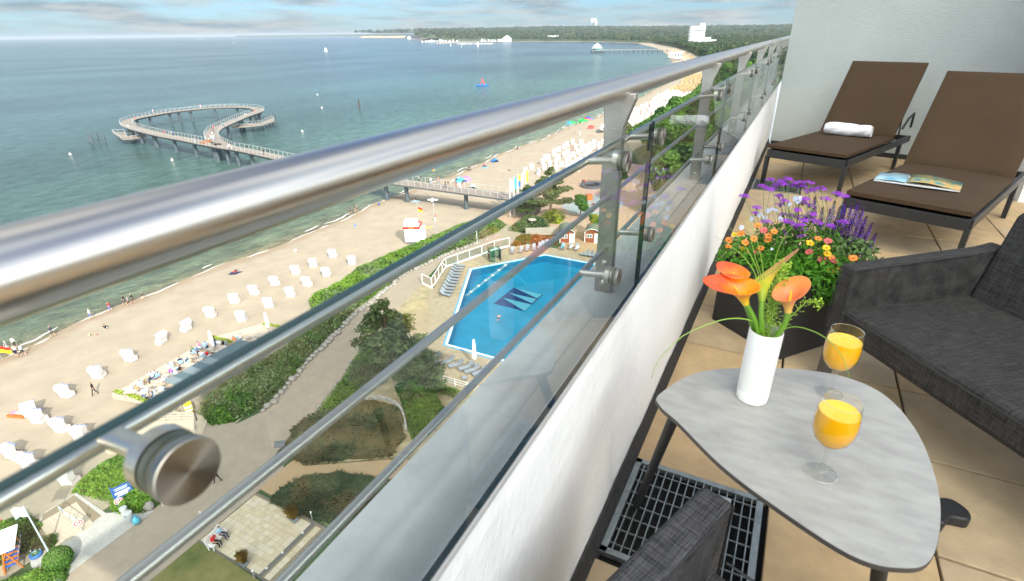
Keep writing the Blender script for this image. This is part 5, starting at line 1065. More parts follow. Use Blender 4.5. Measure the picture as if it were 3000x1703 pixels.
def landing(P, z0, nm, g):
    b = MB(); b.prism(P, z0-.35, z0); o = pch(b, nm, 'pier_deck'); n = len(P); b = MB()
    for i in range(n):
        p, q_ = P[i], P[(i+1) % n]; L_ = math.dist(p, q_)
        for k in range(int(L_/1.6)): f = k/int(L_/1.6); b.box((p[0]+(q_[0]-p[0])*f, p[1]+(q_[1]-p[1])*f, z0+.5), (.07, .07, 1.0))
        b.bar((*p, z0+1.0), (*q_, z0+1.0), .07, .07)
    pch(b, 'landing_rail', 'pier_rail', o)
landing([zp(*q, 2.3) for q in ((140, 505), (270, 595), (400, 590), (600, 560), (590, 520), (330, 560), (300, 500))], 2.3, 'landing_stage', pier)
landing([zp(*q, 2.6) for q in ((1760, 435), (1950, 425), (2190, 400), (2350, 350), (2330, 300), (2160, 380), (1790, 395))], 2.6, 'landing_stage', pier)
dm = MB().lathe([(.35, -3), (.35, 4.2), (.001, 4.25)], 10).mesh('mooring_pile', 'pier_steel', 40)
for i, q in enumerate(((2195, 410), (2240, 398), (2285, 385), (2330, 372), (2370, 362))): o = link(dm, 'mooring_pile', None, (*zp(*q, .3), 0)); tag(o, 'dark steel mooring pile beside the shoreward landing stage of the pier', 'pile', 'mooring piles at the pier')
for q in ((670, 1062), (685, 1070), (697, 1077), (735, 1045), (790, 1070)): o = link(dm, 'mooring_pile', None, (*z1(*q, 0), -1.3)); tag(o, 'dark steel mooring pile in open water off the pier ring', 'pile', 'mooring piles off the pier')
# buoys, raft, single pile
mat('buoy_white', (.70, .68, .62), .5); mat('bark_dark', (.06, .045, .03), .9)
for i, q in enumerate(((527, 1160), (1292, 1203), (2270, 987), (2417, 810), (2383, 712))):
    b = MB(); b.ball((0, 0, .1), .42, sq=(1, 1, .8), nu=12, nv=6); b.box((0, 0, .7), (.1, .1, .4)); o = b.build('mooring_buoy', 'buoy_white', None, (*z1(*q, .1), 0), smooth=60); tag(o, ['white round buoy floating between the mooring piles and the beach', 'white round buoy floating in front of the pier ring', 'white round buoy floating beside the shoreward landing stage', 'white round buoy floating far beyond the pier', 'white round buoy floating far beyond the pier'][i], 'buoy', 'white buoys round the pier')
sm = MB(); sm.lathe([(.38, -1), (.34, 5), (.02, 5.6)], 8); o = sm.build('marker_post', 'bark_dark', None, (*z2(138, 822, 0), 0)); tag(o, 'lone dark wooden marker post standing in the sea', 'post')
mat('raft_blue', (.03, .16, .50), .5)
rf = empty('bathing_raft', (*z2(1058, 645, 0), 0), 0, 'blue bathing raft with a red climbing frame on the sea', 'raft'); b = MB(); b.box((0, 0, .4), (8.5, 5, .9)); b.build('float', 'raft_blue', rf, bevel=.2)
b = MB(); b.tube([(-1, -1, .8), (0, 0, 5)], .15, 6); b.tube([(1.4, 1, .8), (0, 0, 5)], .15, 6); b.tube([(2.5, -1, .8), (0, 0, 5)], .15, 6); b.tube([(0, 0, 5), (1.8, 0, 2.2)], .25, 6); b.build('climbing_frame', 'ring_red', rf)

# ================================================================ footbridge to the pier
br_ = empty('footbridge', (-64, 96.4, 0), 0, 'grey footbridge with white railing crossing the beach to the pier', 'bridge')
def bch(mb, n, m, parent=None): mb.v = [(x+64, y-96.4, z) for x, y, z in mb.v]; return mb.build(n, m, parent or br_)
b = MB(); b.box((-64, 96.4, ZP-.09), (33, 4.2, .17)); bch(b, 'deck', 'pier_deck')
for y in (94.5, 98.3): b = MB(); b.box((-64, y, ZP-.33), (33, .2, .32)); bch(b, 'girder', 'pier_steel')
rp_ = MB().box((0, 0, .55), (.07, .07, 1.1)).mesh('rail_post', 'pier_rail')
for y in (94.35, 98.45):
    for x in np.arange(-80, -48, 1.75): link(rp_, 'rail_post', br_, (x+64, y-96.4, ZP-.02))
    b = MB(); b.bar((-80.3, y, ZP+1.08), (-48, y, ZP+1.08), .06, .05); bch(b, 'handrail', 'pier_rail')
pb = MB().lathe([(.45, -.8), (.45, ZP-.4)], 14).mesh('pillar', 'pier_steel', 40)
for x in (-77, -61): link(pb, 'pillar', br_, (x+64, 0, 0))
b = MB(); b.box((-46.5, 96.4, 3.6), (5, 4.2, 3.1)); bch(b, 'abutment', 'pier_deck')

# ================================================================ lifeguard hut
mat('hut_white', (.80, .80, .78), .5); mat('hut_red', (.60, .025, .015), .5); mat('hut_yellow', (.80, .50, .02), .5); mat('hut_glass', (.10, .13, .14), .1, spec=.8); mat('pole_grey', (.50, .51, .52), .4, metal=.5)
hp = zg(330, 1325, 1.0); hut = empty('lifeguard_hut', (*hp, 1.0), R(28), 'white lifeguard hut with red and yellow band and open roof deck', 'hut')
b = MB(); b.box((0, 1.55, 1.75), (2.6, 2.9, 2.6)); b.build('cabin', 'hut_white', hut); b = MB(); b.box((0, 1.55, .22), (2.2, 2.5, .46)); b.build('plinth', 'korb_dark', hut)
b = MB()
for c, d in (((0, .0, 3.15), (3.0, .18, .34)), ((0, 3.1, 3.15), (3.0, .18, .34)), ((-1.42, 1.55, 3.15), (.18, 2.95, .34)), ((1.42, 1.55, 3.15), (.18, 2.95, .34))): b.box(c, d)
b.build('band', 'hut_red', hut); b = MB(); b.box((0, 1.55, 3.1), (2.66, 2.9, .1)); b.build('roof_deck', 'hut_white', hut)
b = MB()
for c, d in (((-.25, .25, 3.75), (2.2, .04, .85)), ((-.25, 2.5, 3.75), (2.2, .04, .85)), ((-1.35, 1.38, 3.75), (.04, 2.3, .85)), ((.85, 1.38, 3.75), (.04, 2.3, .85))): b.box(c, d)
b.build('parapet', 'hut_white', hut); b = MB(); b.box((-.25, .25, 4.2), (2.26, .06, .06)); b.box((-.25, 2.5, 4.2), (2.26, .06, .06)); b.box((-1.35, 1.38, 4.2), (.06, 2.3, .06)); b.box((.85, 1.38, 4.2), (.06, 2.3, .06)); b.build('top_rail', 'pole_grey', hut)
for x, y, w, d, t_ in ((-1.31, .9, .02, .5, 0), (-1.31, 1.6, .02, .5, 0)): b = MB(); b.box((x, y, 1.9), (.04, .62, 1.0)); f_ = b.build('window', 'hut_white', hut); b = MB(); b.box((x-.02, y, 1.9), (.02, .5, .86)); b.build('pane', 'hut_glass', f_)
def text(body, size, m, parent, loc, rot, ext=.004, name='lettering'):
    c = bpy.data.curves.new(name, 'FONT'); c.body = body; c.size = size; c.extrude = ext; c.align_x = 'CENTER'; c.align_y = 'CENTER'; c.materials.append(MATS[m]); o = bpy.data.objects.new(name, c); COL.objects.link(o); o.parent = parent; o.location = loc; o.rotation_euler = rot; return o
text('DLRG', .30, 'hut_yellow', hut, (-1.515, 1.5, 3.15), (R(90), 0, R(-90))); text('DLRG', .30, 'hut_yellow', hut, (0, -.095, 3.15), (R(90), 0, 0))
b = MB(); b.box((1.75, 2.0, 1.6), (.9, 1.1, 2.4)); b.build('annex', 'hut_white', hut); b = MB(); b.box((2.2, .6, 2.9), (.12, 3.2, .12), rz=-1.2); b.build('rescue_pole', 'hut_yellow', hut)
fpx = zg(390, 950, 3.4); fl = empty('hut_flag', (hp[0]-.6, hp[1]+3.2, 3.2), 0, 'red over yellow lifeguard flag on a thin pole behind the hut', 'flag')
def flag_cloth(L_, h, m, parent, loc, rz, droop=.3, two=None, name='cloth'):
    b = MB(); n = 8; vs = []
    for k in range(3):
        for i in range(n): u = i/(n-1); vs.append((L_*u*(1-droop*.4), .10*math.sin(u*6)*L_*.6, -h*k/2-droop*L_*u*u))
    b.add(vs, [(i, i+1, n+i+1, n+i) for i in range(n-1)], 0); b.add(vs, [(n+i, n+i+1, 2*n+i+1, 2*n+i) for i in range(n-1)], 1 if two else 0)
    return b.build(name, [m, two] if two else m, parent, loc, rz, smooth=60)
MB().tube([(0, 0, 0), (0, 0, 5.2)], .035, 8).build('pole', 'pole_grey', fl); flag_cloth(1.0, .8, 'hut_red', fl, (0, 0, 3.9), R(20), .25, 'hut_yellow')
lp = zg(705, 1165, 1.4); fm = empty('floodlight_mast', (*lp, 1.2), 0, 'grey floodlight mast with lamp heads beside the lifeguard hut', 'mast'); MB().tube([(0, 0, 0), (0, 0, 7)], [.10, .07], 10).build('pole', 'pole_grey', fm)
for a in (.4, 2.3, 3.6, 5.2): MB().box((.55*math.cos(a), .55*math.sin(a), 7.02), (.75, .42, .12), rz=a).build('lamp_head', 'hut_white', fm)
# beach flags, tents, blankets
rfp = z4(15, 1245, .3); rfl = empty('rescue_flag', (*rfp, .3), 0, 'red and yellow bathing zone flag on a short stick at the waterline', 'flag'); MB().tube([(0, 0, 0), (0, 0, 1.9)], .03, 6).build('pole', 'pole_grey', rfl); flag_cloth(1.7, .9, 'hut_red', rfl, (0, 0, 1.85), R(28), .05, 'hut_yellow')
f2 = zg(690, 160, .1); rf2 = empty('rescue_flag', (*f2, 0), 0, 'small red and yellow flag standing in the shallow water by the footbridge', 'flag'); MB().tube([(0, 0, 0), (0, 0, 1.8)], .03, 6).build('pole', 'pole_grey', rf2); flag_cloth(1.1, .9, 'hut_red', rf2, (0, 0, 1.75), R(160), .3, 'hut_yellow')
def tent(xy, m, m2, s_, label, rz=0):
    b = MB(); n = 8; vs = []
    for j in range(5):
        y = -1+.5*j; h = 1.15*math.sqrt(max(.02, 1-(y*.75)**2))
        for i in range(n): a = math.pi*i/(n-1); vs.append((math.cos(a)*1.0, y, math.sin(a)*h))
    b.add(vs, [(j*n+i, j*n+i+1, (j+1)*n+i+1, (j+1)*n+i) for j in range(4) for i in range(n-1)]); b.add([vs[4*n+i] for i in range(n)], [tuple(range(n))], 1)
    o = b.build('beach_tent', [m, m2], None, (*xy, ZB(xy)), rz, smooth=60); o.scale = (s_,)*3; tag(o, label, 'tent')
mat('tent_cyan', (.05, .38, .50), .7); mat('tent_grey', (.20, .28, .36), .7); mat('tent_purple', (.30, .16, .42), .7); mat('tent_green', (.30, .42, .34), .7)
tent(zg(1130, 295, .8), 'tent_cyan', 'tent_grey', 1.05, 'bright cyan pop up beach tent beyond the footbridge', 1.2); tent(zg(1085, 250, .8), 'tent_grey', 'tent_grey', .9, 'grey blue pop up beach tent behind the cyan one', .4); tent(zg(1200, 270, .8), 'tent_purple', 'petal_orange', 1.1, 'purple and orange beach shelter beside the cyan tent', 2.6); tent(zg(1315, 400, .9), 'tent_green', 'tent_green', 1.0, 'pale green beach tent close to the footbridge', .5)
tent(zi(1868, 55, .9), 'korb_dark', 'tent_grey', 1.1, 'dark grey beach tent beside the far white chairs', 1.0); tent(z2(1152, 1205, .8), 'raft_blue', 'tent_cyan', .95, 'deep blue beach tent alone near the waterline', .9); tent(zj(180, 890, .9), 'ring_red', 'tent_grey', 1.2, 'red and grey beach shelter before the far white chairs', 2.)
def blanket(xy, m, label, s_=(1.9, 1.3), rz=.4): o = MB().box((0, 0, .03), (*s_, .02)).build('beach_blanket', m, None, (*xy, ZB(xy)), rz); tag(o, label, 'blanket')
blanket(z5(560, 55, .7), 'cloth_sky', 'pale blue blanket under the person in black'); blanket(z4(1770, 590, .7), 'cloth_navy', 'dark blue mat under the person in red'); blanket(zg(1265, 72, .7), 'cloth_black', 'dark mat under the person in black beyond the footbridge'); blanket(zg(1520, 52, .7), 'tent_cyan', 'bright turquoise towel under the pair beyond the footbridge')
# pedal boats
mat('boat_green', (.05, .42, .12), .5); mat('boat_red', (.5, .05, .08), .5)
for i, (x, y, m) in enumerate(((30, 762, 'boat_green'), (70, 745, 'boat_green'), (110, 728, 'boat_red'), (150, 716, 'raft_blue'), (-120, 770, 'boat_green'), (-170, 780, 'tent_cyan'))):
    p = zj(x, y, .6); b = MB(); b.box((0, -.8, .3), (4.2, .55, .5)); b.box((0, .8, .3), (4.2, .55, .5)); b.box((-.3, 0, .62), (2.2, 1.6, .2)); b.box((-.9, 0, 1.0), (.2, 1.5, .6)); g = b.build('pedal_boat', m, None, (*p, ZB(p)), R(75), bevel=.06); tag(g, {'boat_green': 'green pedal boat drawn up on the far sand', 'boat_red': 'dark red pedal boat drawn up on the far sand', 'raft_blue': 'blue pedal boat drawn up on the far sand', 'tent_cyan': 'turquoise pedal boat drawn up on the far sand'}[m], 'pedal boat', 'pedal boats on the sand')
# ================================================================ beach restaurant
mat('old_wood', (.40, .36, .30), .85, var=.18, scale=4, stretch=(1, 12, 1)); mat('roof_slate', (.10, .15, .17), .55, var=.1, scale=1); mat('roof_pale', (.20, .25, .27), .55); mat('sail_white', (.80, .79, .77), .8)
TZ_ = 1.5
tp = MB().prism([(-59.6, 21.9), (-54.0, 23.0), (-49.6, 23.6), (-50.2, 41), (-57.6, 40.2), (-60.6, 34.6)], .6, TZ_).build('restaurant_terrace', 'boardwalk'); tp['kind'] = 'structure'
rs = empty('beach_restaurant', (-51, 28.6, TZ_), 0, 'low beach restaurant with long dark corrugated roof', 'building')
MB().box((.3, 0, 1.15), (2.6, 8.6, 2.3)).build('wall', 'old_wood', rs); mats_ = ['roof_slate', 'roof_pale']
for i in range(9):
    m_ = mats_[1 if i in (0, 2, 4) else 0]; r_ = MB(); r_.add([(-1.9, -4.6+i*1.02, 2.45), (2.2, -4.6+i*1.02, 2.75), (2.2, -3.58+i*1.02, 2.75), (-1.9, -3.58+i*1.02, 2.45)], [(0, 1, 2, 3)])
    for k in range(5): x0 = -4.55+i*1.02+k*.2; r_.bar((-1.9, x0, 2.475), (2.2, x0, 2.775), .05, .04)
    r_.build('roof_sheet', m_, rs)
MB().box((-1.92, 0, 2.36), (.08, 9.3, .16)).build('eaves_board', 'korb_wood', rs)
mat('planter_green', (.22, .30, .03), .8)
for i, q in enumerate(((120, 1085), (195, 1105), (305, 1135), (390, 1165), (485, 1200), (1450, 330), (1520, 355), (1595, 375), (1660, 395), (2160, 155), (2230, 165), (2310, 180))):
    p = ze(*q, TZ_+.4); g = empty('wooden_trough', (*p, TZ_), R(5), 'weathered wooden trough with yellow green herbs edging the beach restaurant terrace', 'planter', 'herb troughs round the terrace'); MB().box((0, 0, .22), (1.0, .5, .45)).build('box', 'old_wood', g)
    n = 120; C = np.stack([RNG.uniform(-.45, .45, n), RNG.uniform(-.2, .2, n), RNG.uniform(.42, .66, n)], 1); V_, F_ = cards(C, .13); link(npmesh('herbs', V_, F_, 'planter_green'), 'herbs', g)
tbl = [(560, 1020), (640, 1010), (820, 850), (880, 860), (1160, 610), (1210, 620), (720, 1080), (1420, 480), (1480, 500), (1530, 455), (2080, 290), (1900, 340), (1080, 700), (1960, 350), (300, 1060)]
tmesh = None
for i, q in enumerate(tbl):
    p = ze(*q, TZ_+.75)
    if tmesh is None:
        tmesh = empty('terrace_table', (*p, TZ_), R(20), 'weathered wooden table on the beach restaurant terrace', 'table', 'tables on the restaurant terrace'); MB().box((0, 0, .73), (1.3, .8, .06)).build('table_top', 'old_wood', tmesh); lg = MB().box((0, 0, .35), (.08, .08, .7)).mesh('leg', 'old_wood')
        for x in (-.55, .55):
            for y in (-.3, .3): link(lg, 'leg', tmesh, (x, y, 0))
    else: o = copy_tree(tmesh); o.location = (*p, TZ_); o.rotation_euler.z = R(20+RNG.uniform(-10, 10))
chp = None; PPL = [(540, 880, 'beige', 'khaki', 'fair'), (600, 870, 'sky', 'navy', 'brown'), (655, 850, 'grey', 'denim', 'dark'), (440, 985, 'sky', 'white', 'brown'), (300, 1060, 'white', 'khaki', 'fair'), (395, 1060, 'orange', 'beige', 'brown'), (490, 1110, 'white', 'denim', 'grey'), (590, 1130, 'grey', 'black', 'brown'), (745, 1060, 'sky', 'navy', 'fair'), (755, 930, 'white', 'navy', 'grey'), (860, 815, 'purple', 'black', 'fair'), (980, 790, 'black', 'khaki', 'brown'), (930, 835, 'white', 'grey', 'fair'), (835, 755, 'sky', 'beige', 'dark'), (900, 715, 'grey', 'khaki', 'fair'), (985, 665, 'navy', 'sky', 'brown'), (1090, 670, 'black', 'black', 'dark'), (1150, 680, 'khaki', 'grey', 'dark'), (1290, 580, 'white', 'sky', 'fair'), (1355, 575, 'red', 'white', 'fair'), (1160, 520, 'green', 'navy', 'dark'), (1215, 520, 'denim', 'black', 'brown'), (1245, 450, 'pink', 'white', 'dark'), (1340, 450, 'sky', 'black', 'brown'), (1450, 400, 'navy', 'denim', 'brown'), (1520, 430, 'white', 'sky', 'fair'), (1575, 425, 'black', 'green', 'brown'), (1730, 370, 'orange', 'beige', 'dark'), (1815, 340, 'white', 'navy', 'brown')]
for x, y, t_, b2, h in PPL:
    p = ze(x, y+14, TZ_+.35); fa = RNG.uniform(0, 6.28); person(p, TZ_, fa, t_, b2, 'sit', 'on the beach restaurant terrace', h, 1., False)
    if chp is None:
        chp = empty('deck_chair', (*p, TZ_), fa, 'light wooden deck chair with pale blue cloth on the restaurant terrace', 'chair', 'deck chairs on the terrace'); MB().box((0, .05, .40), (.5, .5, .04)).build('seat', 'cloth_sky', chp); bb = MB(); bb.bar((0, -.22, .40), (0, -.42, .95), .5, .03); bb.build('backrest', 'cloth_sky', chp)
        for sx_ in (-.24, .24):
            for sy_ in (-.2, .28): MB().box((sx_, sy_, .2), (.04, .04, .4)).build('leg', 'korb_wood', chp)
    else: o = copy_tree(chp); o.location = (*p, TZ_); o.rotation_euler.z = fa
def closed_parasol(xy, z, label, h=3.0):
    g = empty('closed_parasol', (*xy, z), 0, label, 'parasol'); MB().tube([(0, 0, 0), (0, 0, h)], .03, 8).build('pole', 'pole_grey', g); n = 10; vs = []
    prof = [(.16, .9), (.20, 1.3), (.17, h*.7), (.10, h-.1), (.02, h+.05)]
    b = MB()
    for r, z_ in prof: vs += [((r*(1+.25*math.cos(5*2*math.pi*j/20)))*math.cos(2*math.pi*j/20), (r*(1+.25*math.cos(5*2*math.pi*j/20)))*math.sin(2*math.pi*j/20), z_) for j in range(20)]
    b.add(vs, [(i*20+j, i*20+(j+1) % 20, (i+1)*20+(j+1) % 20, (i+1)*20+j) for i in range(len(prof)-1) for j in range(20)]); b.build('folded_canopy', 'sail_white', g, smooth=50); MB().lathe([(.3, 0), (.3, .08), (.05, .1)], 12).build('base', 'pole_grey', g)
closed_parasol(ze(1455, 530, TZ_), TZ_, 'white folded parasol among the terrace tables'); closed_parasol(ze(2205, 265, TZ_), TZ_, 'white folded parasol at the empty end of the terrace'); closed_parasol(z5(1003, 1290, 2.1), 2.12, 'white folded parasol beside the pool loungers', 3.4)
# lounge bench blocks on the terrace
for i, q in enumerate(((620, 1000), (680, 1020), (480, 1085), (1340, 540), (700, 930))):
    p = ze(*q, TZ_+.4); b = MB(); b.box((0, 0, .2), (1.5, .75, .4)); b.box((0, -.33, .55), (1.5, .12, .4)); o = b.build('lounge_bench', 'old_wood', None, (*p, TZ_), R(25), bevel=.03); tag(o, 'boxy pale wooden lounge bench on the beach restaurant terrace', 'bench', 'lounge benches on the terrace')
# boardwalk below the terrace with wooden fence
bwp = MB().prism([(-50.5, 16.5), (-44.6, 19.2), (-43.6, 20.9), (-46.0, 23.8), (-54, 21.8)], 1.4, 2.12).build('boardwalk', 'boardwalk'); bwp['kind'] = 'structure'
fn = empty('wooden_fence', (-45, 20.5, 2.1), 0, 'weathered wooden rail fence along the boardwalk', 'fence')
for (x0, y0), (x1, y1) in (((-50.5, 20.6), (-46.6, 22.8)), ((-48.8, 17.6), (-44.8, 19.4)), ((-46.6, 22.8), (-44.3, 21.2))):
    L_ = math.dist((x0, y0), (x1, y1)); k = max(2, int(L_/1.2))
    for i in range(k+1): f = i/k; MB().box((x0+(x1-x0)*f+45, y0+(y1-y0)*f-20.5, .5), (.1, .1, 1.05)).build('post', 'old_wood', fn)
    for h in (.35, .65, .95): b = MB(); b.bar((x0+45, y0-20.5, h), (x1+45, y1-20.5, h), .04, .12); b.build('rail', 'old_wood', fn)
mat('yellow_paint', (.75, .55, .03), .6)
p = ze(1105, 1330, 2.2); bk_ = empty('striped_barrel', (*p, 2.12), 0, 'yellow and white striped barrel on the boardwalk', 'barrel')
for i in range(5): MB().lathe([(.34+.05*math.sin(math.pi*i/5), i*.2), (.34+.05*math.sin(math.pi*(i+1)/5), (i+1)*.2)], 16).build('band', 'yellow_paint' if i % 2 == 0 else 'sail_white', bk_, smooth=50)
p = ze(1000, 1340, 2.2); bi = empty('bicycle', (*p, 2.12), R(60), 'dark bicycle leaning on the boardwalk fence', 'bicycle')
for x in (-.5, .5): MB().tube([(x+.33*math.cos(a), 0, .34+.33*math.sin(a)) for a in np.linspace(0, 6.283, 17)], .025, 6).build('wheel', 'black_plastic', bi)
b = MB(); b.tube([(-.5, 0, .34), (-.15, 0, .8), (.4, 0, .82), (.5, 0, .34)], .02, 6); b.tube([(-.15, 0, .8), (0, 0, .3), (.4, 0, .82)], .02, 6); b.tube([(-.5, 0, .34), (0, 0, .3)], .02, 6); b.build('frame', 'black_plastic', bi); MB().box((-.17, 0, .9), (.24, .12, .06)).build('saddle', 'black_plastic', bi); MB().box((.42, 0, .98), (.05, .5, .04)).build('handlebar', 'black_plastic', bi)

# ================================================================ signs, bins and swings at the beach entrance
mat('sign_blue', (.02, .09, .30), .5); mat('sign_white', (.80, .80, .80), .5); mat('sign_red', (.65, .03, .03), .5); mat('bin_grey', (.34, .36, .37), .5, var=.1, scale=5); mat('bag_blue', (.10, .42, .55), .35, bump=.4, bscale=20)
def flat_sign(name, label, xy, z, rz, parts, poles): pass
sg = empty('beach_sign', (*zb(1640, 470, 2.1), 2.1), R(72), 'blue notice board with white lines standing in the green bush', 'sign')
for x in (-.62, .62): MB().box((x, 0, 1.1), (.08, .08, 2.3)).build('post', 'sign_blue', sg)
MB().extr([(-.6, .95), (.6, .95), (.6, 2.0), (.2, 2.08), (-.2, 2.0), (-.6, 2.12)], (0, -.03, 0), (1, 0, 0), (0, 0, 1), (0, 1, 0), .05).build('board', 'sign_blue', sg)
for i, (w, z_, m_) in enumerate(((.9, 1.85, 'sign_white'), (.8, 1.70, 'sign_white'), (1.0, 1.42, 'sign_white'), (.7, 1.25, 'sign_white'), (.85, 1.13, 'sign_white'))): MB().box((.0, -.035, z_), (w, .008, .045 if i != 2 else .18)).build('text_line', m_, sg)
def round_sign(parent, loc, M_=None):
    c = MB().lathe([(.30, 0), (.30, .02)], 28, c=loc, M=Matrix.Rotation(R(90), 3, 'X')).build('sign_disc', 'sign_white', parent)
    vs = []; 
    for r in (.19, .27):
        vs += [(loc[0]+r*math.cos(a), loc[1]-.024, loc[2]+r*math.sin(a)) for a in np.linspace(0, 6.283, 29)[:-1]]
    MB().add(vs, [(i, (i+1) % 28, 28+(i+1) % 28, 28+i) for i in range(28)]).build('red_ring', 'sign_red', c)
    b = MB(); b.bar((loc[0]-.15, loc[1]-.025, loc[2]+.15), (loc[0]+.15, loc[1]-.025, loc[2]-.15), .04, .006, up=(0, 1, 0)); b.build('red_bar', 'sign_red', c); b = MB(); b.box((loc[0], loc[1]-.0235, loc[2]), (.2, .004, .10)); b.box((loc[0]+.08, loc[1]-.0235, loc[2]+.08), (.07, .004, .1)); b.build('dog_symbol', 'black_plastic', c)
round_sign(sg, (-.45, -.06, .75))
p2 = zb(1060, 820, 2.1); s2 = empty('no_dogs_sign', (*p2, 2.1), R(70), 'round red ringed prohibition sign on a pole at the cobbled ramp', 'sign'); MB().tube([(0, 0, 0), (0, 0, 1.9)], .03, 8).build('pole', 'pole_grey', s2); round_sign(s2, (0, -.05, .95))
g1, g2 = zb(1060, 820, 2.1), zb(790, 600, 2.1)
hr = empty('ramp_handrail', (*g1, 2.1), 0, 'pale blue steel handrail along the boarded beach ramp', 'handrail'); d = Vector((g2[0]-g1[0], g2[1]-g1[1], 0)); mat('rail_blue', (.42, .52, .58), .4)
b = MB(); b.tube([(0, 0, 1.0), tuple(d*.98+Vector((0, 0, .9)))], .03, 8); b.build('top_bar', 'rail_blue', hr)
for f in (.02, .35, .66, .97): MB().tube([tuple(d*f), tuple(d*f+Vector((0, 0, 1.0-.1*f)))], .022, 8).build('post', 'rail_blue', hr)
for i, q in enumerate(((1625, 640), (1690, 700))):
    bn = empty('litter_bin', (*zb(*q, 2.1), 2.1), 0, ['grey round litter bin standing behind its twin at the bush', 'grey round litter bin next to the blue rubbish bag'][i], 'bin', 'litter bins at the beach entrance'); MB().lathe([(.24, 0), (.25, .95), (.25, 1.0)], 20).build('body', 'bin_grey', bn, smooth=40); MB().lathe([(.255, 1.0), (.255, 1.03), (.05, 1.06), (.001, 1.06)], 20).build('lid', 'bin_grey', bn, smooth=40)
    MB().box((.0, -.25, .8), (.2, .03, .06)).build('slot', 'black_plastic', bn)
b = MB(); b.lathe([(.10, 0), (.25, .12), (.27, .35), (.20, .55), (.05, .68), (.09, .75)], 14); o = b.build('rubbish_bag', 'bag_blue', None, (*zb(1760, 715, 2.1), 2.1), smooth=60); tag(o, 'tied light blue rubbish bag beside the litter bins', 'bag')
mat('granite', (.27, .245, .22), .85, var=.25, scale=3, bump=.4, bscale=20)
def rock(r, seed): 
    rg = random.Random(seed); b = MB(); b.ball((0, 0, r*.35), r, nu=9, nv=6, sq=(1, .75, .62)); b.v = [(x*(1+rg.uniform(-.12, .12)), y*(1+rg.uniform(-.12, .12)), z*(1+rg.uniform(-.1, .1))) for x, y, z in b.v]; return b.mesh('boulder', 'granite', 70)
RK = [rock(.38, i) for i in range(5)]
o = link(RK[0], 'boulder', None, (*zb(1910, 510, 2.1), 2.1)); o.scale = (1.4,)*3; tag(o, 'large pale boulder at the corner of the green bush by the bins', 'boulder')
# thatched mast with white lamp near the bush
p = zb(2090, 490, 2.1); ms_ = empty('lamp_post', (*p, 2.1), 0, 'white lamp post with round top rising beside the green bush', 'lamp post'); MB().tube([(0, 0, 0), (0, 0, 3.2)], .055, 8).build('pole', 'sail_white', ms_); MB().lathe([(.05, 3.1), (.30, 3.2), (.30, 3.28), (.05, 3.36)], 16).build('lamp', 'sail_white', ms_, smooth=50)
p = zb(2130, 430, 2.1); ab = empty('chalk_board', (*p, 2.1), R(-40), 'folding wooden menu board beside the lamp post', 'sign'); b = MB(); b.bar((0, 0, 0), (0, .35, 1.0), .7, .04); b.build('frame', 'korb_wood', ab); b = MB(); b.bar((0, -.03, .08), (0, .29, .95), .58, .04); b.build('slate', 'korb_dark', ab)
# striped swing seat and neighbours at the bottom
mat('stripe_blue', (.02, .10, .38), .8); mat('varnish', (.45, .14, .03), .5)
c0 = zb(200, 1180, 2.1); sw = empty('garden_swing_seat', (*c0, 2.1), R(-27), 'wooden swing seat with blue white slats and white canopy', 'swing seat')
for x in (-1.1, 1.1): b = MB(); b.bar((x, -.5, 0), (x, 0, 2.0), .09, .09); b.bar((x, .5, 0), (x, 0, 2.0), .09, .09); b.build('frame', 'varnish', sw)
for i in range(9): MB().box((-1.0+i*.25, 0, .5), (.16, .75, .05)).build('seat_slat', 'varnish' if i % 2 else 'stripe_blue', sw)
for i in range(12): b = MB(); b.bar((-1.0+i*.182, .36, .5), (-1.0+i*.182, .6, 1.25), .12, .03); b.build('back_slat', ['stripe_blue', 'sail_white', 'varnish'][i % 3], sw)
b = MB(); b.bar((-1.25, .15, 1.95), (1.25, .15, 1.95), 1.0, .08); b.build('canopy', 'sail_white', sw); MB().box((0, -.42, .35), (2.3, .06, .5)).build('front_board', 'varnish', sw)
p = zb(470, 1140, 2.1); fp = empty('flower_tub', (*p, 2.1), 0, 'round blue tub of small white flowers beside the swing seat', 'planter'); MB().lathe([(.22, 0), (.36, .10), (.38, .28), (.34, .32), (.30, .30), (.001, .28)], 20).build('tub', 'raft_blue', fp, smooth=50)
n = 160; C = np.stack([RNG.normal(0, .13, n), RNG.normal(0, .13, n), RNG.uniform(.3, .42, n)], 1); V_, F_ = cards(C, .07); link(npmesh('leaves', V_, F_, 'herb_leaf'), 'leaves', fp); V_, F_ = cards(C[:40]+[0, 0, .05], .06); link(npmesh('flowers', V_, F_, 'pansy_white'), 'flowers', fp)
p = zb(625, 1085, 2.1); fpl = empty('beach_flagpole', (*p, 2.1), 0, 'pale blue steel flagpole at the round hedge ball', 'flagpole'); MB().tube([(0, 0, 0), (0, 0, 4.6)], [.06, .04], 10).build('pole', 'rail_blue', fpl); flag_cloth(1.5, .9, 'sail_white', fpl, (0, 0, 4.55), R(200), .35)
p = zb(120, 800, 2.0); lf = empty('lifeguard_chair', (*p, 1.6), R(-20), 'white wooden chair with blue cushion at the sand edge', 'chair')
for i in range(6): MB().box((-.35+i*.14, 0, .45), (.09, .9, .05)).build('seat_slat', 'sail_white', lf)
b = MB(); b.bar((0, .4, .45), (0, .75, 1.2), .85, .06); b.build('backrest', 'raft_blue', lf); 
for x in (-.4, .4): MB().box((x, 0, .25), (.06, .9, .5)).build('leg', 'sail_white', lf)
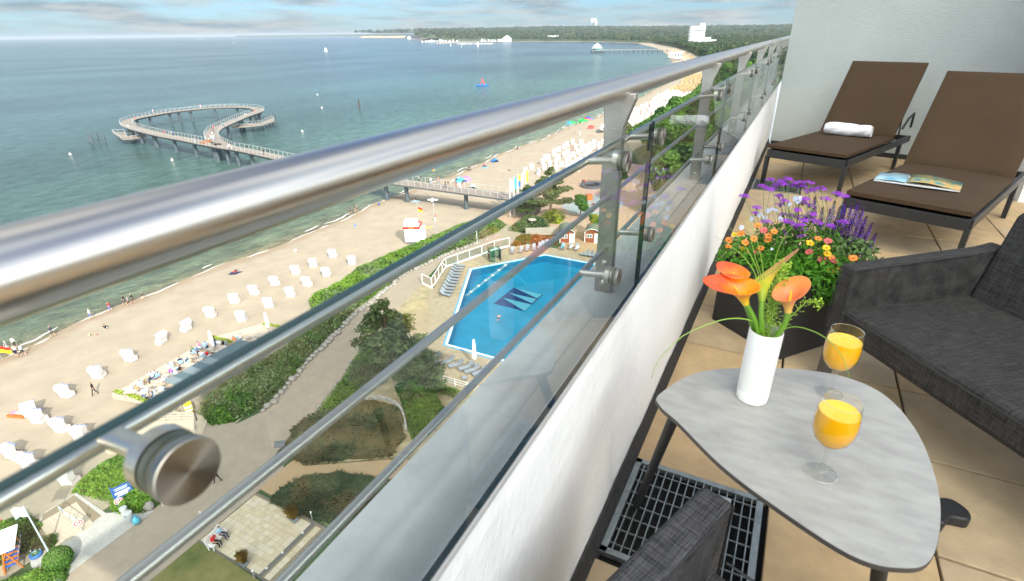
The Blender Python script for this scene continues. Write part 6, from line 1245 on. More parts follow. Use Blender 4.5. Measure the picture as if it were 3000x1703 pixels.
p = zb(130, 900, 2.0); kp = empty('towel_on_line', (*p, 3.0), R(20), 'red and yellow cloth hanging over the hedge near the swing seat', 'flag'); MB().tube([(0, 0, -1), (0, 0, .3)], .03, 6).build('pole', 'pole_grey', kp); flag_cloth(1.6, .6, 'hut_red', kp, (0, 0, .3), R(150), .2, 'hut_yellow')
# bench with couple, planters, bollards on the patio
bp_ = zc(360, 940, 2.15); be = empty('garden_bench', (*bp_, 2.128), R(-72), 'white slatted garden bench on the limestone patio', 'bench')
for i in range(5): MB().box((0, -.18+i*.10, .44), (1.6, .07, .03)).build('seat_slat', 'sail_white', be)
for i in range(4): MB().box((0, -.27-i*.03, .56+i*.11), (1.6, .03, .08)).build('back_slat', 'sail_white', be)
for x in (-.72, .72): b = MB(); b.box((x, .2, .22), (.06, .05, .44)); b.bar((x, -.22, 0), (x, -.36, .95), .06, .05); b.bar((x, -.25, .63), (x, .22, .63), .05, .04); b.build('leg', 'sail_white', be)
th = R(-72); 
for s_, t_, b2, h in ((.33, 'red', 'black', 'grey'), (-.38, 'sky', 'navy', 'brown')):
    person((bp_[0]+s_*math.cos(th)+.0, bp_[1]+s_*math.sin(th)), 2.128, th, t_, b2, 'sit', 'on the white patio bench', h, 1., False)
mat('zinc', (.22, .26, .28), .5, metal=.4); leafmat('grass_gold', (.18, .13, .03), (.40, .25, .06)); leafmat('grass_lime', (.12, .20, .01), (.36, .38, .03)); leafmat('marram', (.11, .18, .10), (.28, .34, .19), .6, .35); leafmat('dry_grass', (.36, .30, .15), (.43, .38, .23), .7, .35)
for i, (q, lab) in enumerate((((690, 1215), 'grey zinc planter with lime and golden grass at the lawn side of the patio'), ((1345, 640), 'grey zinc planter with brown grass at the dune bed side of the patio'))):
    p = zc(*q, 2.15); g = empty('grass_planter', (*p, 2.128), R(-8), lab, 'planter'); MB().box((0, 0, .17), (.85, .40, .34)).build('box', 'zinc', g, bevel=.01); MB().box((0, 0, .335), (.79, .34, .02)).build('soil', 'potting_soil', g)
    for m_, x0, n in (('grass_lime' if i == 0 else 'grass_gold', -.2, 260), ('grass_gold', .16, 320)):
        B0 = np.stack([RNG.normal(x0, .10, n), RNG.normal(0, .07, n), np.full(n, .33)], 1); V_, F_ = blades(B0, .62 if m_ == 'grass_lime' else .85, .012, .42); link(npmesh('grass', V_, F_, m_), 'grass', g)
for i, q in enumerate(((840, 1420), (1600, 640), (150, 640))):
    p = zc(*q, 2.1); g = empty('path_light', (*p, 2.1), 0, ['slim grey path light at the lawn corner of the patio', 'slim grey path light inside the dune grass bed', 'slim grey path light beside the patio bench'][i], 'lamp'); MB().tube([(0, 0, 0), (0, 0, .7)], .045, 10).build('post', 'pole_grey', g); MB().lathe([(.06, .7), (.06, .82), (.001, .84)], 12).build('head', 'sail_white', g, smooth=40)
p = za(150, 1080, 2.1); ib = empty('info_board', (*p, 2.1), R(35), 'slanted dark information board at the tip of the dune grass bed', 'sign'); 
for x in (-.3, .3): MB().box((x, 0, .45), (.05, .05, .9)).build('post', 'pole_grey', ib)
b = MB(); b.bar((0, -.3, .85), (0, .3, 1.1), .9, .04); b.build('panel', 'korb_dark', ib)
# boulders edging the dune
LB = [za(0, 690, 2.1), za(180, 490, 2.1), za(330, 310, 2.1), za(530, 100, 2.1), z5(0, 1030, 2.1), z5(60, 960, 2.1), z5(150, 890, 2.1), z5(330, 740, 2.1), z5(500, 600, 2.1), z5(680, 520, 2.1), z5(850, 440, 2.1), z5(1030, 375, 2.1), z5(1200, 310, 2.1)]
Pb = np.array(LB); Lb = np.cumsum(np.r_[0, np.linalg.norm(np.diff(Pb, axis=0), axis=1)])
for i, s_ in enumerate(np.arange(0, Lb[-1], .78)):
    o = link(RK[i % 5], 'boulder', None, (np.interp(s_, Lb, Pb[:, 0])-.25+RNG.normal(0, .1), np.interp(s_, Lb, Pb[:, 1]), 2.1), RNG.uniform(0, 6.28)); k = RNG.uniform(.75, 1.35); o.scale = (k, k, k*.9); tag(o, 'rounded pale granite boulder in the row edging the dune hedge', 'boulder', 'boulders edging the dune hedge')
LB2 = np.array([za(430, 740, 2.1), za(520, 610, 2.1), za(640, 470, 2.1), za(720, 330, 2.1), za(790, 200, 2.1)])
for i, f in enumerate(np.linspace(0, 4, 34)):
    a = min(int(f), 3); p = LB2[a]+(LB2[a+1]-LB2[a])*(f-a)+RNG.normal(0, .22, 2)+np.array([.25, 0]); o = link(RK[i % 5], 'boulder', None, (*p, 2.08), RNG.uniform(0, 6.28)); k = RNG.uniform(.4, .75); o.scale = (k, k, k*.6); tag(o, 'flat mossy field stone in the border of the garden bank', 'boulder', 'field stones along the garden bank')
# ================================================================ pool furniture
mat('sling_grey', (.22, .25, .28), .8); mat('frame_grey', (.10, .11, .12), .5)
def pool_lounger(xy, rz, label, group, flat=False):
    g = empty('pool_lounger', (*xy, 2.12), rz, label, 'sun lounger', group)
    b = MB(); b.bar((-.31, 0, .32), (-.31, 1.95, .32), .04, .05); b.bar((.31, 0, .32), (.31, 1.95, .32), .04, .05); b.build('frame', 'frame_grey', g)
    MB().box((0, .62, .35), (.58, 1.22, .03)).build('seat', 'sling_grey', g); b = MB(); b.bar((0, 1.24, .35), (0, 1.95, .38) if flat else (0, 1.72, .86), .58, .03); b.build('backrest', 'sling_grey', g)
    for x in (-.31, .31):
        for y in (.15, 1.75): MB().box((x, y, .16), (.04, .04, .32)).build('leg', 'frame_grey', g)
    return g
base = None
def pl_at(xy, rz, label, group):
    global base
    if base is None: base = pool_lounger(xy, rz, label, group); return
    o = copy_tree(base); o.location = (*xy, 2.12); o.rotation_euler.z = rz; o['label'] = label; o['group'] = group
for i in range(11): f = i/10; pl_at((-43.0+3.9*f+.2, 66.5-10.2*f), R(112-18*f+RNG.uniform(-3, 3)), 'grey sling lounger in the row along the glass screen', 'loungers along the glass screen')
for q in ((1260, 405), (1370, 395), (1460, 372), (1565, 362), (1640, 340), (1700, 318), (1750, 300)): pl_at(zd(*q, 2.3), R(RNG.uniform(12, 24)), 'grey sling lounger in the row below the russet shrubs', 'loungers below the russet shrubs')
for i, q in enumerate(((1960, 345), (2080, 345), (2165, 360))):
    xy = zd(*q, 2.3); pl_at(xy, R(8), 'grey sling lounger in front of the bath cabins, occupied', 'occupied loungers'); person((xy[0], xy[1]+.95), 2.44, R(185), ['sky', 'white', 'white'][i], ['teal', 'white', 'white'][i], 'lie', 'on a pool lounger by the cabins', ['grey', 'fair', 'grey'][i], 1., False)
for q in ((2230, 425), (2290, 435), (2350, 445), (2410, 455)): pl_at(zd(*q, 2.3), R(-40), 'grey sling lounger folded flat beside the cabins terrace', 'flat loungers by the cabins')
for q in ((640, 1255), (745, 1290), (805, 1310), (880, 1330), (925, 1352), (985, 1372)): pl_at(z5(*q, 2.2), R(-35+RNG.uniform(-5, 5)), 'grey sling lounger at the hotel end of the pool', 'loungers at the hotel end of the pool')
for q in ((715, 1270), (925, 1385)):
    g = empty('pool_side_table', (*z5(*q, 2.4), 2.12), R(20), 'small grey side table between pool loungers', 'table', 'side tables by the pool'); MB().box((0, 0, .40), (.5, .5, .04)).build('table_top', 'sling_grey', g)
    for x in (-.2, .2):
        for y in (-.2, .2): MB().box((x, y, .2), (.04, .04, .4)).build('leg', 'frame_grey', g)
water_film('screen_glass', (.80, .88, .84), 1, 0, .0)
gs = empty('glass_screen', (-44, 68, 2.1), 0, 'white framed glass wind screen along the pool terrace', 'fence')
GP = [(-40.6, 77.5), (-42.2, 75.0), (-43.0, 72.1), (-43.9, 69.6), (-44.7, 67.2), (-45.5, 65.0), (-44.9, 63.0), (-44.2, 61.0), (-43.6, 59.2), (-43.0, 57.5), (-45.2, 58.2)]
for i, p in enumerate(GP):
    MB().box((p[0]+44, p[1]-68, .85), (.10, .10, 1.7)).build('post', 'white_paint', gs)
    if i+1 < len(GP):
        q_ = GP[i+1]; a_ = (p[0]+44, p[1]-68); b_ = (q_[0]+44, q_[1]-68); b = MB(); b.bar((*a_, 1.68), (*b_, 1.68), .08, .08); b.build('top_rail', 'white_paint', gs); b = MB(); b.bar((*a_, .18), (*b_, .18), .06, .3); b.build('bottom_panel', 'white_paint', gs); MB().add([(*a_, .33), (*b_, .33), (*b_, 1.64), (*a_, 1.64)], [(0, 1, 2, 3)]).build('pane', 'screen_glass', gs)
sh = empty('pool_shower', (-40.1, 71.2, 2.1), R(40), 'glass shower cubicle beside the pool', 'shower')
water_film('shower_glass', (.62, .82, .76), 1, 0, .02)
for x, y, w, d in ((-.9, 0, .02, 2.0), (.9, 0, .02, 2.0), (0, 1.0, 1.8, .02), (-.5, -1.0, .8, .02)): MB().box((x, y, 1.0), (max(w, .02), max(d, .02), 2.0)).build('glass_wall', 'shower_glass', sh)
for x, y in ((-.9, -1), (.9, -1), (-.1, -1), (.9, 1), (-.9, 1)): MB().box((x, y, 1.05), (.06, .06, 2.1)).build('post', 'frame_grey', sh)
MB().tube([(.3, .2, 0), (.3, .2, 2.2), (.3, -.1, 2.25)], .03, 8).build('shower_pipe', 'pole_grey', sh)
# bath cabins
mat('cabin_red', (.22, .055, .022), .7, var=.15, scale=6, stretch=(.5, .5, 12)); mat('felt_green', (.14, .17, .11), .9, var=.1, scale=4)
def cabin(xy, rz, label):
    g = empty('bath_cabin', (*xy, 2.12), rz, label, 'cabin'); w, d, h = 2.5, 3.6, 1.9
    b = MB(); b.box((0, d/2, h/2), (w, d, h)); b.build('wall', 'cabin_red', g); arc = [(w*.56*math.sin(a), h-.05+.75*(math.cos(a)-.30)/.70) for a in np.linspace(-1.26, 1.26, 13)]
    b = MB(); b.extr([(-w/2, h-.02)]+[(x*.88, z-.08) for x, z in arc]+[(w/2, h-.02)], (0, .02, 0), (1, 0, 0), (0, 0, 1), (0, 1, 0), d-.04); b.build('gable', 'cabin_red', g)
    b = MB(); n = len(arc); vs = [(x, y, z) for y in (-.25, d+.1) for x, z in arc]; b.add(vs, [(i, i+1, n+i+1, n+i) for i in range(n-1)]); b.build('roof', 'felt_green', g, smooth=60)
    b = MB()
    for i in range(n-1): b.bar((arc[i][0], -.27, arc[i][1]-.03), (arc[i+1][0], -.27, arc[i+1][1]-.03), .06, .13, up=(0, 1, 0))
    b.build('barge_board', 'white_paint', g)
    for x in (-w/2, w/2): MB().box((x, -.015, h/2), (.12, .06, h)).build('corner_board', 'white_paint', g)
    b = MB(); b.box((.75, -.02, .85), (.72, .06, 1.7)); dr = b.build('door', 'white_paint', g); MB().box((.95, -.06, .85), (.03, .04, .12)).build('handle', 'pole_grey', dr)
    wf = MB().box((-.45, -.02, 1.2), (1.0, .05, .7)).build('window', 'white_paint', g)
    for x in (-.68, -.22): MB().box((x, -.05, 1.2), (.36, .02, .54)).build('pane', 'hut_glass', wf)
    return g
cabin((-32.3, 83.6), R(25), 'red wooden bath cabin with arched green roof beside the timber fence'); cabin((-28.4, 85.6), R(14), 'red wooden bath cabin with arched roof and twin window, farther from the fence')
tf = empty('timber_fence', (-37, 85.5, 2.1), 0, 'pale horizontal timber fence behind the pool shrubs', 'fence')
for k in range(8): MB().bar((-3.5, -1.6, .15+k*.18), (3.2, 2.2, .15+k*.18), .03, .14).build('board', 'old_wood', tf)
for f in (0, .33, .66, 1): MB().box((-3.5+6.7*f, -1.6+3.8*f, .8), (.1, .1, 1.6)).build('post', 'old_wood', tf)
# plaza: fire pit, cube, flags, railings
mat('pit_stone', (.10, .11, .12), .7, var=.15, scale=3)
fpit = empty('round_fire_pit', (-41.3, 121.8, 2.1), 0, 'low round dark stone basin on the pink plaza', 'basin'); MB().lathe([(2.6, 0), (2.6, .55), (1.9, .55), (1.9, .12), (.001, .12)], 36).build('rim', 'pit_stone', fpit, smooth=30); MB().lathe([(1.88, .13), (.001, .14)], 36).build('sand_fill', 'potting_soil', fpit)
cb = MB().box((0, 0, .6), (1.3, 1.3, 1.2)).build('wooden_cube', 'varnish', None, (-38.0, 110.9, 2.11), R(40), bevel=.03); tag(cb, 'red brown wooden seat cube on the grey play surface', 'cube')
for i, (q, m_) in enumerate((((1925, 600), 'sail_white'), ((1995, 540), 'tent_cyan'), ((2060, 500), 'yellow_paint'), ((2125, 460), 'tent_green'), ((2190, 420), 'yellow_paint'))):
    g = empty('flagpole', (-47.9-.1*i, 91.9+2*i, 2.1), 0, ['white flagpole with white banner beside the footbridge head', 'white flagpole with light blue banner beside the footbridge head', 'white flagpole with blue and yellow banner beside the footbridge head', 'white flagpole with pale green banner beside the footbridge head', 'white flagpole with plain yellow banner beside the footbridge head'][i], 'flagpole', 'banner poles at the footbridge'); MB().tube([(0, 0, 0), (0, 0, 8)], [.07, .05], 8).build('pole', 'sail_white', g); flag_cloth(.75, 2.3, m_, g, (0, 0, 7.8), R(70), .25, 'raft_blue' if i == 2 else None)
rlg = empty('plaza_railing', (-50.5, 120, 2.1), 0, 'grey steel railing between plaza and beach', 'railing')
for k in range(30): MB().box((0+.04*math.sin(k), -30+k*2.0, .5), (.05, .05, 1.0)).build('post', 'frame_grey', rlg)
for h in (.15, .98): MB().box((0, -1, h), (.05, 59, .05)).build('rail', 'frame_grey', rlg)
g = empty('round_table_sign', (*zh(575, 1300, 2.1), 2.1), 0, 'pale mushroom shaped table on a thin post behind the timber fence', 'table'); MB().tube([(0, 0, 0), (0, 0, 2.3)], .06, 8).build('post', 'old_wood', g); MB().lathe([(.75, 2.3), (.75, 2.38), (.05, 2.45)], 20).build('top', 'old_wood', g, smooth=40)
g = empty('boundary_pole', (*z5(1020, 378, 2.1), 2.1), 0, 'slim white pole standing at the foot of the dune hedge', 'pole'); MB().tube([(0, 0, 0), (0, 0, 3.2)], .04, 8).build('shaft', 'sail_white', g); MB().lathe([(.06, 3.2), (.06, 3.26)], 8).build('cap', 'sail_white', g)
pf = empty('pool_fence', (-31, 38.7, 2.1), 0, 'low white rail fence closing the hotel end of the pool terrace', 'fence')
for k in range(9): MB().box((-5+k*1.5, 0, .45), (.05, .05, .9)).build('post', 'white_paint', pf)
for h in (.3, .6, .9): MB().box((1, 0, h), (12, .03, .03)).build('rail', 'white_paint', pf)

p = zf(270, 590, .9); sb = empty('slatted_sunbed', (*p, ZB(p)), R(20), 'low orange slatted sunbed with pink and white towels before the beach chairs', 'sunbed')
for i in range(9): MB().box((-.9+i*.225, 0, .25), (.12, .75, .04)).build('slat', 'varnish', sb)
for y in (-.33, .33): MB().box((0, y, .12), (1.9, .06, .22)).build('rail', 'varnish', sb)
t1 = MB().box((-.62, .12, .29), (.42, .5, .03)).build('towel', 'cloth_pink', sb); MB().box((.1, .2, .285), (.9, .42, .025)).build('towel', 'cloth_white', sb)
# ================================================================ shrubs, hedges, dune grass
leafmat('leaf_bright', (.045, .115, .012), (.15, .25, .03)); leafmat('leaf_mid', (.03, .085, .012), (.10, .20, .03)); leafmat('leaf_dark', (.012, .04, .012), (.045, .10, .022)); leafmat('leaf_silver', (.07, .105, .045), (.20, .25, .12)); leafmat('leaf_olive', (.05, .06, .02), (.14, .14, .05)); leafmat('leaf_russet', (.10, .035, .012), (.26, .10, .03)); leafmat('needle', (.025, .048, .016), (.085, .11, .036), .6, .2)
mat('twigs', (.03, .028, .015), .95); mat('bark', (.10, .065, .04), .9, var=.3, scale=6, bump=.6, bscale=12)
def hedge(name, label, poly, H, n, size, mts, zb0=2.1, cat='hedge', soft=.9, asp=1.6, group=None):
    c = np.mean(poly, 0); g = empty(name, (*c, zb0), 0, label, cat, group); Q = scatter(poly, n); d = edge_dist(Q, poly); hh = H*(1-np.exp(-d/soft))*(1+.22*wob(Q, 1.1)+.12*wob(Q, 3.1, 2))
    dep = RNG.exponential(.10, n)*H; C = np.column_stack([Q-c, np.maximum(.03, hh-dep)]); C[:, :2] += RNG.normal(0, .06, (n, 2))
    nr = np.column_stack([RNG.normal(0, .4, (n, 2)), np.ones(n)]); k = (wob(Q, .35, 1)+wob(Q, .9, 4)*.6+RNG.normal(0, .35, n)); lo = np.array_split(np.argsort(k), len(mts))
    for ix, m_ in zip(lo, mts):
        V_, F_ = cards(C[ix], size, asp, nr[ix], 1.0); link(npmesh('foliage', V_, F_, m_), 'foliage', g)
    lo_, hi_ = np.min(poly, 0), np.max(poly, 0); st = .5; X, Y = np.meshgrid(np.arange(lo_[0], hi_[0], st), np.arange(lo_[1], hi_[1], st)); P = np.stack([X.ravel(), Y.ravel()], 1); ins = inside(P, poly); dd = edge_dist(P, poly); z_ = np.where(ins, H*.72*(1-np.exp(-dd/soft))*(1+.22*wob(P, 1.1)), -.1)-.05
    i = np.arange(len(P)).reshape(X.shape); F = np.stack([i[:-1, :-1], i[:-1, 1:], i[1:, 1:], i[1:, :-1]], -1).reshape(-1, 4); F = F[ins[F].all(1)]
    if len(F): link(npmesh('twig_core', np.column_stack([P-c, z_]), F, 'twigs', True), 'twig_core', g)
    return g
hedge('dune_hedge', 'silvery green dune shrubs between the restaurant roof and the promenade boulders', [(-43.0, 24.6), (-47.2, 23.4), (-48.8, 25), (-48.9, 34), (-50.2, 41), (-53, 44), (-48.6, 47.3), (-46.9, 42.3), (-45.8, 37.5), (-42.6, 27.2)], 1.7, 26000, .16, ['leaf_olive', 'leaf_silver', 'leaf_silver', 'leaf_mid'])
hedge('dune_hedge', 'bright green dune hedge running along the sand to the lifeguard hut', [(-53, 44.2), (-56.9, 47), (-56.8, 53.4), (-57.9, 57), (-56.9, 66.3), (-56, 72), (-55.2, 79), (-54.6, 84), (-49.5, 89.4), (-46.5, 88), (-46, 82.4), (-49.1, 71.2), (-50.6, 60.4), (-48.7, 47.6)], 1.5, 30000, .17, ['leaf_silver', 'leaf_mid', 'leaf_bright', 'leaf_bright'], 1.9)
hedge('rose_bush', 'dense light green rose bush behind the blue notice board', [(-47.5, 12.3), (-48.4, 14.6), (-48.1, 17), (-44, 17.2), (-41, 16.3), (-39.5, 14.9), (-39.8, 13.6), (-41.6, 12.5), (-43.6, 13.0)], 1.5, 15000, .13, ['leaf_mid', 'leaf_bright', 'leaf_bright', 'leaf_bright'], 2.0, 'bush')
hedge('dark_shrub', 'dark green shrub at the boardwalk end of the dune hedge', [(-44.6, 23.0), (-46.6, 23.5), (-47, 25), (-44.8, 25.4), (-43, 24.4)], 1.7, 3500, .15, ['leaf_dark', 'leaf_mid', 'leaf_bright'], 2.1, 'bush')
hedge('clipped_hedge', 'clipped green hedge below the swing seat', [(-38.9, 7.7), (-39.8, 8.4), (-41.2, 7.4), (-43, 4.5), (-42, 3.2), (-39.6, 5.4)], 1.0, 8000, .09, ['leaf_mid', 'leaf_bright'], 2.1, 'hedge', .3)
hedge('wild_shrub', 'shaggy green shrub between the white chair and the swing seat', [(-44.6, 5.6), (-47.4, 6.0), (-49, 7.6), (-48.2, 9.4), (-45.8, 9.6), (-44.0, 8.2)], 1.4, 6000, .12, ['leaf_mid', 'leaf_bright', 'leaf_olive'], 2.0, 'bush')
bx_ = zb(760, 1200, 2.7); gb_ = empty('box_ball', (*bx_, 2.1), 0, 'round clipped green hedge ball beside the cobbled ramp', 'bush'); n = 5200; a = unit(RNG.normal(size=(n, 3))); V_, F_ = cards(a*np.array([.86, .86, .82])*RNG.uniform(.93, 1.03, (n, 1))+[0, 0, .85], .07, 1.5, a, .5); link(npmesh('foliage', V_, F_, 'leaf_mid'), 'foliage', gb_); MB().ball((0, 0, .85), .80, nu=16, nv=10).build('twig_core', 'twigs', gb_, smooth=60)
def grassbed(name, label, poly, n, h, w, mts, lean, z=2.1, dirs=None):
    c = np.mean(poly, 0); o = None; g = empty(name, (*c, z), 0, label, 'grass')
    for i, (m_, f) in enumerate(mts):
        Q = scatter(poly, int(n*f)); k = wob(Q, .9, i*2.1)
        Q = Q[np.argsort(k)[:max(10, int(len(Q)*.75))]]; B0 = np.column_stack([Q-c, np.zeros(len(Q))]); fd = np.column_stack([np.sin(Q[:, 0]*1.1+Q[:, 1]*.7), np.cos(Q[:, 1]*1.3-Q[:, 0]*.5), np.zeros(len(Q))])
        V_, F_ = blades(B0, h, w, lean, dirs=fd*1.2); o = link(npmesh('blades', V_, F_, m_), 'blades', g); o['kind'] = 'stuff'
    g['kind'] = 'stuff'; return g
BED2 = [(-35.7, 22.9), (-36.8, 25.8), (-36.7, 28.1), (-35.4, 29.8), (-34.5, 31.3), (-32.6, 33.0), (-29.6, 32.5), (-26.9, 30.0), (-26.7, 27.2), (-29.5, 25.4), (-32.5, 23.5), (-33.7, 23.3)]
BED1 = [(-31.6, 19.15), (-31.8, 20.2), (-31.3, 21.8), (-29.2, 23.4), (-26.4, 24.2), (-24, 24.5), (-24, 19.15)]
grassbed('dune_grass', 'windswept golden dune grass in the raised bed between promenade and path', BED2, 36000, .45, .024, [('dry_grass', .62), ('marram', .3), ('leaf_olive', .06)], 1.4)
grassbed('dune_grass', 'blue green marram grass in the bed beside the limestone patio', BED1, 24000, .42, .024, [('marram', .65), ('dry_grass', .3), ('leaf_olive', .06)], 1.3)
mat('palisade', (.42, .41, .39), .8, var=.15, scale=5)
pal = empty('granite_palisade', (-31.5, 33, 2.1), 0, 'curved row of upright grey granite posts round the dune grass bed', 'wall')
for i, f in enumerate(np.linspace(0, 1, 34)):
    q = spl([(-35.0, 30.6), (-33.8, 32.6), (-32.4, 33.4), (-30.6, 33.3), (-29.0, 32.4), (-27.4, 30.8)], 34)[i]; MB().box((q[0]+31.5, q[1]-33, .22+.04*math.sin(i*2.3)), (.17, .15, .5), rz=i*.3).build('granite_post', 'palisade', pal)
hedge('garden_bank', 'mown green bank with low cover between promenade and pool pines', [(-37.0, 28.4), (-38.6, 33.6), (-40.2, 37.5), (-41.4, 41), (-39.5, 44), (-36.8, 40), (-34, 36), (-34.9, 31.6), (-36, 29.6)], .5, 9000, .10, ['leaf_olive', 'leaf_mid', 'leaf_bright'], 2.1, 'bank')
hedge('bamboo_shrub', 'tall dark green bamboo like shrub below the pool', [(-32.6, 35.8), (-29.0, 37.2), (-26.0, 34.9), (-26.0, 29.9), (-27.6, 31.4), (-29.4, 33.2)], 2.4, 12000, .16, ['leaf_dark', 'leaf_mid', 'leaf_mid'], 2.1, 'bush', .9, 3.)
hedge('low_juniper', 'low grey green juniper shrubs along the pool end', [(-37, 38.5), (-39.2, 44), (-35.8, 44.5), (-33, 38.6), (-26, 38.2), (-26, 36.9), (-33.5, 36.6)], .9, 9000, .13, ['leaf_silver', 'leaf_olive', 'leaf_mid'], 2.1, 'bush')
hedge('screen_hedge', 'dark hedge strip outside the glass screen', [(-45.3, 58.6), (-46.4, 63), (-45.8, 64.8), (-44.7, 62.4), (-43.8, 59.2)], 1.1, 2600, .15, ['leaf_dark', 'leaf_mid'], 2.1)
hedge('russet_shrub', 'shrubs behind the pool lounger row, russet partly painted for reflected callas', [(-40.6, 78.6), (-41.6, 82.4), (-38.5, 84.2), (-34.2, 84.4), (-33.6, 82), (-36.4, 80.4)], 1.3, 5200, .17, ['leaf_russet', 'leaf_russet', 'leaf_olive', 'leaf_mid'], 2.1, 'bush')  # russet leaf colour partly stands in for callas reflected in the glass
hedge('bay_shrub', 'grey green tall shrub between timber fence and dune hedge', [(-44.6, 85), (-43.4, 89.5), (-39, 91), (-37.6, 88), (-40.4, 84.8)], 2.6, 7000, .2, ['leaf_olive', 'leaf_silver', 'leaf_dark'], 2.1, 'bush')
hedge('reed_clump', 'tall yellow green reed clump behind the timber fence', [(-42, 92), (-41.5, 97), (-38, 97), (-37.5, 92.5)], 1.9, 3500, .16, ['grass_lime', 'leaf_olive'], 2.1, 'bush', .8, 5.)
hedge('beach_shrubs', 'dark green shrub belt beside the far white beach chairs', [(-56.5, 196), (-57.0, 230), (-57.5, 252), (-59.5, 294), (-60, 349), (-66, 413), (-80, 520), (-60, 520), (-52, 413), (-48, 300), (-47, 196)], 2.6, 15000, .55, ['leaf_dark', 'leaf_mid', 'leaf_mid'], 1.4, 'hedge', 1.6)
hedge('willow_shrub', 'grey green willow shrub standing before the far white beach chairs', [(-58.5, 196), (-59.4, 203), (-57, 208), (-53.6, 205), (-53.6, 198)], 4.0, 5000, .34, ['leaf_silver', 'leaf_silver', 'leaf_olive'], 1.2, 'bush', 1.4, 2.6)
grassbed('tufted_grass', 'dry beach grass tufts round the flagpole foot', [(-43.6, 7.4), (-44.6, 8.6), (-43.6, 9.6), (-42.6, 8.8)], 900, .5, .02, [('dry_grass', .6), ('leaf_mid', .5)], .6)

# ================================================================ trees
def crown_cards(lobes, n, size, asp=1.5, shell=.55):
    w = np.array([r[0]*r[1]*r[2] for _, r in lobes])**.66; k = RNG.choice(len(lobes), n, p=w/w.sum()); a = unit(RNG.normal(size=(n, 3))); rad = np.cbrt(RNG.uniform(shell**3, 1, n))[:, None]
    C = np.array([lobes[i][0] for i in k]) + a*rad*np.array([lobes[i][1] for i in k])*(1+.14*np.sin(a[:, :1]*9+k[:, None])*np.cos(a[:, 1:2]*8)); C[:, 2] -= .0
    return cards(C, size, asp, unit(a+np.array([0, 0, .5])), .8)
def tree_mesh(kind, seed):
    rg = random.Random(seed); b = MB(); lobes = []
    if kind == 'pine':
        H = 9.0; b.tube([(0, 0, -.2), (.1, .05, H*.35), (-.15, .1, H*.7), (.05, 0, H*.97)], [.24, .19, .12, .03], 9)
        for i in range(22):
            z_ = H*(.28+.70*i/22); a = rg.uniform(0, 6.28); L_ = (1-(i/22)**1.5)*rg.uniform(1.6, 2.7)+.5; e = (L_*math.cos(a), L_*math.sin(a), z_+L_*.22); b.tube([(0, 0, z_), (e[0]*.5, e[1]*.5, z_+.05*L_), e], [.07, .05, .02], 5)
            lobes.append((e, (L_*.42+.25, L_*.42+.25, .42))); lobes.append(((e[0]*.6, e[1]*.6, z_+.25), (L_*.38, L_*.38, .36)))
        lobes.append(((0, 0, H), (.6, .6, .7))); V_, F_ = crown_cards(lobes, 8000, .17, 2.6, .3); m_ = 'needle'
    else:
        H = 11.0; b.tube([(0, 0, -.3), (.1, 0, H*.25), (-.1, .1, H*.55), (.1, 0, H*.8)], [.32, .24, .16, .05], 8)
        for i in range(15):
            a = rg.uniform(0, 6.28); rr = rg.uniform(.6, 2.9); z_ = H*rg.uniform(.36, .92); k = (1-abs(z_/H-.6)*1.1); c = (rr*k*math.cos(a), rr*k*math.sin(a), z_); lobes.append((c, (rg.uniform(1.3, 2.0), rg.uniform(1.3, 2.0), rg.uniform(1.0, 1.5)))); b.tube([(0, 0, H*.3), (c[0]*.5, c[1]*.5, z_*.75), c], [.12, .08, .03], 5)
        V_, F_ = crown_cards(lobes, 5200, .42, 1.5, .55); m_ = {'oak': 'leaf_dark', 'ash': 'leaf_mid', 'lime': 'leaf_bright'}[kind]
    return b.mesh('trunk', 'bark', 60), npmesh('crown', V_, F_, m_)
TM = {(k, s_): tree_mesh(k, s_*7+len(k)) for k, ns in (('pine', 2), ('oak', 3), ('ash', 3), ('lime', 1)) for s_ in range(ns)}
def tree(kind, var, xy, z, h, label, group=None, rz=0, sx=1.):
    tr, cr = TM[(kind, var)]; g = empty(kind+'_tree', (*xy, z), rz, label, 'tree', group); s_ = h/(9 if kind == 'pine' else 11); g.scale = (s_*sx, s_*sx, s_)
    link(tr, 'trunk', g); link(cr, 'crown', g); return g
tree('pine', 0, at(1150, 1092, 2.1), 2.1, 8.6, 'dark spreading pine at the promenade corner of the pool terrace', rz=.4, sx=1.25)
tree('pine', 1, at(1245, 1150, 2.1), 2.1, 5.0, 'low broad pine behind the loungers at the hotel end of the pool', rz=2., sx=1.5)
tree('pine', 1, at(1612, 640, 2.1), 2.1, 9.6, 'tall pine rising behind the bath cabins', rz=1., sx=1.15)
tree('pine', 0, at(1545, 640, 2.1), 2.1, 6.5, 'smaller pine beside the tall one behind the bath cabins', rz=3., sx=1.3)
tree('ash', 0, at(1700, 640, 2.1), 2.1, 5.0, 'bushy green tree between the bath cabins and the play surface', rz=1.)
tree('ash', 1, at(1740, 690, 2.1), 2.1, 4.2, 'small leafy tree right behind the second bath cabin', rz=2.)
tree('oak', 1, at(1815, 560, 2.1), 2.1, 7.5, 'dark broadleaf tree overhanging the pink plaza railing', rz=2.)
K = 0
